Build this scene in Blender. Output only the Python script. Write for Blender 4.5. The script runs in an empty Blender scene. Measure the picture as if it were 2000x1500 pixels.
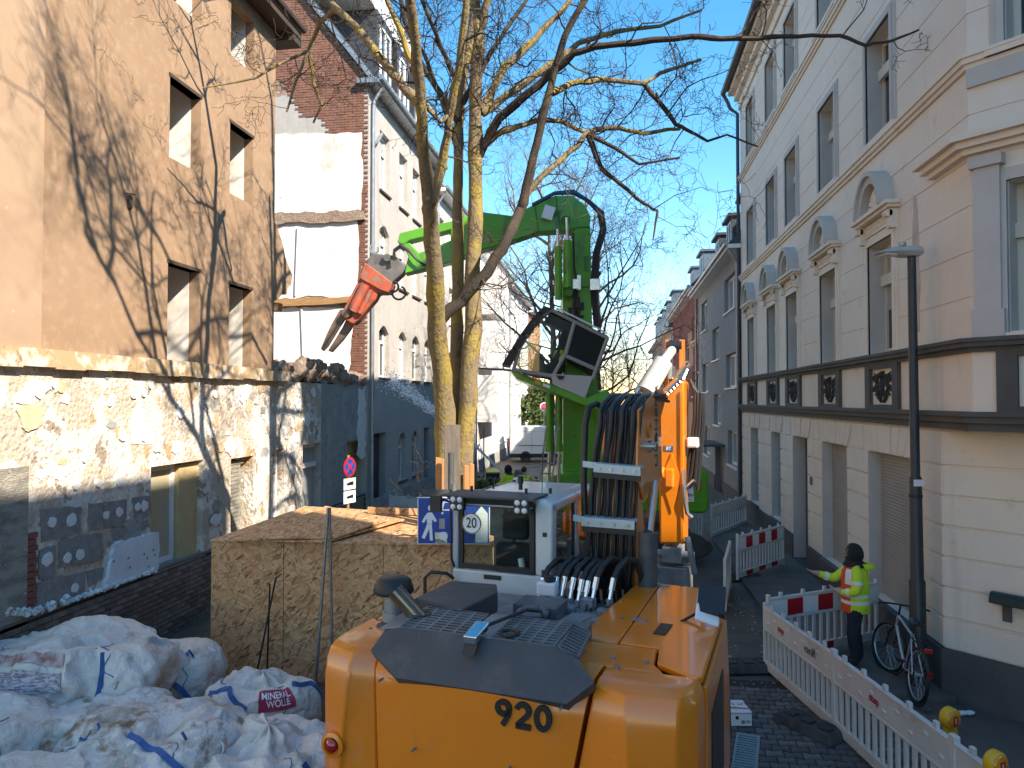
import bpy, bmesh, math, random
from mathutils import Vector, Matrix
from math import sin, cos, pi, radians, atan2, sqrt
SC = bpy.context.scene
COL = SC.collection
R = random.Random(11)
# ------------------------------------------------------------ camera, sky, sun, exposure
YAW, PITCH, FPX, CZ = radians(8.2), radians(1.32), 1387.0, 4.0
cam = bpy.data.objects.new('camera', bpy.data.cameras.new('camera'))
COL.objects.link(cam); SC.camera = cam
cam.location = (0, 0, CZ)
cam.rotation_euler = (pi/2 + PITCH, 0, YAW)
cam.data.sensor_width = 36; cam.data.lens = 36*FPX/2000
cam.data.clip_start = .1; cam.data.clip_end = 1500
SUN_AZ, SUN_EL = radians(34), radians(37)      # azimuth measured from +X towards -Y
W = bpy.data.worlds.new('World'); SC.world = W; W.use_nodes = True
nt = W.node_tree; bg = nt.nodes['Background']
sky = nt.nodes.new('ShaderNodeTexSky'); sky.sky_type = 'NISHITA'; sky.sun_disc = False
sky.sun_elevation = SUN_EL; sky.sun_rotation = radians(90) + SUN_AZ
sky.air_density = 1.0; sky.dust_density = .02; sky.ozone_density = .6
tint = nt.nodes.new('ShaderNodeMix'); tint.data_type = 'RGBA'; tint.blend_type = 'MULTIPLY'
tint.inputs[0].default_value = 1; tint.inputs[7].default_value = (1.07, 1.0, .985, 1)
hs = nt.nodes.new('ShaderNodeHueSaturation'); hs.inputs['Saturation'].default_value = 1.45; hs.inputs['Hue'].default_value = .487
nt.links.new(sky.outputs[0], tint.inputs[6]); nt.links.new(tint.outputs[2], hs.inputs['Color']); nt.links.new(hs.outputs[0], bg.inputs[0])
bg.inputs[1].default_value = .105
sl = bpy.data.lights.new('sun', 'SUN'); sl.energy = 3.3; sl.angle = radians(.53); sl.color = (1, .89, .74)
so = bpy.data.objects.new('sun', sl); COL.objects.link(so)
to_sun = Vector((cos(SUN_EL)*cos(SUN_AZ), -cos(SUN_EL)*sin(SUN_AZ), sin(SUN_EL)))
so.rotation_euler = to_sun.to_track_quat('Z', 'Y').to_euler(); so.location = to_sun*60
VS = SC.view_settings
VS.view_transform = 'Standard'; VS.look = 'None'; VS.gamma = 1; VS.use_curve_mapping = False; VS.exposure = 1.78
SC.cycles.max_bounces = 9; SC.cycles.diffuse_bounces = 6; SC.cycles.transparent_max_bounces = 24
# ------------------------------------------------------------ geometry helpers
FW = Vector((-sin(YAW)*cos(PITCH), cos(YAW)*cos(PITCH), sin(PITCH)))
RT = Vector((cos(YAW), sin(YAW), 0)); UPV = RT.cross(FW)
C0 = Vector((0, 0, CZ))
def ray(x, y): return FW + RT*((x-1000)/FPX) + UPV*((750-y)/FPX)
def pd(x, y, d): return C0 + ray(x, y)*d                 # measured point at distance d
def gx(x, y, X): r = ray(x, y); return C0 + r*(X/r.x)    # on a wall plane
def gy(x, y, Y): r = ray(x, y); return C0 + r*(Y/r.y)
def gz(x, y, z): r = ray(x, y); return C0 + r*((z-CZ)/r.z)
V = Vector
class Fr:                                                 # a wall frame: u along, v up, n outwards
    def __init__(s, o, u, n, up=(0, 0, 1)): s.o, s.u, s.n, s.w = V(o), V(u).normalized(), V(n).normalized(), V(up)
    def p(s, u, v, n=0): return s.o + s.u*u + s.w*v + s.n*n
LEFT = Fr((-7.5, 0, 0), (0, 1, 0), (1, 0, 0)); RIGHT = Fr((4.4, 0, 0), (0, 1, 0), (-1, 0, 0))
WORLD = Fr((0, 0, 0), (1, 0, 0), (0, 1, 0))
APART = {'reveal_lining','bolt','clamp_bolt','catch','hinge','door_gap','flue','room_walls','old_pipe','sleeve_band','eye','stick_ear','valve','mounting','lens','lintel','dimple','red_print','grab_handle','roof_fitting','wall_pipe','pin','hydraulic_fitting','band_ornament','bracket','engine_block','tank_cover','verge_flashing','window_surround_','wheel_','socket','walking_man_','trim','stick_rib','work_light','side_grille','frieze_frame','eave_','gutter_pipe_'}
class MB:
    def __init__(s): s.v, s.f, s.m, s.k = [], [], [], 0
    def add(s, vs, fs):
        b = len(s.v); s.v += [V(x) for x in vs]; s.f += [[i+b for i in f] for f in fs]; s.m += [s.k]*len(fs); return s
    def hexa(s, p): return s.add(p, [(0,3,2,1),(4,5,6,7),(0,1,5,4),(1,2,6,5),(2,3,7,6),(3,0,4,7)])
    def box(s, a, b):
        (x,y,z),(X,Y,Z) = a, b
        return s.hexa([(x,y,z),(X,y,z),(X,Y,z),(x,Y,z),(x,y,Z),(X,y,Z),(X,Y,Z),(x,Y,Z)])
    def fb(s, F, u0, u1, v0, v1, n0, n1):
        return s.hexa([F.p(u0,v0,n0),F.p(u1,v0,n0),F.p(u1,v0,n1),F.p(u0,v0,n1),F.p(u0,v1,n0),F.p(u1,v1,n0),F.p(u1,v1,n1),F.p(u0,v1,n1)])
    def cb(s, c, hx, hy, hz, M=None):                     # box about a centre, half sizes, rotated
        M = M or Matrix.Identity(3); c = V(c)
        q = [(-1,-1,-1),(1,-1,-1),(1,1,-1),(-1,1,-1),(-1,-1,1),(1,-1,1),(1,1,1),(-1,1,1)]
        return s.hexa([c + M @ V((a*hx,b*hy,d*hz)) for a,b,d in q])
    def prism(s, pts, off):
        n = len(pts); off = V(off); pts = [V(p) for p in pts]
        return s.add(pts+[p+off for p in pts], [list(range(n))[::-1], list(range(n, 2*n))] + [(i,(i+1)%n,n+(i+1)%n,n+i) for i in range(n)])
    def loft(s, rings, closed=True, caps=True):
        n = len(rings[0]); vs = [p for r in rings for p in r]; fs = []
        for j in range(len(rings)-1):
            for i in range(n if closed else n-1): fs.append((j*n+i, j*n+(i+1)%n, (j+1)*n+(i+1)%n, (j+1)*n+i))
        if caps and closed: fs += [list(range(n))[::-1], list(range((len(rings)-1)*n, len(rings)*n))]
        return s.add(vs, fs)
    def tube(s, pts, r, n=8, caps=True):
        pts = [V(p) for p in pts]; m = len(pts)
        if not isinstance(r, (list, tuple)): r = [r]*m
        t = (pts[1]-pts[0]).normalized(); a = t.orthogonal().normalized(); rings = []
        for i in range(m):
            t2 = (pts[min(i+1,m-1)]-pts[max(i-1,0)])
            t2 = t2.normalized() if t2.length > 1e-9 else t
            a = (a - t2*a.dot(t2)); a = a.normalized() if a.length > 1e-6 else t2.orthogonal().normalized()
            b = t2.cross(a); t = t2
            rings.append([pts[i] + (a*cos(2*pi*k/n) + b*sin(2*pi*k/n))*r[i] for k in range(n)])
        return s.loft(rings, True, caps)
    def cyl(s, a, b, r, r2=None, n=16): return s.tube([a, b], [r, r if r2 is None else r2], n)
    def lathe(s, c, prof, n=24, ax=(0,0,1), caps=True):
        ax = V(ax).normalized(); a = ax.orthogonal().normalized(); b = ax.cross(a); c = V(c)
        return s.loft([[c + ax*h + (a*cos(2*pi*k/n)+b*sin(2*pi*k/n))*max(r,.0005) for k in range(n)] for r, h in prof], True, caps)
    def torus(s, c, ax, Rr, r, n=32, m=8, a0=0, a1=2*pi, ref=None):
        ax = V(ax).normalized(); a = V(ref).normalized() if ref else ax.orthogonal().normalized(); b = ax.cross(a); c = V(c)
        full = abs(a1-a0-2*pi) < 1e-6; k = n if full else n+1
        rings = []
        for i in range(k):
            t = a0+(a1-a0)*i/n; d = a*cos(t)+b*sin(t)
            rings.append([c + d*(Rr+r*cos(2*pi*j/m)) + ax*(r*sin(2*pi*j/m)) for j in range(m)])
        if full: rings.append(rings[0])
        return s.loft(rings, True, not full)
    def ball(s, c, rx, ry=None, rz=None, n=16, m=10, M=None):
        ry = ry or rx; rz = rz or rx; M = M or Matrix.Identity(3); c = V(c)
        return s.loft([[c + M @ V((rx*max(sin(pi*j/m),.004)*cos(2*pi*k/n), ry*max(sin(pi*j/m),.004)*sin(2*pi*k/n), -rz*cos(pi*j/m))) for k in range(n)] for j in range(m+1)])
    def grid(s, fn, nu, nv):
        vs = [fn(i/nu, j/nv) for j in range(nv+1) for i in range(nu+1)]
        return s.add(vs, [(j*(nu+1)+i, j*(nu+1)+i+1, (j+1)*(nu+1)+i+1, (j+1)*(nu+1)+i) for j in range(nv) for i in range(nu)])
    def build(s, name, mats, parent=None, smooth=False, bevel=0, local=False, seg=2, ang=40, **props):
        if name in APART:
            par = list(range(len(s.v)))
            def fd(a):
                while par[a] != a: par[a] = par[par[a]]; a = par[a]
                return a
            for f in s.f:
                for i in f[1:]: par[fd(i)] = fd(f[0])
            gr = {}
            for f, m in zip(s.f, s.m): gr.setdefault(fd(f[0]), []).append((f, m))
            if len(gr) > 1:
                for fs in gr.values():
                    q = MB(); ids = {}
                    for f, m in fs:
                        q.f.append([ids.setdefault(i, len(ids)) for i in f]); q.m.append(m)
                    q.v = [s.v[i] for i in ids]; o = q.build(name+' ', mats, parent, smooth, bevel, local, seg, ang, **props); o.name = name; o.data.name = name
                return o
        name = name.strip()
        M = Matrix.Identity(4)
        if parent is not None and not local: M = wm(parent).inverted()
        me = bpy.data.meshes.new(name); me.from_pydata([M @ v for v in s.v], [], s.f)
        for m_ in (mats if isinstance(mats, (list, tuple)) else [mats]): me.materials.append(m_)
        me.polygons.foreach_set('material_index', s.m)
        bm = bmesh.new(); bm.from_mesh(me); bmesh.ops.recalc_face_normals(bm, faces=bm.faces); bm.to_mesh(me); bm.free()
        if smooth:
            me.polygons.foreach_set('use_smooth', [True]*len(me.polygons)); me.set_sharp_from_angle(angle=radians(ang))
        o = bpy.data.objects.new(name, me); COL.objects.link(o)
        if parent is not None: o.parent = parent
        if bevel:
            b = o.modifiers.new('bevel', 'BEVEL'); b.width = bevel; b.segments = seg; b.limit_method = 'ANGLE'; b.angle_limit = radians(35); b.harden_normals = False
        for k, v in props.items(): o[k] = v
        return o
def wm(o):
    M = Matrix.LocRotScale(o.location, o.rotation_euler, o.scale)
    return wm(o.parent) @ M if o.parent else M
def tag(o, label, cat, group=None):
    o['label'] = label; o['category'] = cat
    if group: o['group'] = group
    return o
def thing(name, label, cat, loc=(0,0,0), rz=0, group=None):
    o = bpy.data.objects.new(name, None); COL.objects.link(o); o.location = loc; o.rotation_euler = (0, 0, rz); o.empty_display_size = .2
    return tag(o, label, cat, group)
def struct(mb, name, m, **k): return mb.build(name, m, kind='structure', **k)
def copy_tree(o, parent=None):
    c = o.copy(); COL.objects.link(c)
    if parent is not None: c.parent = parent
    for ch in [x for x in bpy.data.objects if x.parent == o]: copy_tree(ch, c)
    return c
def dup(o, loc, rz=0, label=None, scale=None, kids=None):
    c = copy_tree(o); c.location = loc; c.rotation_euler = (0, 0, rz)
    if label: c['label'] = label
    return c
def inst(o, loc, rot=None, parent=None, scale=None):      # a piece sharing its mesh
    c = o.copy(); COL.objects.link(c)
    c.location = loc
    if rot is not None: c.rotation_euler = rot
    if scale is not None: c.scale = scale
    if parent is not None: c.parent = parent
    return c
def text(body, size, name, m, parent, loc, xdir, ydir, ex=.002, bold=.0, sx=1):
    cu = bpy.data.curves.new('t', 'FONT'); cu.body = body; cu.size = size; cu.extrude = ex; cu.offset = bold; cu.align_x = 'CENTER'; cu.align_y = 'CENTER'
    o = bpy.data.objects.new('t', cu); COL.objects.link(o)
    dg = bpy.context.evaluated_depsgraph_get(); dg.update()
    me = bpy.data.meshes.new_from_object(o.evaluated_get(dg)); bpy.data.objects.remove(o)
    X = V(xdir).normalized(); Z = X.cross(V(ydir)).normalized(); Y = Z.cross(X)
    M = Matrix((X*sx, Y, Z)).transposed().to_4x4(); M.translation = V(loc)
    if parent is not None: M = wm(parent).inverted() @ M
    me.transform(M); me.materials.clear(); me.materials.append(m); me.name = name
    q = bpy.data.objects.new(name, me); COL.objects.link(q); q.parent = parent
    return q
# ------------------------------------------------------------ materials
def nd(t, kind, **k):
    n = t.nodes.new(kind)
    for a, b in k.items(): setattr(n, a, b)
    return n
def mat(name, col, rough=.7, metal=0, col2=None, vs=2.0, lo=.35, hi=.65, col3=None, vs3=9, lo3=.6, hi3=.68, bump=0, bs=60, dist=.01, spec=.5, coat=0, stretch=None, em=None, detail=6):
    m = bpy.data.materials.new(name); m.use_nodes = True; t = m.node_tree; b = t.nodes['Principled BSDF']
    def c4(c): return (*c, 1) if len(c) == 3 else c
    b.inputs['Base Color'].default_value = c4(col); b.inputs['Roughness'].default_value = rough; b.inputs['Metallic'].default_value = metal
    b.inputs['Specular IOR Level'].default_value = spec; b.inputs['Coat Weight'].default_value = coat; b.inputs['Coat Roughness'].default_value = .08
    tc = nd(t, 'ShaderNodeTexCoord'); src = tc.outputs['Object']
    if stretch:
        mp = nd(t, 'ShaderNodeMapping'); mp.inputs['Scale'].default_value = stretch; t.links.new(src, mp.inputs[0]); src = mp.outputs[0]
    last = None
    def layer(c, s, lo, hi, det):
        nonlocal last
        n = nd(t, 'ShaderNodeTexNoise'); n.inputs['Scale'].default_value = s; n.inputs['Detail'].default_value = det; n.inputs['Roughness'].default_value = .62
        t.links.new(src, n.inputs['Vector'])
        r = nd(t, 'ShaderNodeMapRange'); r.inputs[1].default_value = lo; r.inputs[2].default_value = hi; t.links.new(n.outputs[0], r.inputs[0])
        x = nd(t, 'ShaderNodeMix', data_type='RGBA'); t.links.new(r.outputs[0], x.inputs[0])
        if last is None: x.inputs[6].default_value = c4(col)
        else: t.links.new(last, x.inputs[6])
        x.inputs[7].default_value = c4(c); last = x.outputs[2]
    if col2: layer(col2, vs, lo, hi, detail)
    if col3: layer(col3, vs3, lo3, hi3, detail)
    if last is not None: t.links.new(last, b.inputs['Base Color'])
    if bump:
        n = nd(t, 'ShaderNodeTexNoise'); n.inputs['Scale'].default_value = bs; n.inputs['Detail'].default_value = 5; t.links.new(src, n.inputs['Vector'])
        u = nd(t, 'ShaderNodeBump'); u.inputs['Strength'].default_value = bump; u.inputs['Distance'].default_value = dist
        t.links.new(n.outputs[0], u.inputs['Height']); t.links.new(u.outputs[0], b.inputs['Normal'])
    if em: b.inputs['Emission Color'].default_value = c4(em[:3]); b.inputs['Emission Strength'].default_value = em[3]
    return m
def sc(c, k): return tuple(x*k for x in c)
def glassy(name, tint=(.8,.9,.88), opac=.12, col=(.02,.025,.025)):   # see-through pane: clear, faint body, mirror at grazing angles
    m = bpy.data.materials.new(name); m.use_nodes = True; t = m.node_tree; t.nodes.clear()
    out = nd(t, 'ShaderNodeOutputMaterial'); tr = nd(t, 'ShaderNodeBsdfTransparent'); tr.inputs[0].default_value = (*tint, 1)
    df = nd(t, 'ShaderNodeBsdfDiffuse'); df.inputs[0].default_value = (*col, 1); gl = nd(t, 'ShaderNodeBsdfGlossy'); gl.inputs['Roughness'].default_value = .02
    a = nd(t, 'ShaderNodeMixShader'); a.inputs[0].default_value = opac; t.links.new(tr.outputs[0], a.inputs[1]); t.links.new(df.outputs[0], a.inputs[2])
    f = nd(t, 'ShaderNodeLayerWeight'); f.inputs[0].default_value = .5; pw_ = nd(t, 'ShaderNodeMath', operation='POWER'); pw_.inputs[1].default_value = 5; t.links.new(f.outputs['Facing'], pw_.inputs[0]); b = nd(t, 'ShaderNodeMixShader')
    mr_ = nd(t, 'ShaderNodeMapRange'); mr_.inputs[3].default_value = .03; mr_.inputs[4].default_value = .9; t.links.new(pw_.outputs[0], mr_.inputs[0]); t.links.new(mr_.outputs[0], b.inputs[0]); t.links.new(a.outputs[0], b.inputs[1]); t.links.new(gl.outputs[0], b.inputs[2]); t.links.new(b.outputs[0], out.inputs[0])
    return m

def layer(m, c, scale, lo, hi, amt=1.0, off=0, detail=4):   # one more layer of dirt, streak or wear on a material
    t = m.node_tree; b = t.nodes['Principled BSDF']; I = b.inputs['Base Color']; tc = nd(t, 'ShaderNodeTexCoord'); mp = nd(t, 'ShaderNodeMapping'); mp.inputs['Scale'].default_value = scale; mp.inputs['Location'].default_value = (off, off*1.3, off*.7); t.links.new(tc.outputs['Object'], mp.inputs[0])
    n = nd(t, 'ShaderNodeTexNoise'); n.inputs['Scale'].default_value = 1; n.inputs['Detail'].default_value = detail; n.inputs['Roughness'].default_value = .65; t.links.new(mp.outputs[0], n.inputs['Vector'])
    r = nd(t, 'ShaderNodeMapRange'); r.inputs[1].default_value = lo; r.inputs[2].default_value = hi; r.inputs[4].default_value = amt; t.links.new(n.outputs[0], r.inputs[0])
    x = nd(t, 'ShaderNodeMix', data_type='RGBA'); t.links.new(r.outputs[0], x.inputs[0])
    if I.links: t.links.new(I.links[0].from_socket, x.inputs[6])
    else: x.inputs[6].default_value = I.default_value
    x.inputs[7].default_value = (*c, 1); t.links.new(x.outputs[2], I)
    return r
# ------------------------------------------------------------ shared materials
m_asph = mat('asphalt', (.125,.113,.10), .9, col2=(.085,.078,.07), vs=.8, col3=(.17,.155,.14), vs3=30, lo3=.62, hi3=.75, bump=.5, bs=180)
m_pave = mat('dark_paving', (.155,.138,.12), .85, col2=(.095,.086,.077), vs=1.2, col3=(.2,.18,.16), vs3=25, lo3=.62, hi3=.72, bump=.4, bs=90)
m_mud = mat('wet_mud', (.12,.088,.06), .6, col2=(.06,.047,.036), vs=1.5, col3=(.3,.27,.22), vs3=22, lo3=.63, hi3=.7, bump=.6, bs=40)
m_brown = mat('brown_render', (.365,.24,.148), .95, col2=(.285,.18,.105), vs=.45, lo=.35, hi=.7, col3=(.41,.28,.18), vs3=6, lo3=.5, hi3=.75, bump=.7, bs=130, dist=.012)
m_brown2 = mat('pale_brown_render', (.44,.305,.20), .95, col2=(.38,.255,.165), vs=.7, col3=(.55,.45,.36), vs3=3, lo3=.66, hi3=.7, bump=.7, bs=130, dist=.012)
m_ledge = mat('peeling_ledge', (.42,.30,.17), .9, col2=(.62,.55,.44), vs=3, lo=.5, hi=.6, col3=(.22,.13,.06), vs3=5, lo3=.58, hi3=.7, bump=.5, bs=30)
m_peel = mat('peeling_plaster', (.47,.395,.31), .95, col2=(.68,.625,.545), vs=1.3, lo=.47, hi=.53, col3=(.29,.235,.18), vs3=2.6, lo3=.58, hi3=.63, bump=1, bs=14, dist=.045)
layer(m_peel, (.44,.27,.13), (1.6,1.6,1.1), .60, .64, .85, 3); layer(m_peel, (.70,.68,.64), (3,3,2.4), .61, .635, 1, 7); layer(m_peel, (.20,.16,.13), (9,9,7), .66, .70, .7, 1)
m_peeld = mat('grey_plaster_and_shade', (.26,.26,.25), .95, col2=(.36,.35,.33), vs=2, col3=(.16,.15,.14), vs3=6, lo3=.58, hi3=.7, bump=.6, bs=30, dist=.02)  # grey plaster of plinths and patches; on the end bay it paints shade
m_chip = mat('white_plaster', (.74,.73,.71), .9, col2=(.62,.60,.57), vs=5, bump=.4, bs=60)
m_tan = mat('tan_scar', (.52,.36,.2), .95, col2=(.6,.5,.36), vs=4, bump=.5, bs=30)
m_block = mat('grey_block', (.21,.20,.185), .95, col2=(.30,.285,.265), vs=9, col3=(.12,.115,.11), vs3=26, bump=.8, bs=90)
m_eps = mat('insulation_board', (.72,.74,.76), .9, col2=(.62,.64,.66), vs=3, col3=(.4,.4,.4), vs3=7, lo3=.68, hi3=.72, bump=.4, bs=90)
m_stone = mat('rough_masonry', (.33,.30,.25), .95, col2=(.2,.18,.15), vs=3, lo=.45, hi=.6, col3=(.45,.42,.37), vs3=6, bump=.8, bs=22, dist=.03, stretch=(1,1,2.6))
m_redbr = mat('red_brick', (.27,.09,.065), .9, col2=(.18,.07,.05), vs=6, bump=.5, bs=60)
m_clink = [mat('clinker_%s' % n, c, .6, col2=sc(c,.7), vs=8, bump=.3, bs=90) for n, c in (('a',(.20,.15,.12)),('b',(.26,.20,.165)),('c',(.15,.115,.095)))]
m_mort = mat('mortar', (.05,.047,.044), .95)
m_wwin = mat('white_frame', (.75,.75,.73), .5)
m_yel = mat('yellow_board', (.56,.43,.22), .8, col2=(.48,.36,.18), vs=4)
m_gdark = mat('dark_glass', (.02,.026,.03), .06, spec=.8)
m_gpale = mat('curtained_glass', (.30,.31,.31), .12, col2=(.42,.42,.41), vs=.9, stretch=(4,4,.3))
m_inner = mat('interior_plaster', (.76,.73,.68), .95, col2=(.68,.63,.55), vs=1.5)
m_wood = mat('raw_timber', (.42,.25,.11), .8, col2=(.3,.17,.07), vs=4, stretch=(1,8,8), bump=.3)
m_dkwood = mat('dark_eave_timber', (.06,.04,.027), .8)
m_slate = mat('slate', (.035,.038,.045), .5, col2=(.055,.058,.065), vs=6, bump=.4, bs=25)
m_slateb = mat('blue_grey_slate', (.12,.16,.21), .5, col2=(.09,.12,.16), vs=6, bump=.3, bs=25)
m_zinc = mat('zinc', (.38,.40,.41), .4, .6, col2=(.28,.29,.3), vs=4)
m_tile = mat('red_roof_tile', (.2,.085,.05), .8, col2=(.13,.06,.04), vs=5, bump=.5, bs=20)
m_gwall = mat('grey_render', (.43,.40,.365), .95, col2=(.36,.33,.30), vs=.6, col3=(.46,.44,.41), vs3=5, lo3=.5, hi3=.75, bump=.4, bs=140)
m_brick = mat('old_brick', (.17,.075,.05), .9, col2=(.24,.115,.075), vs=5, col3=(.10,.055,.045), vs3=9, lo3=.55, hi3=.68, bump=.5, bs=50)
m_scar = mat('party_wall_render', (.34,.225,.16), .95, col2=(.25,.155,.11), vs=1.2, lo=.45, hi=.6, col3=(.42,.33,.27), vs3=3, lo3=.56, hi3=.68, bump=.5, bs=25)
m_pwhite = mat('room_plaster', (.80,.78,.75), .95, col2=(.72,.69,.64), vs=1.3, lo=.5, hi=.7, col3=(.55,.45,.35), vs3=2.5, lo3=.70, hi3=.76, bump=.3, bs=20)
m_conc = mat('broken_concrete', (.36,.28,.22), .95, col2=(.25,.17,.12), vs=6, bump=.9, bs=25, dist=.04)
layer(m_pwhite, (.46,.36,.27), (1.1,1.1,.5), .60, .70, .8, 4); layer(m_pwhite, (.30,.24,.19), (2.2,2.2,5), .66, .70, .7, 9); layer(m_pwhite, (.55,.60,.58), (.5,.5,.3), .5, .55, .35, 2)
layer(m_gwall, (.26,.245,.23), (1.6,1.6,.12), .55, .75, .6, 3); layer(m_brown, (.26,.16,.10), (1.2,1.2,.1), .58, .78, .45, 5); layer(m_brown, (.56,.45,.34), (1.7,1.7,1.7), .70, .73, .7, 8); layer(m_scar, (.19,.12,.09), (1.5,1.5,.35), .54, .66, .7, 2)
# ------------------------------------------------------------ ground
g = MB(); g.grid(lambda a, b: V((-400+800*a, -300+1000*b, 0)), 8, 10); struct(g, 'ground', m_asph)
g = MB(); g.box((-7.5,-20,-.1),(-2.2,90,.006)); struct(g, 'pavement', m_mud)
g = MB(); g.box((2.75,10.2,-.1),(4.45,90,.09)); struct(g, 'pavement', m_pave)
# facade helpers -------------------------------------------------------------
def cells(mb, F, u0, u1, v0, v1, ops, n0, n1):
    us = sorted({u0, u1, *[max(u0, min(u1, x)) for o in ops for x in o[:2]]}); vs = sorted({v0, v1, *[max(v0, min(v1, x)) for o in ops for x in o[2:4]]})
    for j in range(len(vs)-1):
        run = None
        for i in range(len(us)):
            ok = i < len(us)-1 and not any(o[0]-1e-6 <= (us[i]+us[i+1])/2 <= o[1]+1e-6 and o[2]-1e-6 <= (vs[j]+vs[j+1])/2 <= o[3]+1e-6 for o in ops)
            if ok and run is None: run = us[i]
            if not ok and run is not None: mb.fb(F, run, us[i], vs[j], vs[j+1], n0, n1); run = None
def pieces(name, m, par, F, u0, u1, v0, v1, ops, n0, n1, **k):
    t = MB(); cells(t, F, u0, u1, v0, v1, ops, n0, n1)
    for i in range(len(t.v)//8):
        q = MB(); q.hexa(t.v[i*8:i*8+8]); q.build(name, m, par, **k)
def window(F, par, u0, u1, v0, v1, n=-.2, style='cross', fm=None, gm=None, t=.06, arch=0, sill=None):
    fm = fm or m_wwin; gm = gm or m_gdark
    f = MB(); d = .07
    f.fb(F,u0,u0+t,v0,v1,n-d,n); f.fb(F,u1-t,u1,v0,v1,n-d,n); f.fb(F,u0+t,u1-t,v0,v0+t,n-d,n); f.fb(F,u0+t,u1-t,v1-t,v1,n-d,n)
    h = v1-v0
    if style in ('cross','tee'): f.fb(F,u0+t,u1-t,v0+h*.66,v0+h*.66+t*1.3,n-d,n+.03)
    if style in ('cross','mull'): f.fb(F,(u0+u1)/2-t*.6,(u0+u1)/2+t*.6,v0+t,v0+h*(.66 if style == 'cross' else 1)-t*.0-(0 if style == 'cross' else t),n-d,n+.012)
    if sill: f.fb(F,u0-.06,u1+.06,v0-.07,v0,n-.05,.07)
    o = f.build('window', fm, par)
    p = MB(); p.fb(F,u0+t*.5,u1-t*.5,v0+t*.5,v1-t*.5,n-d*.7,n-d*.5); p.build('pane', gm, o)
    return o
def arch_pts(F, u0, u1, v, rise, n, k=8): return [F.p(u0+(u1-u0)*i/k, v+rise*sin(pi*i/k), n) for i in range(k+1)]
def jag(pts, amp, step, rng, keep=0):                     # roughen a 2-D outline
    out = []
    for i in range(len(pts)):
        a, b = pts[i], pts[(i+1) % len(pts)]; L = sqrt((b[0]-a[0])**2+(b[1]-a[1])**2); k = max(1, int(L/step))
        for j in range(k):
            t = j/k; q = 0 if j == 0 and keep else 1
            out.append((a[0]+(b[0]-a[0])*t+rng.uniform(-amp,amp)*q, a[1]+(b[1]-a[1])*t+rng.uniform(-amp,amp)*q))
    return out
def plate(F, pts2, n0, n1): return MB().prism([F.p(u, v, n0) for u, v in pts2], F.n*(n1-n0))
# ------------------------------------------------------------ half-demolished brown house on the left
bl = thing('demolition_house', 'brown rendered house with empty window holes above a stripped, peeling ground floor', 'house', (-7.5, 11, 0))
F = LEFT
ops = [(11.06,11.98,8.15,9.54),(12.98,13.88,8.09,9.5),(11.06,11.98,4.69,6.34),(13.0,13.88,4.69,6.3),(12.98,13.9,10.85,11.98),(11.06,11.98,10.9,12.0)]
w = MB(); cells(w, F, 8.36, 14.86, 4.68, 12.25, ops, -.2, 0)
P = [(14.86,8.0),(15.0,7.93),(15.3,7.55),(15.42,7.3),(15.78,6.95),(15.72,6.72),(15.55,6.62),(15.5,6.45),(15.25,6.42),(15.1,6.3),(14.86,6.2)]
w.prism([F.p(u,v,-.2) for u,v in P], F.n*.19)
w.build('upper_wall', m_brown, bl)
w = MB(); w.fb(F, -6, 8.36, 4.68, 13, -.36, .03); w.build('side_wall', m_brown2, bl)
w = MB()
for (a,b,c,d) in ops: w.fb(F, b-.01, b+.12, c-.4 if c < 7 else c-1.0, d+.5, -3.6, -.202); w.fb(F, a-.14, a-.02, c-.6, d+.5, -3.6, -.202)
w.fb(F, 8.3, 14.7, 4.5, 12.2, -3.8, -3.62); w.build('room_walls', m_inner, bl)
w = MB(); w.fb(F, 14.7, 14.84, 4.69, 12.2, -9, -.202); w.build('end_wall', m_scar, bl)
w = MB()
for z in (4.35, 7.55, 10.55): w.fb(F, 8.3, 14.7, z, z+.2, -9, -.204)
w.build('floor_slab', m_conc, bl)
w = MB()
for (a,b,c,d) in ops[:4]: w.fb(F, a-.03, b+.03, d, d+.06, -.19, .012)
w.build('lintel', m_dkwood, bl)
w = MB(); w.fb(F, 6, 15.25, 12.25, 12.42, -3, .42); w.fb(F, 14.9, 15.3, 12.1, 12.25, -.5, .4); w.build('eave', m_dkwood, bl)
w = MB(); w.tube([F.p(6,12.5,.46), F.p(15.3,12.5,.46)], .08, 8); w.build('gutter', m_dkwood, bl)
w = MB(); w.prism([F.p(6,12.42,.3), F.p(6,12.42,-9.5), F.p(6,16.5,-4.8)], F.u*9.2); w.build('roof', m_tile, bl)
# ledge and ground floor
w = MB(); r5 = random.Random(5)
for i in range(40):
    u = -6+i*.54; w.fb(F, u, u+.54, 4.43+r5.uniform(-.02,.02), 4.68+ (0 if u < 14.5 else r5.uniform(-.12,.0)), -.3, .07+r5.uniform(-.012,.012))
w.build('ledge', m_ledge, bl)
def yz(x, y): p = gx(x, y, -7.55); return p.y, p.z
def rect(x0, y0, x1, y1): a, b = yz(x0, y0), yz(x1, y1); return (a[0], b[0], b[1], a[1]) if b[1] < a[1] else (a[0], b[0], a[1], b[1])
GF = Fr((-7.56,0,0),(0,1,0),(1,0,0))
def op(x0, x1, yt, yb):                                   # opening from its left/right and top/bottom at its middle
    xm = (x0+x1)/2; return (yz(x0,yt)[0], yz(x1,yt)[0], yz(xm,yb)[1], yz(xm,yt)[1])
O1 = op(296,398,905,1097); O2 = op(452,496,893,1040); O3 = op(531,556,878,1012); O4 = op(592,634,866,1000); O5 = op(678,727,860,962)
gops = [O1,O2,O3,O4,O5]
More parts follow.
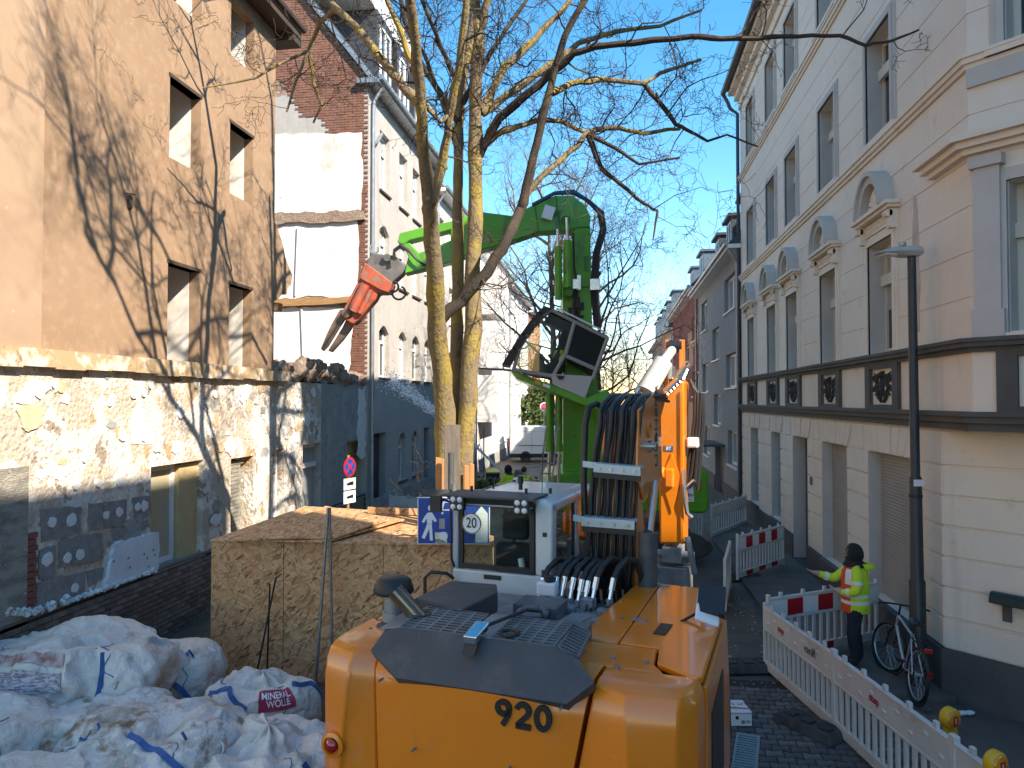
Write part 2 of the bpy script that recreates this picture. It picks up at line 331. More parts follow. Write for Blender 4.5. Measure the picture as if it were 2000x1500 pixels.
w = MB(); cells(w, GF, 7.0, 17.6, 0, 4.44, gops, -.4, 0); w.build('ground_floor_wall', m_peel, bl)
w = MB(); cells(w, GF, 17.6, 20.84, 0, 4.44, [O5], -.4, 0)  # end bay in darker grey: the corner house's shade painted into the wall
P = jag([(17.6,4.44),(20.84,4.44),(20.84,4.6),(19.5,4.62),(17.6,4.6)], .05, .25, r5); w.prism([GF.p(u,v,-.4) for u,v in P], GF.n*.38); w.build('shade_grey_end_wall', m_peeld, bl)
w = MB(); w.fb(GF, 7, 20.8, .0, 4.35, -3.4, -3.2); w.fb(GF, 7,20.8,4.2,4.35,-3.2,-.4); w.build('rear_wall', m_inner, bl)
# masonry strip at the far left with a row of red bricks
w = MB(); w.fb(GF, 6.0, yz(50,1000)[0], .0, 3.15, 0, .05); w.build('masonry_strip', m_stone, bl)
bk = None
for i in range(22):
    z = .45+i*.085; u = yz(58,1000)[0]
    q = MB().fb(GF, -.075, .075+.03*(i%2), -.036, .036, 0, .045)
    q.build('brick', m_redbr, bl, local=True).location = wm(bl).inverted() @ (GF.p(u, z, .002)-GF.p(0,0,0)+V((-7.56,0,0))) - V((-7.56,0,0))
# dark clinker plinth, brick by brick
w = MB(); w.fb(GF, 7.5, 20.84, 0, 1.16, 0, .05); w.build('plinth_backing', m_mort, bl)
proto = []
for k in range(3):
    me = MB().box((-.005,-.119,-.034),(.014+.003*k,.119,.034)).build('brick', m_clink[k], bl, local=True); proto.append(me)
r6 = random.Random(3); n_b = 0
for j in range(14):
    for i in range(21):
        u = 7.6+i*.25+(.125 if j%2 else 0); z = .045+j*.0805
        src = proto[r6.choice((0,0,1,1,2))]; loc = (.04 - .06+.052, u-11, z)
        if n_b < 3: o = proto[n_b]; o.location = loc
        else: inst(src, (loc[0]+r6.uniform(-.003,.003), loc[1], loc[2]))
        n_b += 1
w = MB()                                                    # the far, hidden-in-distance rest of the courses
for j in range(14):
    for i in range(31): u = 13.0+i*.25+(.125 if j%2 else 0); w.fb(GF, u-.119, u+.119, .011+j*.0805, .079+j*.0805, .03, .062)
w.build('brick_courses', m_clink[1], bl, kind='stuff')
w = MB(); w.fb(GF, 7.5, 12.85, 1.165, 1.2, -.05, .075); w.build('plinth_cap', m_clink[0], bl)
def c5(x, y): return yz(x/2.5, 650+y/2.5)
for q in ([(195,860),(395,850),(395,985),(200,1020)],[(430,832),(502,825),(502,950),(432,962)],[(508,825),(620,808),(615,940),(508,950)],[(650,800),(735,790),(735,885),(655,905)],
          [(545,960),(720,915),(722,950),(548,1020)],[(188,1058),(268,1040),(268,1190),(186,1208)],[(285,1010),(500,975),(500,1105),(286,1150)],[(178,1215),(415,1170),(415,1275),(172,1345)],[(425,1160),(508,1140),(500,1200),(428,1250)]):
    plate(GF, jag([c5(*p) for p in q], .018, .12, r6), 0, .018).build('block', m_block, bl)
for (x,y,rx) in ((250,925,20),(345,915,24),(515,890,15),(580,875,16),(668,850,13),(702,845,17),(228,1105,27),(325,1100,19),(388,1083,20),(362,1245,17),(650,297,18),(700,293,14),(732,252,13),(957,245,15),(480,735,15),(588,722,22),(370,745,17),(598,505,18),(700,505,17),(880,390,16),(1050,300,12),(985,520,12),(265,250,18)):
    u, z = c5(x, y); a = abs(c5(x+rx, y)[0]-u); q = [(u+a*cos(t*pi/7)*r6.uniform(.85,1.1), z+a*1.0*sin(t*pi/7)*r6.uniform(.85,1.1)) for t in range(14)]
    plate(GF, q, 0, .032).build('mortar_dab', m_chip, bl)
q = [c5(*p) for p in ((545,1035),(640,1000),(755,970),(765,975),(765,1160),(665,1190),(560,1222),(500,1245),(528,1130))]
plate(GF, jag(q, .022, .07, r6), 0, .06).build('insulation_board', m_eps, bl)
for (x,y) in ((612,1100),(620,1145),(540,1115),(690,1080),(712,1140),(735,1060),(742,1085),(705,1100)): u, z = c5(x,y); plate(GF, [(u+.022*cos(t*pi/4), z+.022*sin(t*pi/4)) for t in range(8)], .058, .064).build('fixing_disc', m_block, bl)
q = [c5(*p) for p in ((170,1355),(240,1300),(370,1290),(500,1245),(500,1222),(380,1270),(250,1285))]
w = MB()
for i in range(260):
    t = r6.random(); x = 20+t*720; y = 1368-max(0,x-170)*.32+r6.uniform(-22,14)
    u, z = c5(x, y); z = max(z, 1.2); s = r6.uniform(.008,.034)*(1.7 if r6.random() < .1 else 1); w.cb(GF.p(u, z+s*.3, r6.uniform(.02,.1)), s*.6, s, s*.5, Matrix.Rotation(r6.random()*6,3,'X') @ Matrix.Rotation(r6.random()*6,3,'Z'))
w.build('plaster_crumbs', m_chip, bl, kind='stuff')
# loose flakes and scars of plaster over the whole wall
w = MB(); w2 = MB(); w3 = MB()
for i in range(420):
    u = r6.uniform(7.9,17.4); z = r6.uniform(1.3,4.35)
    if any(o[0]-.25 < u < o[1]+.25 and o[2]-.2 < z < o[3]+.25 for o in gops) or (u < 10.2 and z < 2.9): continue
    if r6.random() > .35+.5*sin(u*2.1+z)*sin(z*2.7+u*.6): continue
    s = r6.choice((r6.uniform(.03,.1),r6.uniform(.05,.16),r6.uniform(.1,.24))); q = [(u+s*cos(t*pi/6)*r6.uniform(.6,1.3), z+s*.8*sin(t*pi/6)*r6.uniform(.6,1.3)) for t in range(12)]
    tgt = r6.choice((w,w,w,w,w2,w2,w3)); tgt.prism([GF.p(a,b,0) for a,b in q], GF.n*r6.uniform(.006,.03))
w.build('plaster_flakes', m_chip, bl, kind='stuff'); w2.build('plaster_scars', m_tan, bl, kind='stuff'); w3.build('cement_patches', m_peeld, bl, kind='stuff')
# windows and infills of the ground floor
a = O1; window(GF, bl, a[0]+.02, a[0]+(a[1]-a[0])*.62, a[2], a[3]-.02, -.2, 'plain', gm=mat('dusty_yellow_glass', (.5,.4,.2), .3, col2=(.42,.4,.33), vs=2), t=.09)
w = MB(); w.fb(GF, a[0]+(a[1]-a[0])*.63, a[1], a[2], a[3]-.05, -.25, -.12); w.build('insulation_reveal', m_yel, bl)
w = MB(); w.fb(GF, a[0], a[1], a[2]-.05, a[2]+.01, -.36, .07); w.build('window_sill', m_stone, bl)
a = O2
for j in range(int((a[3]-a[2])/.082)):
    for i in range(3): MB().fb(GF, a[0]+i*.25+(.12 if j%2 else 0)-.12, min(a[1]+.05, a[0]+i*.25+(.12 if j%2 else 0)+.12), a[2]+j*.082, a[2]+j*.082+.07, -.3, -.14).build('brick', m_stone, bl)
for a in (O3, O4): window(GF, bl, a[0]+.02, a[1]-.02, a[2], a[3]-.02, -.16, 'tee', gm=m_gpale, t=.09)
a = O5; w = MB(); w.fb(GF, a[0], a[1], a[2], a[3], -.26, -.2); w.fb(GF, a[1]-.25, a[1], a[2], a[3], -.2, -.03); w.build('yellow_boarding', m_yel, bl)
w = MB(); q = jag([(20.2,2.3),(20.86,2.3),(20.86,4.4),(20.35,4.3)], .09, .2, r6); w = plate(GF, q, 0, .03); w.build('plaster_edge', m_chip, bl)
# broken top with rubble
w = MB()
for i in range(420):
    u = r6.uniform(14.9,20.8); h = .12+.36*max(0,sin((u-14.9)/5.9*pi))*abs(sin(u*1.9)); s = r6.uniform(.04,.17)
    w.cb(GF.p(u, 4.55+r6.random()*h, r6.uniform(-.5,-.02)), s, s*r6.uniform(.5,1), s*.6, Matrix.Rotation(r6.random()*6,3,'X') @ Matrix.Rotation(r6.random()*6,3,'Z'))
w.build('rubble', m_conc, bl, kind='stuff')
w = MB(); w.fb(GF, 14.9, 20.8, 4.3, 4.5, -6, -.35); w.build('broken_slab', m_conc, bl)
w = MB(); w.cb(GF.p(15.4,6.2,-.6), .55, .10, .09, Matrix.Rotation(.1,3,'Y')); w.build('roof_beam', m_wood, bl)
w = MB(); w.fb(F, 10.02, 10.1, 7.0, 7.2, 0, .04); w.tube([F.p(10.0,7.22,.0),F.p(10.05,7.2,.12)], .012, 6); w.build('bracket', m_dkwood, bl)
# ------------------------------------------------------------ grey house behind the gap, with its bare party wall
gh = thing('grey_house', 'grey rendered house with arched windows and a bare white and brick party wall', 'house', (-7.5, 25, 0))
PW = Fr((-7.5, 20.9, 0), (-1, 0, 0), (0, -1, 0))          # party wall, u runs away from the street
cols = [22.5, 24.6, 26.3, 28.0]; wins = []
for c in cols:
    for z0, z1 in ((10.85,12.8),(7.95,9.75),(4.75,6.45)): wins.append((c-.5, c+.5, z0, z1))
for c in cols[1:3]: wins.append((c-.45, c+.45, 1.15, 2.85))
wins += [(21.45,22.75,0,2.95),(27.5,28.4,0,2.9)]
w = MB(); cells(w, F, 20.9, 29.2, 0, 13.75, wins, -.3, 0); w.fb(F, 20.9, 29.2, 0, 13.6, -10, -.9); w.build('wall', m_gwall, gh)
for (a,b,c,d) in wins[:-2]:
    k = d < 10; o = window(F, gh, a, b, c, d, -.17, 'cross', gm=m_gpale if R.random() < .6 else m_gdark, t=.08)
    s = MB(); s.fb(F, a-.05, b+.05, c-.07, c-.003, -.16, .07); s.build('sill', m_dkwood, o)
    if k:
        t = MB(); pts = arch_pts(F, a, b, d-.24, .24, -.12); t.prism([F.p(b,d+.01,-.12), F.p(a,d+.01,-.12)] + pts, F.n*.115); t.build('arch_head', m_gwall, o)
for (a,b,c,d) in wins[-2:]:
    s = MB(); s.fb(F, a+.02, b-.02, c, d-.02, -.28, -.24); s.fb(F, a+.1,b-.1,c+.3,1.2,-.24,-.225); s.fb(F,a+.1,b-.1,1.4,d-.2,-.24,-.225); s.build('door', m_slate, gh)
s = MB(); s.fb(F, 20.9, 29.2, 0, .9, 0, .06); s.build('plinth', m_peeld, gh)
s = MB(); s.fb(F, 20.7, 29.3, 13.75, 13.9, -.3, .42); s.build('eave', m_zinc, gh)
s = MB(); s.tube([F.p(20.7,13.9,.46), F.p(29.3,13.9,.46)], .09, 8); s.tube([F.p(21.1,13.85,.42),F.p(21.1,13.3,.12),F.p(21.1,12.9,.1),F.p(21.1,.1,.1)], .055, 8); s.tube([F.p(21.9,12.6,.1),F.p(21.5,12.2,.1),F.p(21.1,12.0,.1)], .05, 8); s.build('gutter_pipe', m_zinc, gh)
s = MB(); s.prism([F.p(20.95,13.9,.3), F.p(20.95,13.9,-9.7), F.p(20.95,20.6,-5.6), F.p(20.95,20.6,-4.9)], F.u*8.3); s.build('mansard_roof', m_slate, gh)
for c in (23.2, 25.4, 27.6):
    s = MB(); s.fb(F, c-.8, c+.8, 14.3, 17.0, -3.2, -.25); s.build('dormer', m_slate, gh)
    window(F, gh, c-.55, c+.55, 14.6, 16.6, -.2, 'mull', t=.08)
s = MB(); s.fb(F, 21.0, 27, 17.0, 17.08, -2.9, -.3)
for i in range(40): u = 21.0+i*.15; s.fb(F, u, u+.05, 17.08, 18.0, -.4, -.37)
s.fb(F, 21, 27, 18.0, 18.05, -.42, -.35); s.build('roof_balcony', m_wwin, gh)
# party wall layers
w = MB(); w.prism([PW.p(0,0,-.02), PW.p(0,13.9,-.02), PW.p(4.95,20.2,-.02), PW.p(9.6,14.5,-.02), PW.p(9.6,0,-.02)], PW.n*.01+V((0,0,0))); w.build('gable_backing', m_scar, gh)
w = MB(); rb = random.Random(8)
for j in range(126):
    z = 10.3+j*.078
    for i in range(26):
        u = .0+i*.252+(.126 if j%2 else 0)
        top = 13.9+min(u,4.9)*1.27
        if z+.07 > top or u < .02: continue
        lowlim = 10.9+ (u*1.02 if u < 3.2 else 3.2) + .25*sin(u*5)
        if z < lowlim and not (u < .45): continue
        w.fb(PW, u-.12, u+.12, z, z+.066, -.012, .02+rb.uniform(-.008,.008))
for j in range(int(6.2/.078)):
    z = 4.5+j*.078
    for i in range(2): u = .13+i*.252+(.126 if j%2 else 0)-.06; w.fb(PW, max(.0,u-.12), u+.12+rb.uniform(-.05,.1), z, z+.066, -.012, .018+rb.uniform(-.008,.008))
w.build('brick_courses', m_brick, gh, kind='stuff')
def pw(x, y): p = gy(x, y, 20.88); return (-7.5-p.x, p.z)
for nm, q, th in (('plaster_panel', ((500,265),(600,262),(706,258),(707,330),(705,412),(640,416),(500,418)), .03), ('plaster_panel', ((500,440),(560,432),(700,430),(698,500),(700,578),(600,580),(500,584)), .03), ('plaster_panel', ((500,603),(640,598),(690,602),(682,720),(660,760),(500,760)), .03)):
    plate(PW, jag([pw(*p) for p in q], .05, .22, rb), 0, th).build(nm, m_pwhite, gh)
plate(PW, jag([pw(*p) for p in ((500,420),(712,412),(714,430),(500,442))], .05, .2, rb), 0, .12).build('floor_stub', m_conc, gh)
plate(PW, jag([pw(*p) for p in ((500,587),(690,580),(692,592),(500,602))], .02, .3, rb), 0, .16).build('wall_plate_beam', m_wood, gh)
s = MB()
for x, y, x2 in ((583,505,572),(590,612,588)):
    p, q = pw(x, 445 if y < 550 else 605), pw(x2+6, 578 if y < 550 else 720); s.tube([PW.p(*p,.06), PW.p(*q,.06)], .03, 6)
s.build('old_pipe', m_pwhite, gh)
s = MB(); s.prism([PW.p(-.2,13.75,-.1), PW.p(-.2,13.98,-.1), PW.p(4.9,20.45,-.1), PW.p(4.9,20.2,-.1)], PW.n*.25); s.build('verge_flashing', m_zinc, gh)
# ------------------------------------------------------------ rows of houses further along
def town_house(name, label, F, u0, u1, h, wm_, wins, depth=9, rise=4.5, rm=None, plinth=None, over=.45, door=(), sillm=None, gm=None, t=.08, balc=(), panels=(), dorm=(), dm=None, style='mull', reveal=-.16):
    o = thing(name, label, 'house', F.p((u0+u1)/2, 0, 0)); ops = list(wins)+list(door)
    w = MB(); cells(w, F, u0, u1, 0, h, ops, -.3, 0); w.fb(F, u0, u1, 0, h-.1, -depth, -.8); w.build('wall', wm_, o)
    for (a,b,c,d) in wins:
        q = window(F, o, a, b, c, d, reveal, style if b-a > .75 else 'plain', gm=(gm or (m_gpale if R.random() < .4 else m_gdark)), t=t)
        s = MB(); s.fb(F, a-.06, b+.06, c-.06, c-.003, reveal, .07); s.build('sill', sillm or m_wwin, q)
    for (a,b,c,d) in door: s = MB(); s.fb(F, a+.02, b-.02, c, d-.01, -.26, -.2); s.fb(F, a+.12, b-.12, c+.2, d-.5, -.2, -.185); s.build('door', m_slate, o)
    for (a,b,c,d,mm) in panels: s = MB(); cells(s, F, a, b, c, d, ops, .002, .012); s.build('wall_panel', mm, o)
    if plinth: s = MB(); cells(s, F, u0, u1, 0, .7, list(door), .002, .04); s.build('plinth', plinth, o)
    s = MB(); s.fb(F, u0, u1, h, h+.14, -.3, over); s.build('eave', m_wwin, o)
    s = MB(); s.tube([F.p(u0,h+.16,over+.05), F.p(u1,h+.16,over+.05)], .08, 8); s.tube([F.p(u0+.2,h+.1,over), F.p(u0+.2,h-.5,.1), F.p(u0+.2,.1,.1)], .05, 8); s.build('gutter_pipe', m_zinc, o)
    s = MB(); s.prism([F.p(u0,h+.14,over), F.p(u0,h+rise,-depth/2), F.p(u0,h+.14,-depth-over)], F.u*(u1-u0)); s.build('roof', rm or m_slate, o)
    for (a,b,z0,z1,n) in dorm:
        s = MB(); s.fb(F, a, b, z0, z1, -depth/2, n); s.fb(F, a-.1, b+.1, z1, z1+.12, -depth/2, n+.18); q = s.build('dormer', dm or m_slate, o)
        window(F, q and o, a+.2, b-.2, z0+.3, z1-.15, n+.03, 'mull', t=.07)
    for (a,b,z0,z1,n) in balc:
        s = MB(); s.fb(F, a, b, z0, z1, .002, n); s.build('bay', wm_, o); window(F, o, a+.3, b-.3, z0+.9, z1-.3, n+.03, 'mull', t=.08)
    return o
m_white = mat('white_render', (.72,.70,.67), .95, col2=(.64,.62,.59), vs=.7, bump=.2, bs=120)
m_wbrick = mat('white_brick', (.62,.58,.54), .9, col2=(.5,.46,.42), vs=12, stretch=(1,1,6), bump=.3, bs=40)
m_ochre = mat('ochre_brick', (.55,.27,.13), .9, col2=(.45,.2,.1), vs=2)
def grid_wins(u0, u1, n, rows, w): return [(u0+(u1-u0)*(i+.5)/n-w/2, u0+(u1-u0)*(i+.5)/n+w/2, a, b) for i in range(n) for a, b in rows]
rows4 = ((1.2,2.9),(4.5,6.2),(7.5,9.2),(10.4,12.0))
town_house('row_house', 'narrow white painted house with red tiled roof seen between the tree trunks', LEFT, 29.2, 37.5, 12.9, m_wbrick, grid_wins(29.2,37.5,4,rows4,1.1), rm=m_tile, plinth=m_peeld, rise=5, dorm=((31,33,13.4,15.2,-.6),))
town_house('row_house', 'bright white house with projecting bays just right of the tree trunks', LEFT, 37.6, 50, 12.4, m_white, grid_wins(43.5,50,3,rows4,1.1), plinth=m_peeld, rise=4.6, balc=((38.6,42.6,2.8,5.4,1.1),(38.6,42.6,5.8,8.4,1.1),(38.6,42.6,8.8,11.4,1.1)), dorm=((44,46,13,14.8,-.8),(47,49,13,14.8,-.8)))
town_house('row_house', 'long white house with grey plinth behind the white van', LEFT, 50.1, 62, 12.2, m_white, grid_wins(50.1,62,5,rows4,1.1), plinth=m_peeld, rise=4.6, rm=m_tile)
town_house('row_house', 'orange brick house closing the left row of houses', LEFT, 62.1, 72, 11.8, m_ochre, grid_wins(62.1,72,4,rows4,1.1), plinth=m_peeld, rise=4.6, rm=m_tile, sillm=m_ochre)
# ------------------------------------------------------------ cream corner house on the right
m_cream = mat('cream_stucco', (.75,.665,.565), .9, col2=(.70,.615,.515), vs=.8, lo=.4, hi=.7, col3=(.60,.51,.42), vs3=3, lo3=.6, hi3=.75, bump=.25, bs=120)
layer(m_cream, (.42,.37,.32), (2.2,2.2,.14), .60, .80, .55, 6); layer(m_cream, (.30,.28,.25), (5,5,1.2), .70, .76, .5, 2)
m_trim = mat('grey_stucco_trim', (.52,.495,.46), .85, col2=(.46,.44,.41), vs=2)
m_dtrim = mat('dark_grey_trim', (.095,.093,.09), .8, col2=(.075,.073,.07), vs=2, col3=(.13,.12,.11), vs3=8, lo3=.62, hi3=.7)
m_relief = mat('dark_relief', (.03,.03,.03), .7)
m_ivory = mat('ivory_window_frame', (.60,.55,.46), .6)
m_curt = mat('net_curtain', (.40,.39,.36), .3, col2=(.28,.275,.26), vs=9, stretch=(3,3,.2), spec=.7)
m_shut = mat('roller_shutter', (.40,.36,.32), .7, col2=(.35,.31,.28), vs=2)
ch = thing('corner_house', 'cream stucco corner house with arched window pediments and dark grey frieze', 'house', (4.4, 18, 0))
F = RIGHT; CF = Fr((4.4,9.55,0),(.7071,-.7071,0),(-.7071,-.7071,0)); CG = Fr((4.4,10.4,0),(.7071,-.7071,0),(-.7071,-.7071,0))
WC = [12.5, 15.4, 18.4, 20.7, 23.7]; HW = .56
ground = [(11.4,13.2,.66,3.12,'s'),(14.35,16.0,.66,3.12,'s'),(17.15,18.5,.0,3.12,'d'),(19.85,20.95,.75,3.12,'s'),(22.8,24.0,.75,3.12,'s')]
up = [(c-HW,c+HW,z0,z1) for c in WC for z0,z1 in ((4.8,6.64),(8.42,10.2),(11.95,13.7))]
cup = [(.42,1.6,z0,z1) for z0,z1 in ((4.83,6.64),(8.3,10.2),(11.95,13.7))]
# backing wall, then stucco courses standing proud of it
w = MB(); cells(w, F, 10.4, 25.6, 0, 3.62, [g[:4] for g in ground], -.34, -.02); cells(w, F, 9.55, 25.6, 3.62, 15, up, -.34, -.012)
cells(w, CG, 0, 2.4, 0, 3.62, [], -.3, -.02); cells(w, CF, 0, 2.3, 3.62, 15, cup, -.3, -.012); w.build('wall', m_cream, ch)
w = MB(); w.prism([(4.78,10.6,0),(6.1,9.2,0),(17,9.2,0),(17,25.55,0),(4.78,25.55,0)], (0,0,3.6)); w.prism([(4.78,9.7,3.62),(6.1,8.25,3.62),(17,8.25,3.62),(17,25.55,3.62),(4.78,25.55,3.62)], (0,0,11.3)); w.build('core_wall', m_cream, ch)
for j in range(6):
    z = .68+j*.41; pieces('rusticated_course', m_cream, ch, F, 10.4, 25.6, z, z+.375, [g[:4] for g in ground], -.02, .012, bevel=.008); pieces('rusticated_course', m_cream, ch, CG, 0, 2.4, z, z+.375, [], -.02, .012, bevel=.008)
pieces('rusticated_course', m_cream, ch, F, 10.4, 25.6, 3.14, 3.58, [(g[0]-.3,g[1]+.3,3,3.7) for g in ground], -.02, .012); pieces('rusticated_course', m_cream, ch, CG,0,2.4,3.14,3.58,[],-.02,.012)
for (a,b,c,d,k) in ground:
    n = 7; cm = (a+b)/2
    for i in range(n):
        t0, t1 = (i/n-.5), ((i+1)/n-.5); W0 = b-a; W1 = (b-a)+.55
        w = MB(); w.prism([F.p(cm+t0*W0+.008,3.14,-.02), F.p(cm+t1*W0-.008,3.14,-.02), F.p(cm+t1*W1-.008,3.58,-.02), F.p(cm+t0*W1+.008,3.58,-.02)], F.n*(.034 if i != 3 else .05)); w.build('voussoir', m_cream, ch)
for z0, z1 in ((4.72,8.14),(8.3,11.62),(11.78,14.2)):
    n = 6; dz = (z1-z0)/n
    for j in range(n): pieces('stucco_course', m_cream, ch, F, 9.55, 25.6, z0+j*dz+.007, z0+(j+1)*dz-.007, up, -.012, 0); pieces('stucco_course', m_cream, ch, CF, 0, 2.3, z0+j*dz+.007, z0+(j+1)*dz-.007, cup, -.012, 0)
w = MB(); cells(w, F, 10.4, 25.6, 0, .66, [(17.15,18.5,0,1)], -.02, .05); w.fb(CG, -.02, 2.4, 0, .66, -.02, .05); w.fb(F,17.15,18.5,0,.12,-.3,.03); w.build('plinth', m_dtrim, ch)
def strip(z0, z1, n, mm, nm, ua=9.55):
    w = MB(); k = n*.414; w.prism([(4.4-n,25.62,z0),(4.4-n,9.55-k,z0),CF.p(2.3,z0,n)+V((0,0,0)),CF.p(2.3,z0,-.2),(4.6,9.7,z0),(4.6,25.62,z0)], (0,0,z1-z0)); return w.build(nm, mm, ch)
for z0, z1, n in ((3.62,3.72,.06),(3.72,3.80,.12),(3.80,3.86,.16)): strip(z0, z1, n, m_dtrim, 'lower_cornice')
for z0, z1, n in ((4.60,4.66,.05),(4.66,4.72,.12),(4.72,4.77,.15)): strip(z0, z1, n, m_dtrim, 'upper_cornice')
for z in (8.14, 11.62):
    for a, b, n in ((0,.06,.04),(.06,.13,.08),(.13,.17,.11)): strip(z+a, z+b, n, m_cream, 'string_course')
for a, b, n in ((14.2,14.5,.06),(14.5,14.7,.2),(14.7,14.85,.4)): strip(a, b, n, m_cream, 'eave_cornice')
w = MB(); w.tube([(3.86,25.8,14.9),(3.86,9.3,14.9),(5.6,7.6,14.9)], .1, 8); w.tube([(3.86,25.75,14.85),(4.1,25.72,14.3),(4.33,25.7,14.1),(4.33,25.7,.2)], .06, 8); w.build('gutter_pipe', m_slate, ch)
w = MB(); w.prism([(3.9,25.6,14.86),(3.9,8.6,14.86),(6,7.6,14.86),(17,7.6,14.86),(17,25.6,14.86)], (0,0,.1)); w.prism([(4.0,25.6,14.96),(9.5,25.6,19),(16.5,25.6,14.96)], (0,-15,0)); w.build('roof', m_slate, ch)
# frieze: dark pilasters, relief panels
m_fr = m_cream
for c in WC + ['c']:
    FF, cc = (F, c) if c != 'c' else (CF, 1.0)
    w = MB(); w.fb(FF, cc-.72, cc-.5, 3.86, 4.6, -.01, .05); w.fb(FF, cc+.5, cc+.72, 3.86, 4.6, -.01, .05); w.fb(FF, cc-.5, cc+.5, 3.86, 3.93, -.01, .045); w.fb(FF, cc-.5, cc+.5, 4.53, 4.6, -.01, .045); w.build('frieze_frame', m_dtrim, ch)
    w = MB()
    for sx in (-1,1):
        for (du, dv, r0, a0, a1) in ((.16,.10,.085,0,4.9),(.30,-.06,.075,1.5,6.6),(.13,-.14,.06,2,7.2),(.33,.14,.05,-1,4),(.05,.2,.04,0,5)):
            w.torus(FF.p(cc+sx*du, 4.23+dv, .012), FF.n, r0, .021, 14, 5, a0 if sx > 0 else pi-a1, a1 if sx > 0 else pi-a0, ref=FF.u)
        w.tube([FF.p(cc+sx*.05,3.98,.012), FF.p(cc+sx*.16,4.04,.02), FF.p(cc+sx*.26,4.2,.02), FF.p(cc+sx*.2,4.38,.02), FF.p(cc+sx*.36,4.46,.012)], [.03,.026,.024,.022,.012], 5)
    w.ball(FF.p(cc,4.22,.01), .06, .04, .15, 10, 6); w.ball(FF.p(cc,4.42,.01), .09, .03, .05, 10, 6); w.build('relief_ornament', m_relief, ch, smooth=True)
# windows with surrounds
def stucco_window(FF, c, hw, z0, z1, rich, n=-.24):
    o = window(FF, ch, c-hw, c+hw, z0, z1, n, 'cross', fm=m_ivory, gm=m_gdark, t=.085)
    if R.random() < .55: s = MB(); k = R.choice((.35,.6,1.0)); s.fb(FF, c-hw+.09, c-hw+.09+(hw*2-.18)*R.choice((.4,1.0)), z1-.08-(z1-z0-.16)*k, z1-.08, n-.034, n-.030); s.build('curtain', m_curt, o)
    s = MB(); s.tube([FF.p(c, z0+.1, n+.03), FF.p(c, z0+(z1-z0)*.62, n+.03)], .028, 8); s.fb(FF, c-hw, c+hw, z0+(z1-z0)*.63, z0+(z1-z0)*.73, n, n+.07); s.build('mullion_column', m_ivory, o)
    s = MB(); s.fb(FF, c-hw-.004, c-hw+.012, z0, z1, -.3, .004); s.fb(FF, c+hw-.012, c+hw+.004, z0, z1, -.3, .004); s.build('reveal_lining', m_trim, o)
    s = MB()
    for k, (e, q) in enumerate(((.16,.03),(.09,.055))):
        s.fb(FF, c-hw-e, c-hw-.004-.0*k, z0-.02, z1+.005, 0, q); s.fb(FF, c+hw+.004, c+hw+e, z0-.02, z1+.005, 0, q); s.fb(FF, c-hw-e, c+hw+e, z1+.006, z1+e, 0, q)
    s.build('window_surround', m_trim if not rich else m_cream, o)
    s = MB(); s.fb(FF, c-hw-.2, c+hw+.2, z0-.1, z0-.022, -.25, .1); s.build('sill', m_cream, o)
    if rich:
        zb = z1+.17; s = MB(); s.fb(FF, c-hw-.05, c+hw+.05, zb, zb+.2, 0, .05); s.build('relief_band', m_cream, o)
        s = MB()
        for i in range(9): s.torus(FF.p(c-.44+i*.11, zb+.1, .05), FF.n, .04, .014, 10, 4)
        s.build('band_ornament', m_cream, o)
        s = MB()
        for e in (-1,1):
            s.fb(FF, c+e*(hw+.1)-.07, c+e*(hw+.1)+.07, zb-.1, zb+.2, .0, .13); s.tube([FF.p(c+e*(hw+.1)-.07,zb+.13,.14), FF.p(c+e*(hw+.1)+.07,zb+.13,.14)], .06, 8); s.tube([FF.p(c+e*(hw+.1)-.06,zb-.06,.1), FF.p(c+e*(hw+.1)+.06,zb-.06,.1)], .04, 8)
        s.build('bracket', m_cream, o)
        zc = zb+.21; s = MB(); s.fb(FF, c-hw-.22, c+hw+.22, zc, zc+.05, 0, .17); s.fb(FF, c-hw-.27, c+hw+.27, zc+.05, zc+.11, 0, .23); s.build('pediment_base', m_cream, o)
        za = zc+.11; s = MB()
        for r0, r1, q in ((.42,.53,.2),(.53,.60,.26)):
            rings = [[FF.p(c+r*cos(t*pi/16), za+r*sin(t*pi/16)*1.12, n_) for r, n_ in ((r0,0),(r1,0),(r1,q),(r0,q))] for t in range(17)]; s.loft(rings, True, True)
        s.build('pediment_arch', m_trim, o)
        s = MB()
        for t in range(9):
            a = pi*(t+.5)/9; s.tube([FF.p(c+.08*cos(a), za+.05+.08*sin(a), .05), FF.p(c+.22*cos(a), za+.05+.25*sin(a), .09), FF.p(c+.35*cos(a), za+.05+.38*sin(a), .05)], [.018,.04,.028], 6)
        s.ball(FF.p(c, za+.05, .06), .08, .06, .08, 10, 6); s.build('shell_ornament', m_cream, o, smooth=True)
    return o
for c in WC:
    stucco_window(F, c, HW, 4.8, 6.64, True); stucco_window(F, c, HW, 8.42, 10.2, False); stucco_window(F, c, HW, 11.95, 13.7, False)
for z0, z1 in ((4.83,6.64),(8.3,10.2),(11.95,13.7)): stucco_window(CF, 1.01, .59, z0, z1, False)
w = MB(); w.fb(CF, .08, .36, 4.9, 7.0, 0, .09); w.fb(CF, .05, .40, 4.77, 5.1, 0, .12); w.fb(CF,.04,.4,6.85,6.98,0,.14); w.build('pilaster', m_trim, ch)
w = MB()
for a, b, n in ((7.05,7.12,.10),(7.12,7.2,.18),(7.2,7.27,.26)):
    k = n*.414; w.prism([(4.4-n,10.45+n*.6,a),(4.4-n,9.55-k,a),CF.p(2.2,a,n),CF.p(2.2,a,-.1),(4.5,9.7,a),(4.5,10.45+n*.6,a)], (0,0,b-a))
w.build('hood_cornice', m_cream, ch)
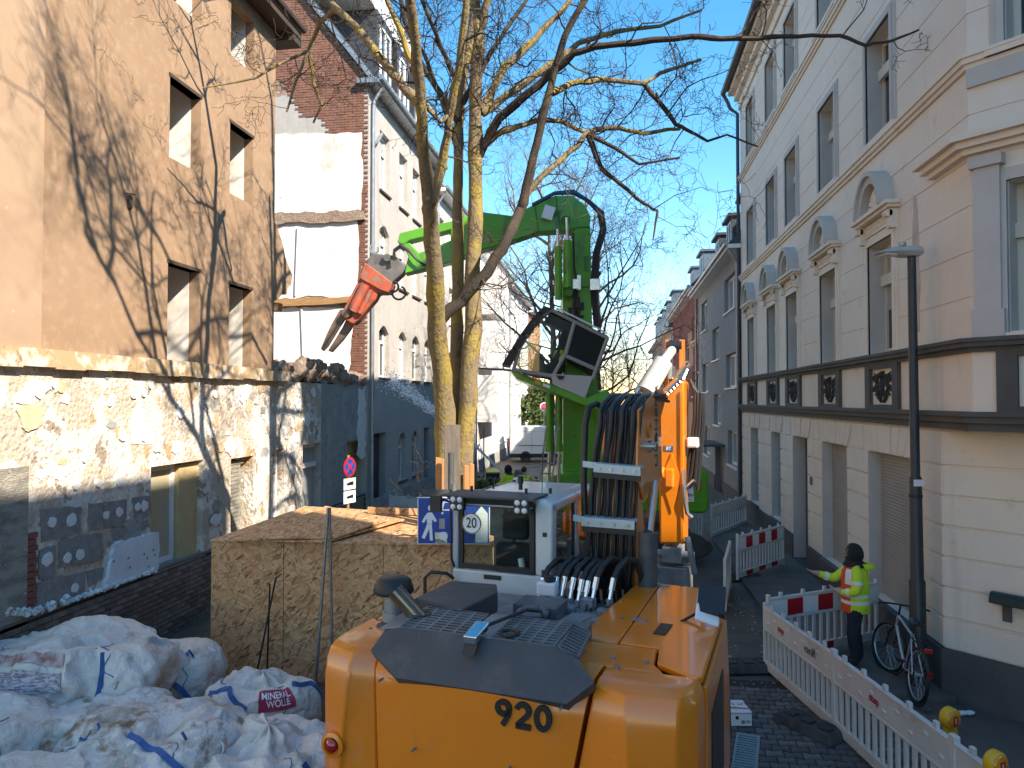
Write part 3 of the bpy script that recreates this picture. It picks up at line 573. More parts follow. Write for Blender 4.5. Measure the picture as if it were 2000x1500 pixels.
w = MB(); w.fb(CF, -.0, 2.3, 7.9, 8.14, -.01, .05); w.build('corner_band', m_trim, ch)
# ground-floor shutters, door
for (a,b,c,d,k) in ground:
    if k == 'd':
        s = MB(); s.fb(F, a+.05, b-.05, .12, d-.03, -.32, -.27); s.fb(F,a+.15,b-.15,.3,1.2,-.27,-.25); s.fb(F,a+.15,b-.15,1.4,2.7,-.27,-.25); s.build('door', m_dtrim, ch)
    else:
        s = MB(); n = int((d-c)/.055)
        for i in range(n): z = c+i*.055; s.fb(F, a+.03, b-.03, z, z+.047, -.21, -.19)
        s.fb(F, a+.03, b-.03, c, d, -.225, -.212); s.build('roller_shutter', m_shut, ch)
        s = MB(); s.fb(F, a-.05, b+.05, c-.06, c-.003, -.22, .09); s.build('sill', m_dtrim, ch)
    s = MB(); s.fb(F, a-.002, a+.012, c, d, -.3, .016); s.fb(F, b-.012, b+.002, c, d, -.3, .016); s.build('reveal_lining', m_trim, ch)
s = MB(); s.fb(F, 16.75, 16.92, 2.1, 2.28, .012, .03); s.build('number_plate', mat('number_blue', (.03,.06,.15), .4), ch)
# dark green box on the corner wall
o = thing('wall_box', 'dark green rounded box fixed to the cream corner wall at the right edge', 'box', CG.p(.95,1.3,.1))
s = MB(); s.loft([[CG.p(u, 1.42+.17*sin(t*pi/6-.2), .02+.12*(1-cos(t*pi/6))) for t in range(7)] for u in (.62,2.0)], True, True); s.build('casing', mat('dark_green_metal', (.012,.03,.024), .35), o, bevel=.01)
s = MB(); s.fb(CG, .7, .8, 1.2, 1.5, .0, .04); s.fb(CG, 1.6, 1.7, 1.2, 1.5, .0, .04); s.build('mounting', m_dtrim, o)
s = MB(); q = jag([(11.05,5.0),(11.0,6.2),(11.08,7.0),(11.2,7.05),(11.26,6.2),(11.2,5.0)], .03, .2, random.Random(3)); plate(F, q, .0008, .0016).build('soot_streak', mat('soot', (.40,.36,.32), .9, col2=(.55,.48,.41), vs=4, lo=.3, hi=.6), ch)
# ------------------------------------------------------------ houses beyond on the right
m_gr2 = mat('blue_grey_render', (.30,.305,.31), .95, col2=(.27,.275,.28), vs=1, col3=(.35,.35,.35), vs3=40, lo3=.55, hi3=.7, bump=.3, bs=160)
def rw(x0, x1, yt, yb): xm = (x0+x1)/2; a = gx(x1,750,4.4).y; b = gx(x0,750,4.4).y; return (a, b, gx(xm,yb,4.4).z, gx(xm,yt,4.4).z)
w3 = [rw(1416,1437,537,606), rw(1418,1439,690,757), rw(1421,1441,842,910), rw(1392,1405,640,703), rw(1394,1407,770,830), rw(1371,1382,588,646), rw(1372,1383,710,766), rw(1374,1385,832,888)]
town_house('terraced_house', 'grey rendered house with white windows and a small door canopy', RIGHT, 25.62, 38.3, 9.35, m_gr2, w3, rise=5.5, plinth=m_dtrim, door=[rw(1396,1412,872,966)], gm=m_gpale, t=.1,
    dorm=((27,28.6,10.0,11.7,-.5),(30.5,32.1,10.0,11.7,-.5),(34,35.6,10.0,11.7,-.5)))
hs = bpy.data.objects['terraced_house']
a = rw(1396,1412,872,966); s = MB(); s.fb(RIGHT, a[0]-.4, a[1]+.4, a[3]+.08, a[3]+.18, 0, .9); s.build('canopy', m_dtrim, hs)
for i, (u, z) in enumerate(((29.5,14),(36.5,14.2))):
    s = MB(); s.fb(RIGHT, u-.6, u+.6, 10, z, -4.6, -3.6); s.build('chimney', m_white, hs)
    s = MB(); s.cyl(RIGHT.p(u-.25,z-.1,-4), RIGHT.p(u-.25,z+1.6,-4), .13); s.cyl(RIGHT.p(u+.25,z-.1,-4.1), RIGHT.p(u+.25,z+1.5,-4.1), .13); s.build('flue', m_zinc, hs)
s = MB(); p = RIGHT.p(27.2,11.9,-2); s.tube([p, p+V((0,0,2.2))], .02, 5); s.tube([p+V((-.9,-.6,1.7)), p+V((.5,.4,2.0))], .015, 5); s.build('aerial', m_zinc, hs)
m_red = mat('oxblood_render', (.20,.055,.045), .9, col2=(.16,.045,.04), vs=2); m_peach = mat('peach_render', (.50,.27,.17), .95, col2=(.44,.24,.15), vs=1.5, bump=.2)
w4 = [rw(1352,1363,615,665), rw(1337,1346,675,707), rw(1353,1365,725,774), rw(1354,1367,836,884), rw(1327,1332,641,664), rw(1330,1336,760,790), rw(1332,1338,850,885)]
town_house('terraced_house', 'peach and dark red panelled house behind the raised orange arm', RIGHT, 38.4, 54.8, 9.9, m_peach, w4, rise=5, gm=m_gdark,
    panels=((38.5,44,8.0,9.85,m_red),(44,54.6,6.2,9.85,m_red),(38.5,41.0,5.0,7.0,m_red),(41,47,3.9,6.0,m_red),(38.5,54,0.1,1.4,m_red)), dorm=((41,43,10.6,12.4,-.6),(46,48,10.6,12.4,-.6)), dm=m_slateb)
town_house('terraced_house', 'beige house with a row of blue grey dormers along its roof', RIGHT, 54.9, 84, 9.4, mat('beige_render', (.52,.40,.30), .95, col2=(.46,.35,.27), vs=1), grid_wins(55,84,8,((1.2,2.8),(4.1,5.7),(7,8.5)),1.1), rise=5.5, rm=m_slateb,
    dorm=((57,60,9.7,12.6,-.3),(63,66,9.7,12.6,-.3),(69,72,9.7,12.6,-.3),(75,78,9.7,12.6,-.3),(80,83,9.7,12.6,-.3)), dm=m_slateb)
# ------------------------------------------------------------ blocks outside the frame, across the side street, whose shade falls on the site
o = thing('apartment_block', 'apartment block with added shading wing across the side street, outside the photo on the right', 'house', (11,-8,0))
s = MB(); s.prism([(6,-26,0),(6,3.4,0),(6.9,3.4,0),(6.9,-.5,0),(17,-.5,0),(17,-26,0)], (0,0,15.1)); s.build('wall', m_gwall, o); s = MB(); s.prism([(6.2,-26,15.11),(16.8,-26,15.11),(11.5,-26,17)], (0,25.3,0)); s.build('roof', m_slate, o)  # narrow front wing added to shade the cab yet leave the box top sunlit
o = thing('apartment_block', 'low plastered apartment block closing the side street, outside the photo on the right', 'house', (30,2,0))
s = MB(); s.box((19,-14,0),(30,8,16.6)); s.build('wall', m_gwall, o)
# ------------------------------------------------------------ orange wheeled excavator in the foreground
m_or = mat('orange_paint', (.76,.215,.007), .32, coat=.5, col2=(.72,.20,.007), vs=1.2, col3=(.52,.22,.06), vs3=18, lo3=.68, hi3=.8, bump=.02, bs=300)
layer(m_or, (.42,.30,.17), (3,3,3), .56, .78, .30, 3); layer(m_or, (.50,.38,.24), (1.5,40,14), .70, .75, .35, 5); layer(m_or, (.20,.12,.06), (14,14,14), .71, .76, .6, 1); layer(m_or, (.33,.16,.05), (22,22,2.2), .64, .72, .35, 9)
m_graph = mat('matte_graphite', (.05,.055,.062), .55, col2=(.065,.07,.076), vs=3, col3=(.10,.10,.10), vs3=14, lo3=.62, hi3=.75)
layer(m_graph, (.16,.145,.125), (4,4,4), .52, .76, .5, 3); layer(m_graph, (.22,.21,.2), (30,6,6), .70, .74, .5, 6)
m_steel = mat('grey_machine_steel', (.26,.28,.30), .45, .3, col2=(.17,.18,.19), vs=6, lo=.45, hi=.65, col3=(.36,.36,.36), vs3=11)
m_cabw = mat('pale_grey_cab_paint', (.60,.62,.62), .35, coat=.3, col2=(.53,.55,.55), vs=3, col3=(.4,.38,.34), vs3=12, lo3=.68, hi3=.75)
m_rub = mat('black_rubber', (.015,.015,.017), .45, col2=(.025,.025,.026), vs=20)
m_rubd = mat('dusty_rubber', (.03,.03,.03), .85, col2=(.07,.065,.06), vs=6, bump=.4, bs=60)
m_blk = mat('black_plastic', (.02,.02,.022), .5)
m_chr = mat('chrome', (.75,.76,.78), .12, 1); m_fit = mat('zinc_fitting', (.62,.63,.62), .28, .9, col2=(.45,.44,.42), vs=20)
m_brkt = mat('pale_blue_steel_bracket', (.45,.55,.60), .4, .3)
m_glass = glassy('clear_cab_glass', (.93,.97,.95), .05); m_seat = mat('seat_fabric', (.02,.02,.022), .9)
m_led = mat('lamp_lens', (.7,.72,.72), .15, spec=.8); m_tail = mat('tail_lamp_red', (.30,.01,.008), .15, coat=.6); m_paper = mat('white_plastic', (.75,.75,.76), .5)
m_ink = mat('black_lettering', (.012,.012,.012), .5); m_wht = mat('white_lettering', (.8,.8,.8), .5)
A = radians(13.2); E0 = V((-.744, 4.48, 0))
ex = thing('wheeled_excavator', 'orange wheeled excavator seen from behind with 920 on its tail and pale grey cab', 'excavator', E0, -A)
MX = Matrix.LocRotScale(E0, ex.rotation_euler, V((1,1,1))); MXI = MX.inverted()
def el(x, y, r=None, f=None, z=None):                      # measured point in the machine's own frame: right, forward, up
    o, d = MXI @ C0, MXI.to_3x3() @ ray(x, y)
    k = (r-o.x)/d.x if r is not None else (f-o.y)/d.y if f is not None else (z-o.z)/d.z
    return o + d*k
def B(mb, name, m, par=None, **k): return mb.build(name, m, par or ex, local=True, **k)
# chassis and wheels
s = MB(); s.box((-.55,.2,.55),(.55,4.6,1.0)); s.box((-.9,.7,.45),(.9,1.1,.75)); s.box((-.9,3.5,.45),(.9,3.9,.75)); s.cyl((0,2.3,1.0),(0,2.3,1.15),.6,n=32); B(s, 'chassis', m_blk, bevel=.03)
for sx in (-1,1):
    for f in (.9,3.7):
        s = MB(); s.lathe((sx*.55,f,.5), [(.26,0),(.44,0),(.5,.05),(.5,.24),(.44,.29),(.3,.29),(.3,.33),(.44,.33),(.5,.38),(.5,.5),(.44,.55),(.26,.55)], 28, (sx,0,0)); wh = B(s, 'wheel', m_rubd, smooth=True)
        s = MB(); s.lathe((sx*1.03,f,.5), [(.27,0),(.26,.06),(.14,.04),(.12,.1),(.02,.1)], 20, (sx,0,0)); B(s, 'rim', m_graph, wh)
s = MB(); s.box((-1.22,.25,1.05),(1.2,2.38,2.12)); s.box((-1.2,2.3,1.05),(.9,3.3,1.35)); B(s, 'upper_frame', m_blk)
# tail: centre panel and two corner cowls
def prof(z): return -.02 if z > 2.3 else (-.075 if z > 2.24 else -.115 - .02*(2.2-z))
s = MB(); zs = [1.15,1.5,1.85,2.1,2.19,2.25,2.31]
rings = []
for z in zs:
    t = (z-1.15)/1.16; ra, rb = -.80-.06*t, .40+.225*t; n = 12; top = z
    ring = []
    for i in range(n+1):
        r = ra+(rb-ra)*i/n; dz = 0
        if z > 2.2: dz = -.12*max(0, 1-abs((r-.0+.1)/.72)**4)*(z-2.2)/.11
        ring.append(V((r, prof(z)+.05*((r+.1)/.7)**2, z+dz)))
    rings.append(ring + [V((rb,.3,z)), V((ra,.3,z))])
s.loft(rings); cp = B(s, 'rear_panel', m_or, smooth=True, ang=50)
for x, y in ((1100,1378),(998,1494),(812,1460),(748,1325)):
    p = el(x, y, f=-.1); q = MB(); q.cyl((p.x,-.16,p.z),(p.x,-.1,p.z),.008,n=8); B(q, 'rivet', m_steel, cp)
def cowl(sg, ri_t, ri_b, ro):
    s = MB(); rings = []
    for z, tp, rnd in ((1.0,0,0),(1.4,.3,0),(1.8,.6,0),(2.1,.85,0),(2.22,.94,.02),(2.28,.98,.06),(2.305,1,.13)):
        ri = ri_b+(ri_t-ri_b)*tp; w = ro-ri; k = rnd
        rid = ri+w*(.62-.30*tp)
        pl = [(ri,.28),(ri,-.085+.05*tp+k),(rid-w*.06,-.10+k),(rid,-.145+.03*tp+k),(ro-w*.18,-.05+k),(ro-w*.03-k*.4,.07+k),(ro-k*.4,.24),(ro-k*.4,.30 if sg > 0 else .62)]
        rings.append([V((sg*r, f, z)) for r, f in pl])
    s.loft(rings); return B(s, 'corner_cowl', m_or, smooth=True, bevel=.012, ang=28)
lc = cowl(-1, .875, .815, 1.35); rc = cowl(1, .64, .415, 1.25)
for c, (x, y) in ((lc,(650,1455)),):
    p = el(x, y, f=-.13); s = MB(); s.lathe((p.x,-.13,p.z), [(.085,.02),(.085,-.012),(.06,-.02),(.055,.0)], 24, (0,1,0)); B(s, 'lamp_recess', m_or, c, smooth=True); s = MB(); s.lathe((p.x,-.15,p.z), [(.001,-.02),(.03,-.016),(.046,0),(.046,.03)], 20, (0,1,0)); B(s, 'tail_lamp', m_tail, c, smooth=True)
p = el(1017, 1403, f=-.15)
def numeral(paths, cx, cz, w, h, wd, m, par, f):
    q = MB()
    for pts in paths:
        P2 = [V((cx+x*w, f, cz+z*h)) for x, z in pts]; L_, R__ = [], []
        for i, p_ in enumerate(P2):
            d = (P2[min(i+1,len(P2)-1)]-P2[max(i-1,0)]).normalized(); nn = V((-d.z,0,d.x))*wd/2; L_.append(p_+nn); R__.append(p_-nn)
        q.loft([[L_[i], R__[i], R__[i]+V((0,.02,0)), L_[i]+V((0,.02,0))] for i in range(len(P2))])
    return B(q, 'model_numeral', m, par)
def arc(cx, cz, rx, rz, a0, a1, n=18): return [(cx+rx*cos(radians(a0+(a1-a0)*i/n)), cz+rz*sin(radians(a0+(a1-a0)*i/n))) for i in range(n+1)]
for i, ps in enumerate(([arc(0,.22,.36,.25,0,360), [(.36,.2),(.3,-.05),(.12,-.3),(-.05,-.49)]], [arc(0,.2,.36,.27,170,-35)+[(-.05,-.2),(-.36,-.42)], [(-.44,-.44),(.46,-.44)]], [arc(0,0,.38,.44,0,360,26)])):
    x_ = p.x-.125+.125*i; numeral(ps, x_, p.z-.02*i*0, .105, .145, .034, m_ink, cp, -.132+.05*((x_+.1)/.7)**2)
# right hood panels, z about 2.3
def panel(pts, z, name='hood_panel', th=.05, m=None, bv=.012): return B(MB().prism([V((a,b,z-th)) for a,b in pts], (0,0,th)), name, m or m_or, bevel=bv, smooth=True, ang=30)
panel([(.36,.725),(.615,.725),(.615,2.43),(.42,2.46),(.34,1.2)], 2.315)
hp = panel([(.625,.725),(.90,.725),(.935,.44),(1.2,.27),(1.235,.32),(1.235,1.7),(.98,2.41),(.625,2.43)], 2.315)
panel([(.36,.30),(1.0,.30),(.92,.43),(.89,.715),(.36,.715)], 2.305)
panel([(-1.27,.63),(-1.2,.63),(-1.2,1.92),(-1.27,1.92)], 2.30, 'side_rail', .5)
panel([(-1.24,.3),(-.9,.3),(-.9,.6),(-1.24,.6)], 2.295, 'hood_panel', .04)
s = MB()
for (x,y) in ((1287,1143),(1240,1210)): p = el(x,y,z=2.32); s.box((p.x-.03,p.y-.02,2.316),(p.x+.09,p.y+.02,2.326)); s.cyl((p.x,p.y-.025,2.328),(p.x,p.y+.025,2.328),.012,n=8); s.cyl((p.x-.1,p.y,2.316),(p.x-.1,p.y,2.33),.014,n=8)
B(s, 'hinge', m_steel, hp)
p = el(1293,1228,z=2.32); s = MB(); s.prism([(p.x-.045,p.y-.13,2.317),(p.x+.045,p.y-.13,2.317),(p.x+.06,p.y+.13,2.317),(p.x-.03,p.y+.13,2.317)], (0,0,.006)); B(s, 'grip_recess', m_blk, hp, bevel=.02)
s = MB()
for (x,y) in ((1197,1285),(1262,1294),(1213,1175),(1205,1303)): p = el(x,y,z=2.31); s.cyl((p.x,p.y,2.305),(p.x,p.y,2.322),.016,n=10)
B(s, 'bolt', m_steel, hp)
# side walls
s = MB(); s.prism([V((1.225,f,z)) for f,z in ((.31,1.0),(2.0,1.0),(2.0,1.6),(1.75,2.25),(.33,2.25))], (.035,0,0)); sd = B(s, 'side_door', m_or, bevel=.01)
s = MB(); s.box((1.258,.55,1.3),(1.268,1.35,2.0)); B(s, 'side_grille', m_blk, sd)
s = MB(); s.box((-1.26,.62,1.0),(-1.225,1.9,1.79)); B(s, 'side_door', m_or, bevel=.01)
# dark engine cover with slotted grille
cv = [( -.87,-.095,2.335),(-.66,-.125,2.195),(.50,-.125,2.205),(.655,-.075,2.335)]; tp = [(-.90,.16,2.41),(-.74,.06,2.455),(.34,.08,2.455),(.50,.10,2.40)]
s = MB(); s.add([*cv, *tp], [(0,1,5,4),(1,2,6,5),(2,3,7,6)]); s.add([V(p)-V((0,-.05,.06)) for p in cv+tp], [(4,5,1,0),(5,6,2,1),(6,7,3,2)])
for a, b in ((0,1),(1,2),(2,3),(3,7),(7,6),(6,5),(5,4),(4,0)):
    P8 = cv+tp; s.add([P8[a],P8[b],V(P8[b])-V((0,-.05,.06)),V(P8[a])-V((0,-.05,.06))], [(0,1,2,3)])
co = B(s, 'engine_cover', m_graph, bevel=.02, smooth=True, ang=25)
def slotted(o, ux, uy, nx, ny, w, h, gx_, gy_, m, name, th=.012):
    """plate with real slots: bars between slots"""
    o, ux, uy = V(o), V(ux), V(uy); L1, L2 = ux.length, uy.length; ux = ux/L1; uy = uy/L2; n = ux.cross(uy); s = MB()
    def bar(a0,a1,b0,b1): s.prism([o+ux*a0+uy*b0, o+ux*a1+uy*b0, o+ux*a1+uy*b1, o+ux*a0+uy*b1], n*th)
    cw, rh = L1/nx, L2/ny
    for i in range(nx+1): bar(max(0,i*cw-gx_/2), min(L1,i*cw+gx_/2), 0, L2)
    for i in range(nx):
        for j in range(ny+1): bar(i*cw+gx_/2, (i+1)*cw-gx_/2, max(0,j*rh-gy_/2), min(L2,j*rh+gy_/2))
    return B(s, name, m)
m_gril = mat('grey_grille', (.17,.185,.20), .45, .2, col2=(.12,.13,.14), vs=5)
slotted((-.74,.07,2.452),(.50,.0,0),(-.02,.42,.02),5,9,0,0,.022,.02,m_gril,'grille_plate'); slotted((-.08,.08,2.452),(.44,.005,0),(0,.42,.02),5,9,0,0,.022,.02,m_gril,'grille_plate')
slotted((.37,.10,2.445),(.13,.02,-.055),(-.03,.42,.02),1,9,0,0,.03,.02,m_gril,'grille_plate')
s = MB(); s.prism([(-.24,.07,2.452),(-.08,.08,2.452),(-.08,.5,2.47),(-.24,.49,2.47)], (0,0,.012)); s.prism([(-.93,.12,2.40),(-.74,.07,2.45),(-.74,.49,2.47),(-.95,.45,2.41)], (0,0,.012)); s.box((-.9,.1,2.1),(.45,.5,2.36)); s.box((-1.15,.5,2.05),(.36,1.92,2.22)); B(s, 'engine_deck', m_steel)
s = MB(); s.prism([(-.22,-.03,2.44),(-.13,-.03,2.44),(-.10,.11,2.50),(-.19,.11,2.50)], (0,0,.05)); B(s, 'latch', m_chr, bevel=.006); s = MB(); s.prism([(-.22,-.06,2.38),(-.13,-.06,2.38),(-.12,-.02,2.45),(-.21,-.02,2.45)], (0,.02,0)); B(s, 'latch_keeper', m_blk)
s = MB(); s.tube([(-.15,.1,2.51),(-.08,.35,2.51),(.0,.55,2.52),(.08,.62,2.5),(.13,.6,2.44)], .013, 8); B(s, 'cable', m_rub, smooth=True)
s = MB(); s.torus((.02,.17,2.475), (0,0,1), .06, .012, 20, 6); s.cyl((-.02,.2,2.44),(.08,.14,2.46),.03,n=12); B(s, 'filler_hole', m_blk)
# exhaust, intake, filter box, hand rail
s = MB(); ax = V((-.62,-.16,.66)).normalized(); b0 = V((-.73,.33,2.44)); s.lathe(b0, [(.06,0),(.06,.27),(.052,.27),(.052,.05)], 24, ax, caps=False); B(s, 'exhaust_pipe', mat('heat_stained_steel', (.24,.21,.16), .28, .9, col2=(.14,.13,.12), vs=7), smooth=True); s = MB(); s.torus(b0+V((0,0,.03)), (0,0,1), .075, .014, 20, 6); B(s, 'exhaust_collar', m_blk)
c = V((-1.08,.55,0)); s = MB(); s.lathe(c, [(.001,2.66),(.10,2.655),(.132,2.635),(.155,2.56),(.15,2.54),(.12,2.53),(.05,2.53)], 30); B(s, 'intake_cap', m_blk, smooth=True, ang=60); s = MB(); s.lathe(c, [(.07,2.54),(.07,2.40),(.085,2.40),(.085,2.33),(.07,2.33),(.07,2.1)], 24); B(s, 'intake_pipe', m_steel, smooth=True)
s = MB(); s.box((-1.16,.42,2.2),(-.82,.70,2.33)); s.cyl((-.95,.40,2.3),(-.85,.40,2.3),.07,n=16); s.cyl((-1.2,.38,2.28),(-1.15,.38,2.28),.03); B(s, 'air_duct', m_graph, bevel=.02)
s = MB(); q = [(-.92,.58),(-.46,.46),(-.40,.98),(-.50,1.2),(-.90,1.16)]; s.prism([V((a,b,2.34)) for a,b in q], (0,0,.16)); B(s, 'filter_box', m_graph, bevel=.012)
s = MB(); q = [el(830,1158,f=1.75),el(830,1128,f=1.78),el(842,1117,f=1.8),el(873,1120,f=1.86),el(886,1130,f=1.9)]; q[0].z -= .2; s.tube(q, .017, 8); B(s, 'hand_rail', m_blk, smooth=True)
rr = random.Random(4)
s = MB()
for i in range(26):
    a = V((rr.uniform(-.35,.35), rr.uniform(.6,1.85), 2.22)); s.box((a.x-rr.uniform(.02,.07),a.y-rr.uniform(.02,.06),2.2),(a.x+.04,a.y+.05,2.24+rr.uniform(.0,.08)))
for i in range(5): s.cyl((.06+i*.035,.62,2.33+.008*i),(.19+i*.035,1.1,2.36),.014,n=8)
B(s, 'engine_block', m_steel, bevel=.006)
s = MB(); s.box((-.38,1.25,2.2),(.0,1.55,2.34)); s.lathe((-.17,1.15,2.3), [(.13,0),(.13,.03),(.1,.05),(.06,.05),(.05,.08),(.001,.08)], 24); s.box((-.1,.75,2.25),(.12,.85,2.37)); s.box((.22,.60,2.3),(.42,.76,2.42)); B(s, 'tank_cover', m_gril, bevel=.008)
s = MB(); s.box((-.33,1.68,2.3),(-.15,1.8,2.42)); B(s, 'reservoir', m_paper, bevel=.02); s = MB(); s.cyl((-.22,1.73,2.42),(-.22,1.73,2.47),.045); B(s, 'reservoir_cap', m_blk)
# cab
rl, rR, f0, f1, zt = -1.27, -.27, 1.95, 3.6, 3.2
s = MB(); s.box((rl,f0,1.2),(rR,f0+.06,2.40)); s.box((rl,f0+.06,1.2),(rl+.06,f1,1.9)); s.box((rR-.06,f0+.06,1.2),(rR,f1,2.2))
s.box((rl,f0,2.4),(rl+.06,f0+.1,3.1)); s.box((rR-.165,f0,2.4),(rR,f0+.14,3.06)); s.box((rl,f1-.08,1.9),(rl+.06,f1,3.1)); s.box((rR-.07,f1-.08,2.2),(rR,f1,3.1)); s.box((rR-.07,2.75,2.2),(rR,2.85,3.06))
cf = B(s, 'cab_frame', m_cabw, bevel=.02, smooth=True, ang=40)
s = MB(); s.loft([[V((rR-.165,f,2.98)) for f in (f0-.0,f1)]+[V((rR-.165,f1,3.065)),V((rR-.165,f0,3.10))],[V((rR-.06,f0,2.98)),V((rR-.06,f1,2.98)),V((rR-.06,f1,3.06)),V((rR-.06,f0+.02,3.095))],[V((rR,f0+.02,2.98)),V((rR,f1,2.98)),V((rR,f1,3.03)),V((rR,f0+.05,3.05))]]); B(s, 'roof_edge', m_cabw, bevel=.015)
s = MB(); s.box((rl-.01,f0-.02,3.0),(rR-.17,f1,3.06)); rf = B(s, 'roof', m_cabw, bevel=.03)
s = MB(); s.prism([V((rl-.03,f0-.17,3.10)),V((rR-.12,f0-.17,3.10)),V((rR-.12,f0+.26,3.10)),V((rl-.03,f0+.26,3.10))], (0,0,.02)); s.prism([V((rl-.0,f0-.15,3.10)),V((rR-.13,f0-.15,3.10)),V((rR-.15,f0-.01,3.02)),V((rl+.02,f0-.01,3.02))], (0,.02,-.005)); B(s, 'roof_visor', m_graph, rf, bevel=.006)
s = MB(); s.tube([(rl+.3,f0+.15,3.15),(rl+.3,f0+.15,3.24),(rl+.33,f0+.15,3.26),(rl+.36,f0+.15,3.24),(rl+.36,f0+.15,3.15)], .008, 6); s.cyl((rl+.62,f0+.2,3.15),(rl+.62,f0+.2,3.22),.02,n=10); s.cyl((rl+.62,f0+.2,3.21),(rl+.62,f0+.2,3.28),.028,n=10)
for a in ((rl+.2,f0),(rl+.95,f0+.1),(rR-.25,f0)): s.cyl((a[0],a[1],3.14),(a[0],a[1],3.19),.015,n=8)
s.cyl((rl+.87,f0+.1,3.14),(rl+.875,f0+.1,3.52),.004,n=5); B(s, 'roof_fitting', m_blk, rf)
for r in (rl+.12, rR-.24):
    s = MB(); s.box((r-.075,f0-.17,2.975),(r+.075,f0-.11,3.115)); wl = B(s, 'work_lamp', m_blk, rf, bevel=.01)
    s = MB()
    for i in (-1,1):
        for j in (-1,1): s.ball((r+i*.034, f0-.17, 3.045+j*.034), .027, .012, .027, 10, 6)
    B(s, 'lens', m_led, wl, smooth=True)
s = MB(); z0, z1, a, b = 2.41, 3.05, rl+.065, rR-.17
for q in ((a,z0,a+.045,z1),(b-.045,z0,b,z1),(a+.045,z0,b-.045,z0+.05),(a+.045,z1-.05,b-.045,z1)): s.box((q[0],f0-.004,q[1]),(q[2],f0+.03,q[3]))
wr = B(s, 'window_seal', m_blk, cf); s = MB(); s.box((a+.02,f0+.008,z0+.02),(b-.02,f0+.014,z1-.02)); B(s, 'rear_window', m_glass, wr)
for (ra,fa,fb,za,zb) in ((rR-.035,2.09,2.75,2.22,3.05),(rR-.035,2.85,3.52,2.22,3.05),(rl+.03,2.05,3.52,1.92,3.08)):
    s = MB(); s.box((ra-.003,fa,za),(ra+.003,fb,zb)); B(s, 'side_window', m_glass, cf)
    s = MB(); s.box((ra-.012,fa,za),(ra+.012,fa+.05,zb)); s.box((ra-.012,fb-.05,za),(ra+.012,fb,zb)); s.box((ra-.012,fa+.05,za),(ra+.012,fb-.05,za+.04)); B(s, 'window_seal', m_blk, cf)
s = MB(); s.box((rl+.06,f1-.05,1.95),(rR-.07,f1-.04,3.08)); B(s, 'windscreen', m_glass, cf)
s = MB(); s.box((rl+.02,f0+.08,1.2),(rR-.02,f1,1.3)); s.box((rR-.25,f0+.3,1.3),(rR-.07,f1-.3,1.85)); B(s, 'cab_floor', m_blk)
s = MB(); s.box((-.95,2.35,1.7),(-.5,2.85,1.85)); s.box((-.94,2.2,1.8),(-.52,2.34,2.62)); s.box((-.86,2.18,2.66),(-.6,2.29,2.92)); s.box((-1.04,2.3,1.95),(-.97,2.75,2.03)); s.box((-.49,2.3,1.95),(-.42,2.75,2.03)); B(s, 'seat', m_seat, bevel=.04)
s = MB(); s.lathe((-.46,2.08,2.43), [(.035,0),(.035,.12),(.012,.18),(.012,.21)], 14); B(s, 'bottle', glassy('bottle_glass', (.7,.9,.85), .2, (.2,.3,.28)), cf, smooth=True); s = MB(); s.cyl((-.6,2.06,2.43),(-.62,2.07,2.52),.028); B(s, 'paper_cup', m_paper, cf)
s = MB(); s.box((rl+.33,f0-.012,2.33),(rl+.5,f0+.002,2.37)); s.box((rR-.1,f0-.006,2.42),(rR-.06,f0+.002,2.46)); s.box((rR-.09,f0-.006,2.76),(rR-.05,f0+.002,2.8)); B(s, 'catch', m_blk, cf)
p = el(921,1022,f=f0-.01); s = MB(); s.cyl((p.x,f0-.012,p.z),(p.x,f0-.006,p.z),.1,n=32); sp = B(s, 'speed_plate', m_wht, cf); s = MB(); s.torus((p.x,f0-.012,p.z),(0,1,0),.094,.004,32,6); B(s, 'plate_rim', m_ink, cf); text('20', .135, 'speed_number', m_ink, cf, MX @ V((p.x,f0-.0145,p.z)), MX.to_3x3() @ V((1,0,0)), V((0,0,1)), .001, .001, .82)
s = MB(); q = [el(882,986,f=f0-.1), el(872,985,f=f0-.12)]; s.tube([(rl-.01,f0+.02,3.02),(rl-.1,f0-.1,3.07),(rl-.13,f0-.12,3.0)], .012, 6); s.box((rl-.17,f0-.14,2.95),(rl-.06,f0-.10,3.1)); B(s, 'rear_camera', m_blk, cf)
s = MB(); s.tube([(rl+.01,f0-.03,3.0),(rl+.0,f0-.04,2.95),(rl+.01,f0-.04,2.5),(rl+.03,f0-.02,2.42)], .012, 8); B(s, 'grab_handle', m_blk, cf)
# mirror on the right
p = el(1383,1190,z=2.42); s = MB(); s.cb(p, .09, .012, .13, Matrix.Rotation(radians(-55),3,'X') @ Matrix.Rotation(.35,3,'Z')); mr = B(s, 'mirror', m_paper, bevel=.02); s = MB(); s.cb(p+V((.02,.05,.05)), .1, .03, .12, Matrix.Rotation(radians(-50),3,'X')); s.tube([p+V((.02,.05,0)), p+V((-.1,.05,-.06)), p+V((-.2,-.02,-.11))], .012, 6); B(s, 'mirror_back', m_blk, mr)
# step with anti-slip grating, at the right
s = MB(); s.box((1.27,.9,.95),(1.47,2.6,1.0))
for i in range(36): s.box((1.29,.92+i*.046,1.0),(1.45,.945+i*.046,1.012))
B(s, 'step_grating', mat('galvanised_step', (.22,.30,.33), .45, .5))
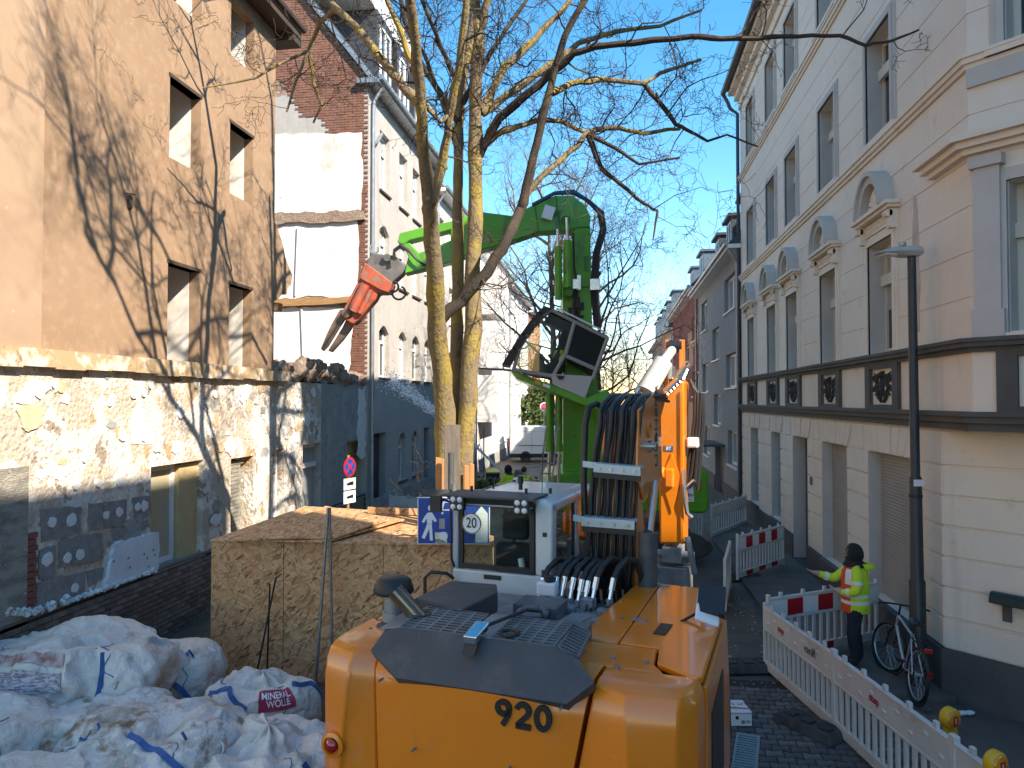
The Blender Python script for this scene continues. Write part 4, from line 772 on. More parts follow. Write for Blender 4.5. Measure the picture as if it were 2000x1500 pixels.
# boom (two side plates and box section), stick, cylinders
def fz(x, y, r): p = el(x, y, r=r); return (p.y, p.z)
def side(pts, r0, r1): return MB().prism([V((r0, a, b)) for a, b in pts], (r1-r0,0,0))
RB = .38
q = [fz(*p, RB) for p in ((1244,1150),(1264,1150),(1260,1050),(1256,985),(1289,940),(1290,830),(1286,806),(1252,800),(1250,870),(1247,960))]
bm = B(side(q, .0, RB), 'boom', m_or, bevel=.02)
q = [fz(*p, RB) for p in ((1240,930),(1252,976),(1288,938),(1286,815),(1300,765),(1280,760),(1243,800))]
B(side(q, RB+.002, RB+.03), 'boom_cheek', m_or, bm, bevel=.01)
p = el(1267,872,r=RB+.03); s = MB(); s.cyl((RB+.02,p.y,p.z),(RB+.07,p.y,p.z),.06,n=20); s.cyl((RB+.07,p.y,p.z),(RB+.10,p.y,p.z),.035,n=14); B(s, 'boom_pin', m_fit, bm, smooth=True); p = el(1267,838,r=RB+.03); s = MB(); s.torus((RB+.03,p.y,p.z),(1,0,0),.075,.02,20,6); B(s, 'boom_boss', m_or, bm, smooth=True)
a, b = el(1283,880,r=RB+.034), el(1283,790,r=RB+.034)
text('LIEBHERR', .21, 'boom_lettering', m_graph, bm, MX @ V((RB+.033,(a.y+b.y)/2-.02,(a.z+b.z)/2+.02)), MX.to_3x3() @ (b-a), MX.to_3x3() @ V((0,-(b.z-a.z),(b.y-a.y))), .001, .003)
FS = 4.95
def fr_(x, y, f=FS): p = el(x, y, f=f); return (p.x, p.z)
s = MB(); l0, l1 = fr_(1288,1062), fr_(1335,1062); t0, t1 = fr_(1286,800), fr_(1336,745); q = [(l0[0],l0[1]),(l1[0],l1[1]),(t1[0],t1[1]),(t1[0]-.1,t1[1]+.06),(t0[0]+.04,t0[1]+.22),(t0[0],t0[1])]
s.prism([V((a,FS,b)) for a,b in q], (0,.45,0)); st = B(s, 'stick', m_or, bevel=.025, smooth=True, ang=30)
x0, x1 = l0[0], l1[0]
s = MB(); s.box((x1-.035,FS-.02,l0[1]+.02),(x1+.004,FS-.001,t1[1]-.12)); s.prism([V((a,FS-.016,b)) for a,b in (fr_(1291,935),fr_(1312,885),fr_(1331,935),fr_(1312,1003))], (0,.015,0)); B(s, 'stick_rib', m_or, st, bevel=.005)
p = fr_(1309,932); s = MB(); s.box((p[0]-.05,FS-.14,p[1]-.12),(p[0]+.06,FS-.0165,p[1]+.12)); s.cyl((p[0]-.13,FS-.1,p[1]+.06),(p[0]-.05,FS-.1,p[1]+.06),.08,n=18); B(s, 'stick_lug', m_or, st, bevel=.02)
p = fr_(1306,876); s = MB(); s.box((p[0]-.058,FS-.006,p[1]-.035),(p[0]+.058,FS-.001,p[1]+.035)); B(s, 'load_plate', mat('load_plate_blue', (.05,.12,.25), .4), st); text('8T', .06, 'load_number', m_wht, st, MX @ V((p[0],FS-.008,p[1])), MX.to_3x3() @ V((1,0,0)), V((0,0,1)), .001, .001)
p = fr_(1309,1085); s = MB(); s.box((x0+.03,FS,p[1]-.10),(x1-.03,FS+.35,p[1]+.1)); s.cyl((x0-.1,FS+.1,p[1]),(x1+.12,FS+.1,p[1]),.05,n=14); s.cyl((x0-.05,FS+.2,p[1]-.1),(x1+.06,FS+.2,p[1]-.1),.06,n=14); s.box((x0-.06,FS,p[1]-.5),(x1+.05,FS+.5,p[1]-.15)); s.tube([(x1+.05,FS-.05,l1[1]+.1),(x1+.1,FS-.08,l1[1]-.1),(x1+.14,FS-.05,p[1]-.2)], .04, 8); B(s, 'quick_coupler', m_steel, st, bevel=.012)
p = fr_(1338,1002); s = MB(); s.tube([V((p[0]-.02,FS,p[1]+.55)),V((p[0],FS-.03,p[1]+.2)),V((p[0]+.03,FS-.02,p[1])),V((p[0]+.09,FS-.02,p[1]-.05))], .028, 8); s.tube([V((p[0]+.0,FS,p[1]+.3)),V((p[0]+.12,FS-.05,p[1]+.42))], .02, 8); B(s, 'steel_line', m_fit, st, smooth=True)
p = fr_(1345,865); s = MB(); s.box((p[0]-.04,FS+.1,p[1]-.07),(p[0]+.10,FS+.3,p[1]+.06)); B(s, 'stick_lamp', m_paper, st, bevel=.02); s = MB(); s.torus((p[0]+.03,FS+.2,p[1]+.06),(0,1,0),.05,.008,16,5,0,pi,ref=(1,0,0)); B(s, 'lamp_bracket', m_paper, st)
s = MB()
for i in range(9): r = x1+.06+i*.012; f = FS+.25+.05*(i%3); s.tube([V((r,f,t1[1]+.03-.03*i)),V((r+.06,f,t1[1]-.15)),V((r+.05+.02*sin(i),f,t1[1]-.5)),V((r-.02,f,t1[1]-1.0-.05*i)),V((r-.05,f,t1[1]-1.3))], .022, 7)
B(s, 'hose_bundle', m_rub, st, smooth=True)
# stick cylinder on top with ears
f5 = 5.0
def f3(x, y, f): p = el(x, y, f=f); return V(p)
s = MB(); a, b, c = f3(1262,765,f5), f3(1296,706,f5+.2), f3(1318,676,f5+.35); s.cyl(a, b, .125, n=20); s.cyl(b, c, .065, n=16); B(s, 'stick_cylinder', mat('pale_plastic_sleeve', (.62,.60,.55), .5, col2=(.5,.48,.44), vs=6), smooth=True); s = MB(); s.cyl(c-V((.1,0,0)), c+V((.1,0,0)), .085, n=16); B(s, 'cylinder_eye', m_blk)
s = MB()
for x in (1303, 1331): p = f3(x,676,f5+.35); s.prism([V((p.x-.025,p.y-.06,p.z+.08)),V((p.x-.025,p.y+.16,p.z+.1)),V((p.x-.025,p.y+.25,p.z-.8)),V((p.x-.025,p.y-.12,p.z-.8))], (.05,0,0))
B(s, 'stick_ear', m_or, bevel=.01)
s = MB(); s.cyl(f3(1243,768,f5), f3(1277,716,f5+.1), .05, n=10)
for i in range(9): q = f3(1285+i*6,790-i*6,f5-.1); s.cyl(q, q+V((.05,.1,.14)), .022, n=8); s.cyl(q+V((.05,.1,.14)), q+V((.09,.1,.2)), .03, n=8)
s.cyl(f3(1310,740,f5+.2), f3(1312,715,f5+.2), .05, n=10); s.cyl(f3(1326,735,f5), f3(1340,715,f5), .045, n=8); B(s, 'hydraulic_fitting', m_fit, smooth=True)
# boom hoses: eleven lines climbing the boom, clamped by two brackets
n = 12
for i in range(n):
    t = i/(n-1); x_t = 1172+ t*78; x_b = 1146+t*86; f_b, f_t = 2.42+.05*(i%2), 2.50+.04*(i%3)
    p0 = f3(x_b, 1150, f_b-.02); p1 = f3(x_b+6, 1030, f_b); p2 = f3(x_b+12, 925, f_b+.1); p3 = f3(x_t, 830, f_t); p4 = f3(x_t+6, 790+3*(i%3), f_t+.15); p5 = f3(min(1262,x_t+30), 772+4*(i%2), f_t+.6); p6 = f3(1262+i*4.0, 772+(i%3)*6, f_t+1.3)
    w_ = [p0]
    for (a_, b_) in ((p0,p1),(p1,p2),(p2,p3)): m_ = (a_+b_)/2; w_ += [m_+V((rr.uniform(-.015,.015),0,0)), b_]
    w_ += [(p3+p4)/2+V((-.0,-.05,.03)), p4, (p4+p5)/2+V((0,0,.03)), p5, p6]
    s = MB(); s.tube(w_, .018 if i%3 else .024, 8); B(s, 'hose', m_rub, bm, smooth=True)
s = MB(); q = [f3(1142,1010,2.5),f3(1140,930,2.5),f3(1143,830,2.55),f3(1150,795,2.6),f3(1165,788,2.7),f3(1180,800,2.8),f3(1186,840,2.9)]; s.tube(q, .032, 10); B(s, 'hose', m_rub, bm, smooth=True)
for (xa, xb, y, ff, st_) in ((1160,1252,926,2.36,1139), (1136,1240,1031,2.34,1120)):
    s = MB(); a, b = f3(xa,y-4,ff), f3(xb,y+4,ff); d = (b-a); s.prism([a,b,b+V((0,0,.085)),a+V((0,0,.085))], (0,-.02,0)); s.prism([a+V((0,0,.085)),b+V((0,0,.085)),b+V((0,.14,.085)),a+V((0,.14,.085))], (0,0,-.02)); c = f3(st_,y-14,ff); s.prism([V((c.x,ff,c.z)),V((a.x,ff,c.z-.01)),V((a.x,ff,c.z+.05)),V((c.x,ff,c.z+.06))], (0,-.02,0)); s.prism([V((a.x-.0,ff-.001,a.z)),V((a.x+.03,ff-.001,a.z)),V((a.x+.03,ff-.001,c.z+.05)),V((a.x,ff-.001,c.z+.05))], (0,-.02,0))
    o = B(s, 'hose_clamp', m_brkt, bm, bevel=.004); s = MB()
    for k in range(4): c = a+d*(.12+.25*k)+V((0,-.02,.04)); s.cyl(c, c+V((0,-.02,0)), .016, n=8)
    B(s, 'clamp_bolt', m_fit, o); s = MB(); s.prism([a+V((0,0,-.05)),b+V((0,0,-.05)),b,a], (0,-.01,0)); B(s, 'clamp_pad', m_rub, o)
# row of curved hoses with bright fittings between cab and hood
for i, (x, y) in enumerate(((1053,1170),(1080,1168),(1096,1168),(1113,1170),(1129,1174),(1142,1177),(1158,1170),(1191,1172))):
    p = f3(x, y, 1.75); s = MB(); q = [p+V((.02,.05,.16)), p+V((.05,.12,.25)), p+V((.09,.25,.30)), p+V((.14,.40,.26)), p+V((.17,.52,.08)), p+V((.18,.6,-.3))]; s.tube(q, .027, 10); h = B(s, 'return_hose', m_rub, smooth=True)
    s = MB(); s.cyl(p+V((0,0,.0)), p+V((.02,.05,.17)), .019, n=10); s.cyl(p+V((.009,.025,.08)), p+V((.022,.055,.175)), .027, n=10); B(s, 'ferrule', m_chr, h, smooth=True); s = MB(); s.cyl(p+V((0,0,-.07)), p+V((0,0,.01)), .033, n=6); s.cyl(p+V((0,0,-.16)), p+V((0,0,-.07)), .024, n=8); B(s, 'union_nut', m_steel, h)
s = MB()
for i in range(14): p = f3(1045+i*12, 1195+rr.uniform(-10,14), 1.6+rr.random()*.2); q = p+V((rr.uniform(-.2,.2),rr.uniform(.0,.3),rr.uniform(-.05,.05))); s.tube([p, (p+q)/2+V((0,0,.07)), q], .012, 6)
s.box((-.24,1.6,2.05),(.42,1.9,2.2)); B(s, 'valve_block', m_rub, smooth=False)
# boom lift cylinder
s = MB(); a, b, c = el(1264,1165,r=.52), el(1266,1042,r=.52), el(1278,945,r=.46); s.cyl(a, b, .088, n=24); s.cyl(a+(b-a)*.42, a+(b-a)*.47, .093, n=24); s.cyl(a+(b-a)*.9, b+(b-a)*.02, .093, n=24); B(s, 'lift_cylinder', m_graph, smooth=True); s = MB(); s.cyl(b, c, .045, n=18); B(s, 'piston_rod', m_chr, smooth=True)
# ------------------------------------------------------------ green demolition excavator with raised tilted cab
m_gn = mat('green_paint', (.10,.36,.012), .4, coat=.25, col2=(.08,.29,.012), vs=1.2, col3=(.05,.09,.02), vs3=5, lo3=.66, hi3=.74)
layer(m_gn, (.06,.07,.035), (3,3,1.2), .56, .72, .6, 3); layer(m_gn, (.20,.24,.12), (8,8,8), .66, .74, .4, 6)
m_gnd = mat('dark_green_paint', (.05,.16,.015), .5); m_redp = mat('worn_red_paint', (.46,.095,.045), .6, col2=(.30,.085,.055), vs=4, lo=.42, hi=.6, col3=(.24,.17,.13), vs3=6, lo3=.52, hi3=.62)
m_jaw = mat('worn_steel', (.22,.16,.12), .5, .4, col2=(.14,.10,.08), vs=5); m_visor = mat('brown_black_grille', (.022,.018,.017), .5)
FH = V((FW.x, FW.y, 0)).normalized()
gp = pd(1130, 1100, 17.2); ge = thing('demolition_excavator', 'green demolition excavator with raised tilted cab and red crusher jaws on its arm', 'excavator', (gp.x, gp.y, 0), YAW)
def slab(pts, d, w): return MB().prism([pd(x, y, d) for x, y in pts], FH*w)
def G(mb, name, m, par=None, **k): return mb.build(name, m, par or ge, **k)
bo = G(slab([(1100,960),(1099,600),(1098,552),(1113,492),(1124,440),(1153,440),(1157,640),(1168,760),(1186,842),(1166,960)], 17.2, .55), 'boom', m_gn, bevel=.03)
ar = G(slab([(1117,381),(1083,382),(1037,402),(1000,421),(937,413),(880,432),(880,510),(937,489),(990,474),(1050,453),(1120,448),(1152,441),(1154,423),(1143,400)], 17.2, .5), 'arm', m_gn, bevel=.03)
G(slab([(884,431),(829,443),(781,455),(776,473),(788,478),(800,469),(829,462),(884,447)], 17.2, .45), 'arm_fork', m_gn, ar, bevel=.02); G(slab([(884,468),(819,494),(800,474),(786,476),(797,500),(790,534),(835,524),(884,511)], 17.22, .42), 'arm_fork', m_gn, ar, bevel=.02)
for (x, y0, y1, yr, w) in ((1091,482,585,448,7.5),(1109,470,562,425,8.5)):
    s = MB(); s.cyl(pd(x,y1,16.95), pd(x-1,y0,16.95), w*16.95/FPX, n=16); cy = G(s, 'arm_cylinder', m_gn, bo, smooth=True); s = MB(); s.cyl(pd(x-1,y0,16.95), pd(x-2,yr,16.95), .04, n=12); G(s, 'piston_rod', m_chr, bo, smooth=True)
for x in (1072.5, 1091.5):
    s = MB(); s.cyl(pd(x,770,16.6), pd(x,880,16.6), .085, n=16); s.cyl(pd(x,868,16.6), pd(x,882,16.6), .095, n=16); G(s, 'boom_cylinder', m_gn, bo, smooth=True); s = MB(); s.cyl(pd(x+1,880,16.6), pd(x-3,1010,16.6), .045, n=12); G(s, 'piston_rod', m_chr, bo, smooth=True)
s = MB(); s.cyl(pd(1111,571,16.75), pd(1111,571,17.3), .1, n=16); s.cyl(pd(1105,430,17.1), pd(1105,430,17.8), .11, n=16); G(s, 'pin', m_gnd, bo)
s = MB(); s.cb(pd(1071,416,17.1), .13, .06, .16, Matrix.Rotation(YAW,3,'Z') @ Matrix.Rotation(.3,3,'Y')); G(s, 'arm_lamp', m_led, ar)
for k in range(4):
    e = k*3.2; s = MB(); s.tube([pd(1040,402-k,17.2+.1*k), pd(1083,379-k,17.2+.1*k), pd(1120,378-e*.6,17.3+.1*k), pd(1146+e*.5,392,17.3), pd(1168+e,415,17.2), pd(1174+e*.9,448,17.2), pd(1160+e,495,17.2), pd(1155+e,560,17.2), pd(1162+e*.6,640,17.2)], .032, 7); G(s, 'arm_hose', m_rub, ar, smooth=True)
s = MB(); s.tube([pd(1119,455,17),pd(1121,520,17),pd(1128,560,17),pd(1126,600,17)], .03, 7); s.tube([pd(1124,560,17),pd(1120,600,17),pd(1128,640,17)], .04, 7); s.tube([pd(1130,580,17),pd(1131,620,17)], .04, 7); G(s, 'boom_hose', m_rub, bo, smooth=True)
s = MB(); s.cb(pd(1125,555,17), .08, .05, .12); s.cb(pd(1131,552,17), .05, .05, .18); s.cb(pd(1162,556,17.1), .12, .06, .14); G(s, 'valve', m_fit, bo, bevel=.01)
text('FL', .5, 'boom_lettering', m_ink, bo, pd(1127,607,17.18), V((0,0,1)), -RT, .002, .02, .8)
for a_, b_ in (((1099,690),(1160,690)),((1098,560),(1153,560)),((1124,445),(1152,443)),((1045,404),(1052,452)),((1085,382),(1095,450))):
    s = MB(); s.cyl(pd(*a_,17.19), pd(*b_,17.19), .014, n=6); G(s, 'weld_seam', m_gnd, bo)
G(slab([(1140,500),(1150,500),(1150,530),(1140,530)], 17.19, .01), 'cover_plate', m_gnd, bo); G(slab([(1060,420),(1095,412),(1095,420),(1060,429)], 17.19, .01), 'cover_plate', m_gnd, ar)
# tilted cab, nearer than the boom
D, Wd = 15.6, 1.05
c1 = G(slab([(997,722),(1010,740),(1147,794),(1168,800),(1186,842),(1215,800),(1186,760),(1147,778),(1080,752)], D, Wd+.3), 'cab_platform', m_gn, bevel=.02)
s = slab([(1012,727),(1020,735),(1065,755),(1060,745)], D-.03, .02); G(s, 'platform_plate', m_gnd, c1); s = slab([(1045,741),(1057,746),(1057,753),(1044,748)], D-.035, .02); G(s, 'warning_label', mat('amber_label', (.6,.3,.03), .5), c1); s = slab([(1060,748),(1074,753),(1074,759),(1060,754)], D-.035, .02); G(s, 'maker_plate', m_paper, c1)
s = MB()
fr = [((1076,605),(1122,628)),((1122,628),(1186,660)),((1186,660),(1158,738)),((1076,605),(1043,630)),((1043,630),(1015,680)),((1015,680),(1003,722)),((1003,722),(1080,735)),((1122,628),(1105,690)),((1105,690),(1080,735)),((1100,693),(1165,722))]
for dd in (D, D+Wd):
    for a, b in fr: s.tube([pd(*a,dd), pd(*b,dd)], .045, 6)
for a in ((1076,605),(1186,660),(1158,738),(1003,722),(1043,630)): s.tube([pd(*a,D), pd(*a,D+Wd)], .045, 6)
cg = G(s, 'cab_frame', mat('grey_cab_frame', (.30,.30,.29), .5), smooth=True)
G(slab([(1070,600),(1076,600),(1188,656),(1186,664),(1078,608)], D-.03, Wd+.06), 'cab_roof', m_blk, bevel=.02)
s = MB(); s.tube([pd(1085,608,D-.02),pd(1088,602,D-.02),pd(1170,642,D-.02),pd(1184,652,D-.02)], .018, 6); G(s, 'roof_rail', m_paper, cg, smooth=True)
G(slab([(1076,730),(1158,735),(1143,778),(1080,751)], D-.04, .05), 'door_panel', mat('pale_door_panel', (.42,.41,.40), .5), bevel=.01); G(slab([(1086,733),(1103,734),(1100,741),(1092,742)], D-.07, .04), 'door_handle', m_blk)
for i in range(5):
    t0, t1 = i/5, (i+.93)/5
    def vis(t): x = 1063-66*t-18*t*t; y = 597+55*t+62*t*t; return x, y
    a, b = vis(t0), vis(t1); G(MB().prism([pd(a[0],a[1],D-.1), pd(b[0],b[1],D-.1), pd(b[0]+15,b[1]+2,D-.1), pd(a[0]+13,a[1]+5,D-.1)], FH*(Wd+.2)), 'guard_panel', m_visor, cg)
G(slab([(1124,632),(1184,662),(1158,733),(1108,692)], D+.01, .012), 'side_window', glassy('tinted_glass', (.45,.55,.5), .5), cg); G(slab([(1074,612),(1118,632),(1100,692),(1080,733),(1006,720),(1018,680)], D+.01, .012), 'door_window', m_glass, cg)
G(slab([(1076,610),(1118,632),(1112,650),(1062,628)], D+.3, .5), 'roof_lining', m_blk, cg)
G(slab([(1120,632),(1184,662),(1157,736),(1100,704)], D+Wd-.08, .05), 'cab_rear_wall', m_blk); G(slab([(1040,722),(1046,690),(1060,692),(1066,716),(1085,728),(1082,745),(1050,732)], D+.3, .45), 'console', m_blk); G(slab([(1085,700),(1100,640),(1112,645),(1106,705),(1096,735),(1066,726),(1068,714)], D+.3, .5), 'seat', m_seat)
ps = thing('person', 'operator in a yellow vest sitting inside the raised green cab', 'person', pd(1085,728,D+.5))
m_hv = mat('hi_vis_yellow', (.62,.80,.03), .75, em=(.5,.7,.02,.0), col2=(.52,.70,.03), vs=5, bump=.3, bs=25); m_skin = mat('skin', (.50,.30,.21), .55); m_navy = mat('dark_workwear', (.015,.016,.022), .9, col2=(.03,.03,.035), vs=8, bump=.4, bs=20)
s = MB(); s.loft([[pd(1092+dx+ox*12, 727+dy, D+.5)+FH*(oy*.2) for ox,oy in ((-1,0),(-.7,-.8),(0,-1),(.7,-.8),(1,0),(.7,.8),(0,1),(-.7,.8))] for dx,dy in ((0,0),(1,-15),(4,-35),(6,-48))]); s.ball(pd(1099,668,D+.5), .1, .11, .13); s.tube([pd(1092,690,D+.3),pd(1080,706,D+.3),pd(1072,692,D+.3)], [.055,.05,.04], 8); s.tube([pd(1090,722,D+.4),pd(1068,716,D+.4),pd(1062,738,D+.4)], [.09,.075,.06], 8)
s.build('operator_body', m_navy, ps, smooth=True); s = MB(); s.loft([[pd(1093+dx+ox*13, 712+dy, D+.5)+FH*(oy*.215) for ox,oy in ((-1,0),(-.7,-.8),(0,-1),(.7,-.8),(1,0),(.7,.8),(0,1),(-.7,.8))] for dx,dy in ((0,0),(1,-12),(3,-27))]); s.build('vest', m_hv, ps, smooth=True); s = MB(); s.ball(pd(1099,660,D+.5), .115, .125, .09); s.build('helmet', mat('red_helmet', (.5,.03,.02), .3), ps, smooth=True)
# body, tracks, ladder
q = pd(1385,1000,18.2); bx = slab([(1075,1000),(1062,960),(1075,930),(1150,915),(1372,914),(1384,922),(1386,990),(1378,1003)], 17.0, 2.4); hb = G(bx, 'house_body', m_gn, bevel=.06, smooth=True)
G(slab([(1330,922),(1352,922),(1356,980),(1331,980)], 16.95, .04), 'company_board', m_wht, hb); p = pd(1343,944,16.93); s = MB(); s.torus(p, FH, .1, .035, 24, 6); s.cb(p+V((0,0,.16)), .05, .02, .05); G(s, 'board_emblem', mat('emblem_blue', (.03,.05,.25), .5), hb); text('GMBH', .10, 'board_lettering', mat('board_blue', (.03,.05,.25), .5), hb, pd(1343,967,16.93), RT, V((0,0,1)), .001, .002); text('GLADBACH', .045, 'board_lettering', m_ink, hb, pd(1343,976,16.93), RT, V((0,0,1)), .001)
for i, y in enumerate((940,948,956)): G(slab([(1361,y-3),(1370,y-3),(1370-i,y+2),(1361,y+2)], 16.96, .03), 'body_marking', mat('marking_red', (.45,.03,.02), .5), hb)
s = MB()
for (x,a,b) in ((1062,828,985),(1085,830,985)):
    s.tube([pd(x+8,a+4,15.9), pd(x+4,a+12,15.9), pd(x-12,b,15.9)], .02, 6)
for y in (905,925,945): s.tube([pd(1063-(y-840)*.1,y,15.9), pd(1086-(y-840)*.1,y,15.9)], .018, 6)
s.tube([pd(1026,935,15.9),pd(1030,914,15.9),pd(1050,910,15.9),pd(1066,911,15.9)], .02, 6); G(s, 'ladder', m_steel, smooth=True)
for w_ in (0, 2.2):
    c = V((gp.x,gp.y,0)) + RT*1.3 + FH*(w_-.3); s = MB(); s.prism([c + RT*(1.9*cos(t*pi/9) if True else 0)*1.0 + V((0,0,.48+.47*sin(t*pi/9))) for t in range(18)], FH*.6); G(s, 'track', m_rubd, bevel=.03)
s = MB(); c = V((gp.x,gp.y,.75)) + RT*1.3 + FH*.8; s.cb(c, 1.2, 1.0, .3, Matrix.Rotation(YAW,3,'Z')); G(s, 'undercarriage', m_blk)
# crusher
tl = G(slab([(717,507),(728,494),(771,499),(796,521),(784,536),(763,554),(715,515)], 17.25, .42), 'coupler_head', mat('grey_coupler', (.20,.195,.19), .5, .3, col2=(.13,.125,.12), vs=5), bevel=.03)
s = MB(); s.cyl(pd(756,503,17.15), pd(756,503,17.75), .09, n=16); s.torus(pd(731,486,17.45), FH, .1, .03, 18, 6, .3, 5); G(s, 'coupler_pin', m_fit, tl)
rd = G(slab([(712,523),(717,515),(764,553),(757,573),(739,573),(733,585),(715,606),(700,625),(690,634),(668,622),(662,618),(672,600),(701,545)], 17.25, .4), 'crusher_body', m_redp, bevel=.04)
G(slab([(709,522),(716,514),(766,552),(760,572),(742,566),(702,543)], 17.17, .56), 'crusher_flange', m_redp, rd, bevel=.02)
s = MB(); s.cyl(pd(714,555,17.2), pd(688,607,17.2), .12, n=14); s.cyl(pd(725,566,17.2), pd(702,612,17.2), .07, n=12); G(s, 'crusher_cylinder', m_redp, rd, smooth=True)
G(slab([(664,604),(676,604),(682,611),(664,637),(641,675),(631,686),(626,681),(638,652),(650,628)], 17.3, .12), 'jaw', m_jaw, bevel=.02); G(slab([(680,615),(692,626),(686,642),(670,664),(648,688),(640,685),(656,660),(668,640)], 17.5, .12), 'jaw', m_jaw, bevel=.02); s = MB(); s.cyl(pd(676,612,17.15), pd(676,612,17.75), .1, n=14); G(s, 'jaw_pin', m_jaw, rd)
for (cx, cy, rx, a0, a1) in ((779,572,13,-1.2,3.6),(768,560,10,-1.5,3.3)): s = MB(); s.torus(pd(cx,cy,17.2), FH, rx*17.2/FPX, .025, 24, 6, a0, a1, ref=RT); G(s, 'tool_hose', m_rub, rd, smooth=True)
for k in range(3): s = MB(); s.tube([pd(768+k*2,508,17.1),pd(770,488+k*2,17.1),pd(783,478+k*2,17.1),pd(800,488+k*2,17.1),pd(812,505,17.1),pd(826,516,17.1),pd(836,519,17.1)], .03, 7); G(s, 'tool_hose', m_rub, ar, smooth=True)
# ------------------------------------------------------------ bare street trees
from mathutils import noise as NZ
m_bark = mat('lichen_bark', (.20,.15,.085), .95, col2=(.29,.215,.05), vs=2.6, lo=.46, hi=.60, col3=(.10,.075,.05), vs3=7, lo3=.58, hi3=.7, bump=.8, bs=22, dist=.03, stretch=(1,1,.6))
m_bark2 = mat('dark_bark', (.05,.037,.028), .95, col2=(.12,.09,.035), vs=3, lo=.55, hi=.72, bump=.6, bs=30, dist=.02)
m_twig = mat('twig_bark', (.06,.046,.036), .9, col2=(.13,.10,.04), vs=2.5, lo=.6, hi=.7)
m_farb = mat('far_bark', (.22,.165,.11), .95, col2=(.13,.10,.07), vs=3)
layer(m_bark, (.07,.052,.038), (5,5,26), .60, .68, .75, 2); layer(m_bark, (.33,.31,.24), (6,6,6), .66, .70, .6, 5)
def wig(pts, r, rng, k=3, amp=.35):                        # refine a limb and give it knots
    out, rad = [], []
    for i in range(len(pts)-1):
        a, b = pts[i], pts[i+1]
        for j in range(k):
            t = j/k; R0 = r[i]+(r[i+1]-r[i])*t
            p = a.lerp(b, t)
            if i+j: p = p+V((rng.uniform(-1,1),rng.uniform(-1,1),rng.uniform(-1,1)))*R0*amp*.5
            out.append(p); rad.append(R0*rng.uniform(.92,1.1))
    out.append(pts[-1]); rad.append(r[-1]); return out, rad
def sprout(mb, p, d, L, r, lvl, rng, up=.25, sides=(5,4,3,3), bend=.42):
    n = 6 if lvl < 2 else 5; pts = [p]; rad = [r]; d = d.normalized(); kids = []
    for i in range(n):
        d = (d + V((rng.gauss(0,bend),rng.gauss(0,bend),rng.gauss(0,bend)+up*.35))).normalized()
        p = p + d*(L/n); pts.append(p); rad.append(max(r*(1-(i+1)/n*.72), .0035)); kids.append((p, d))
    mb.tube(pts, rad, sides[min(lvl,3)], False)
    if lvl >= 3: return
    for (q, e), i in zip(kids, range(n)):
        if i == 0 and lvl < 2: continue
        for _ in range(1 if rng.random() < .75 else 2):
            s = e.orthogonal(); s.rotate(Matrix.Rotation(rng.random()*6.283, 3, e)); f = (e*rng.uniform(.25,.8)+s).normalized()
            sprout(mb, q, f, L*rng.uniform(.32,.58), rad[i+1]*.68, lvl+1, rng, up, sides, bend)
def S(pts, r0, r1, m=None, tw=1.0, nm='limb', lvl=1, tl=1.25): return (pts, r0, r1, m, tw, nm, lvl, tl)
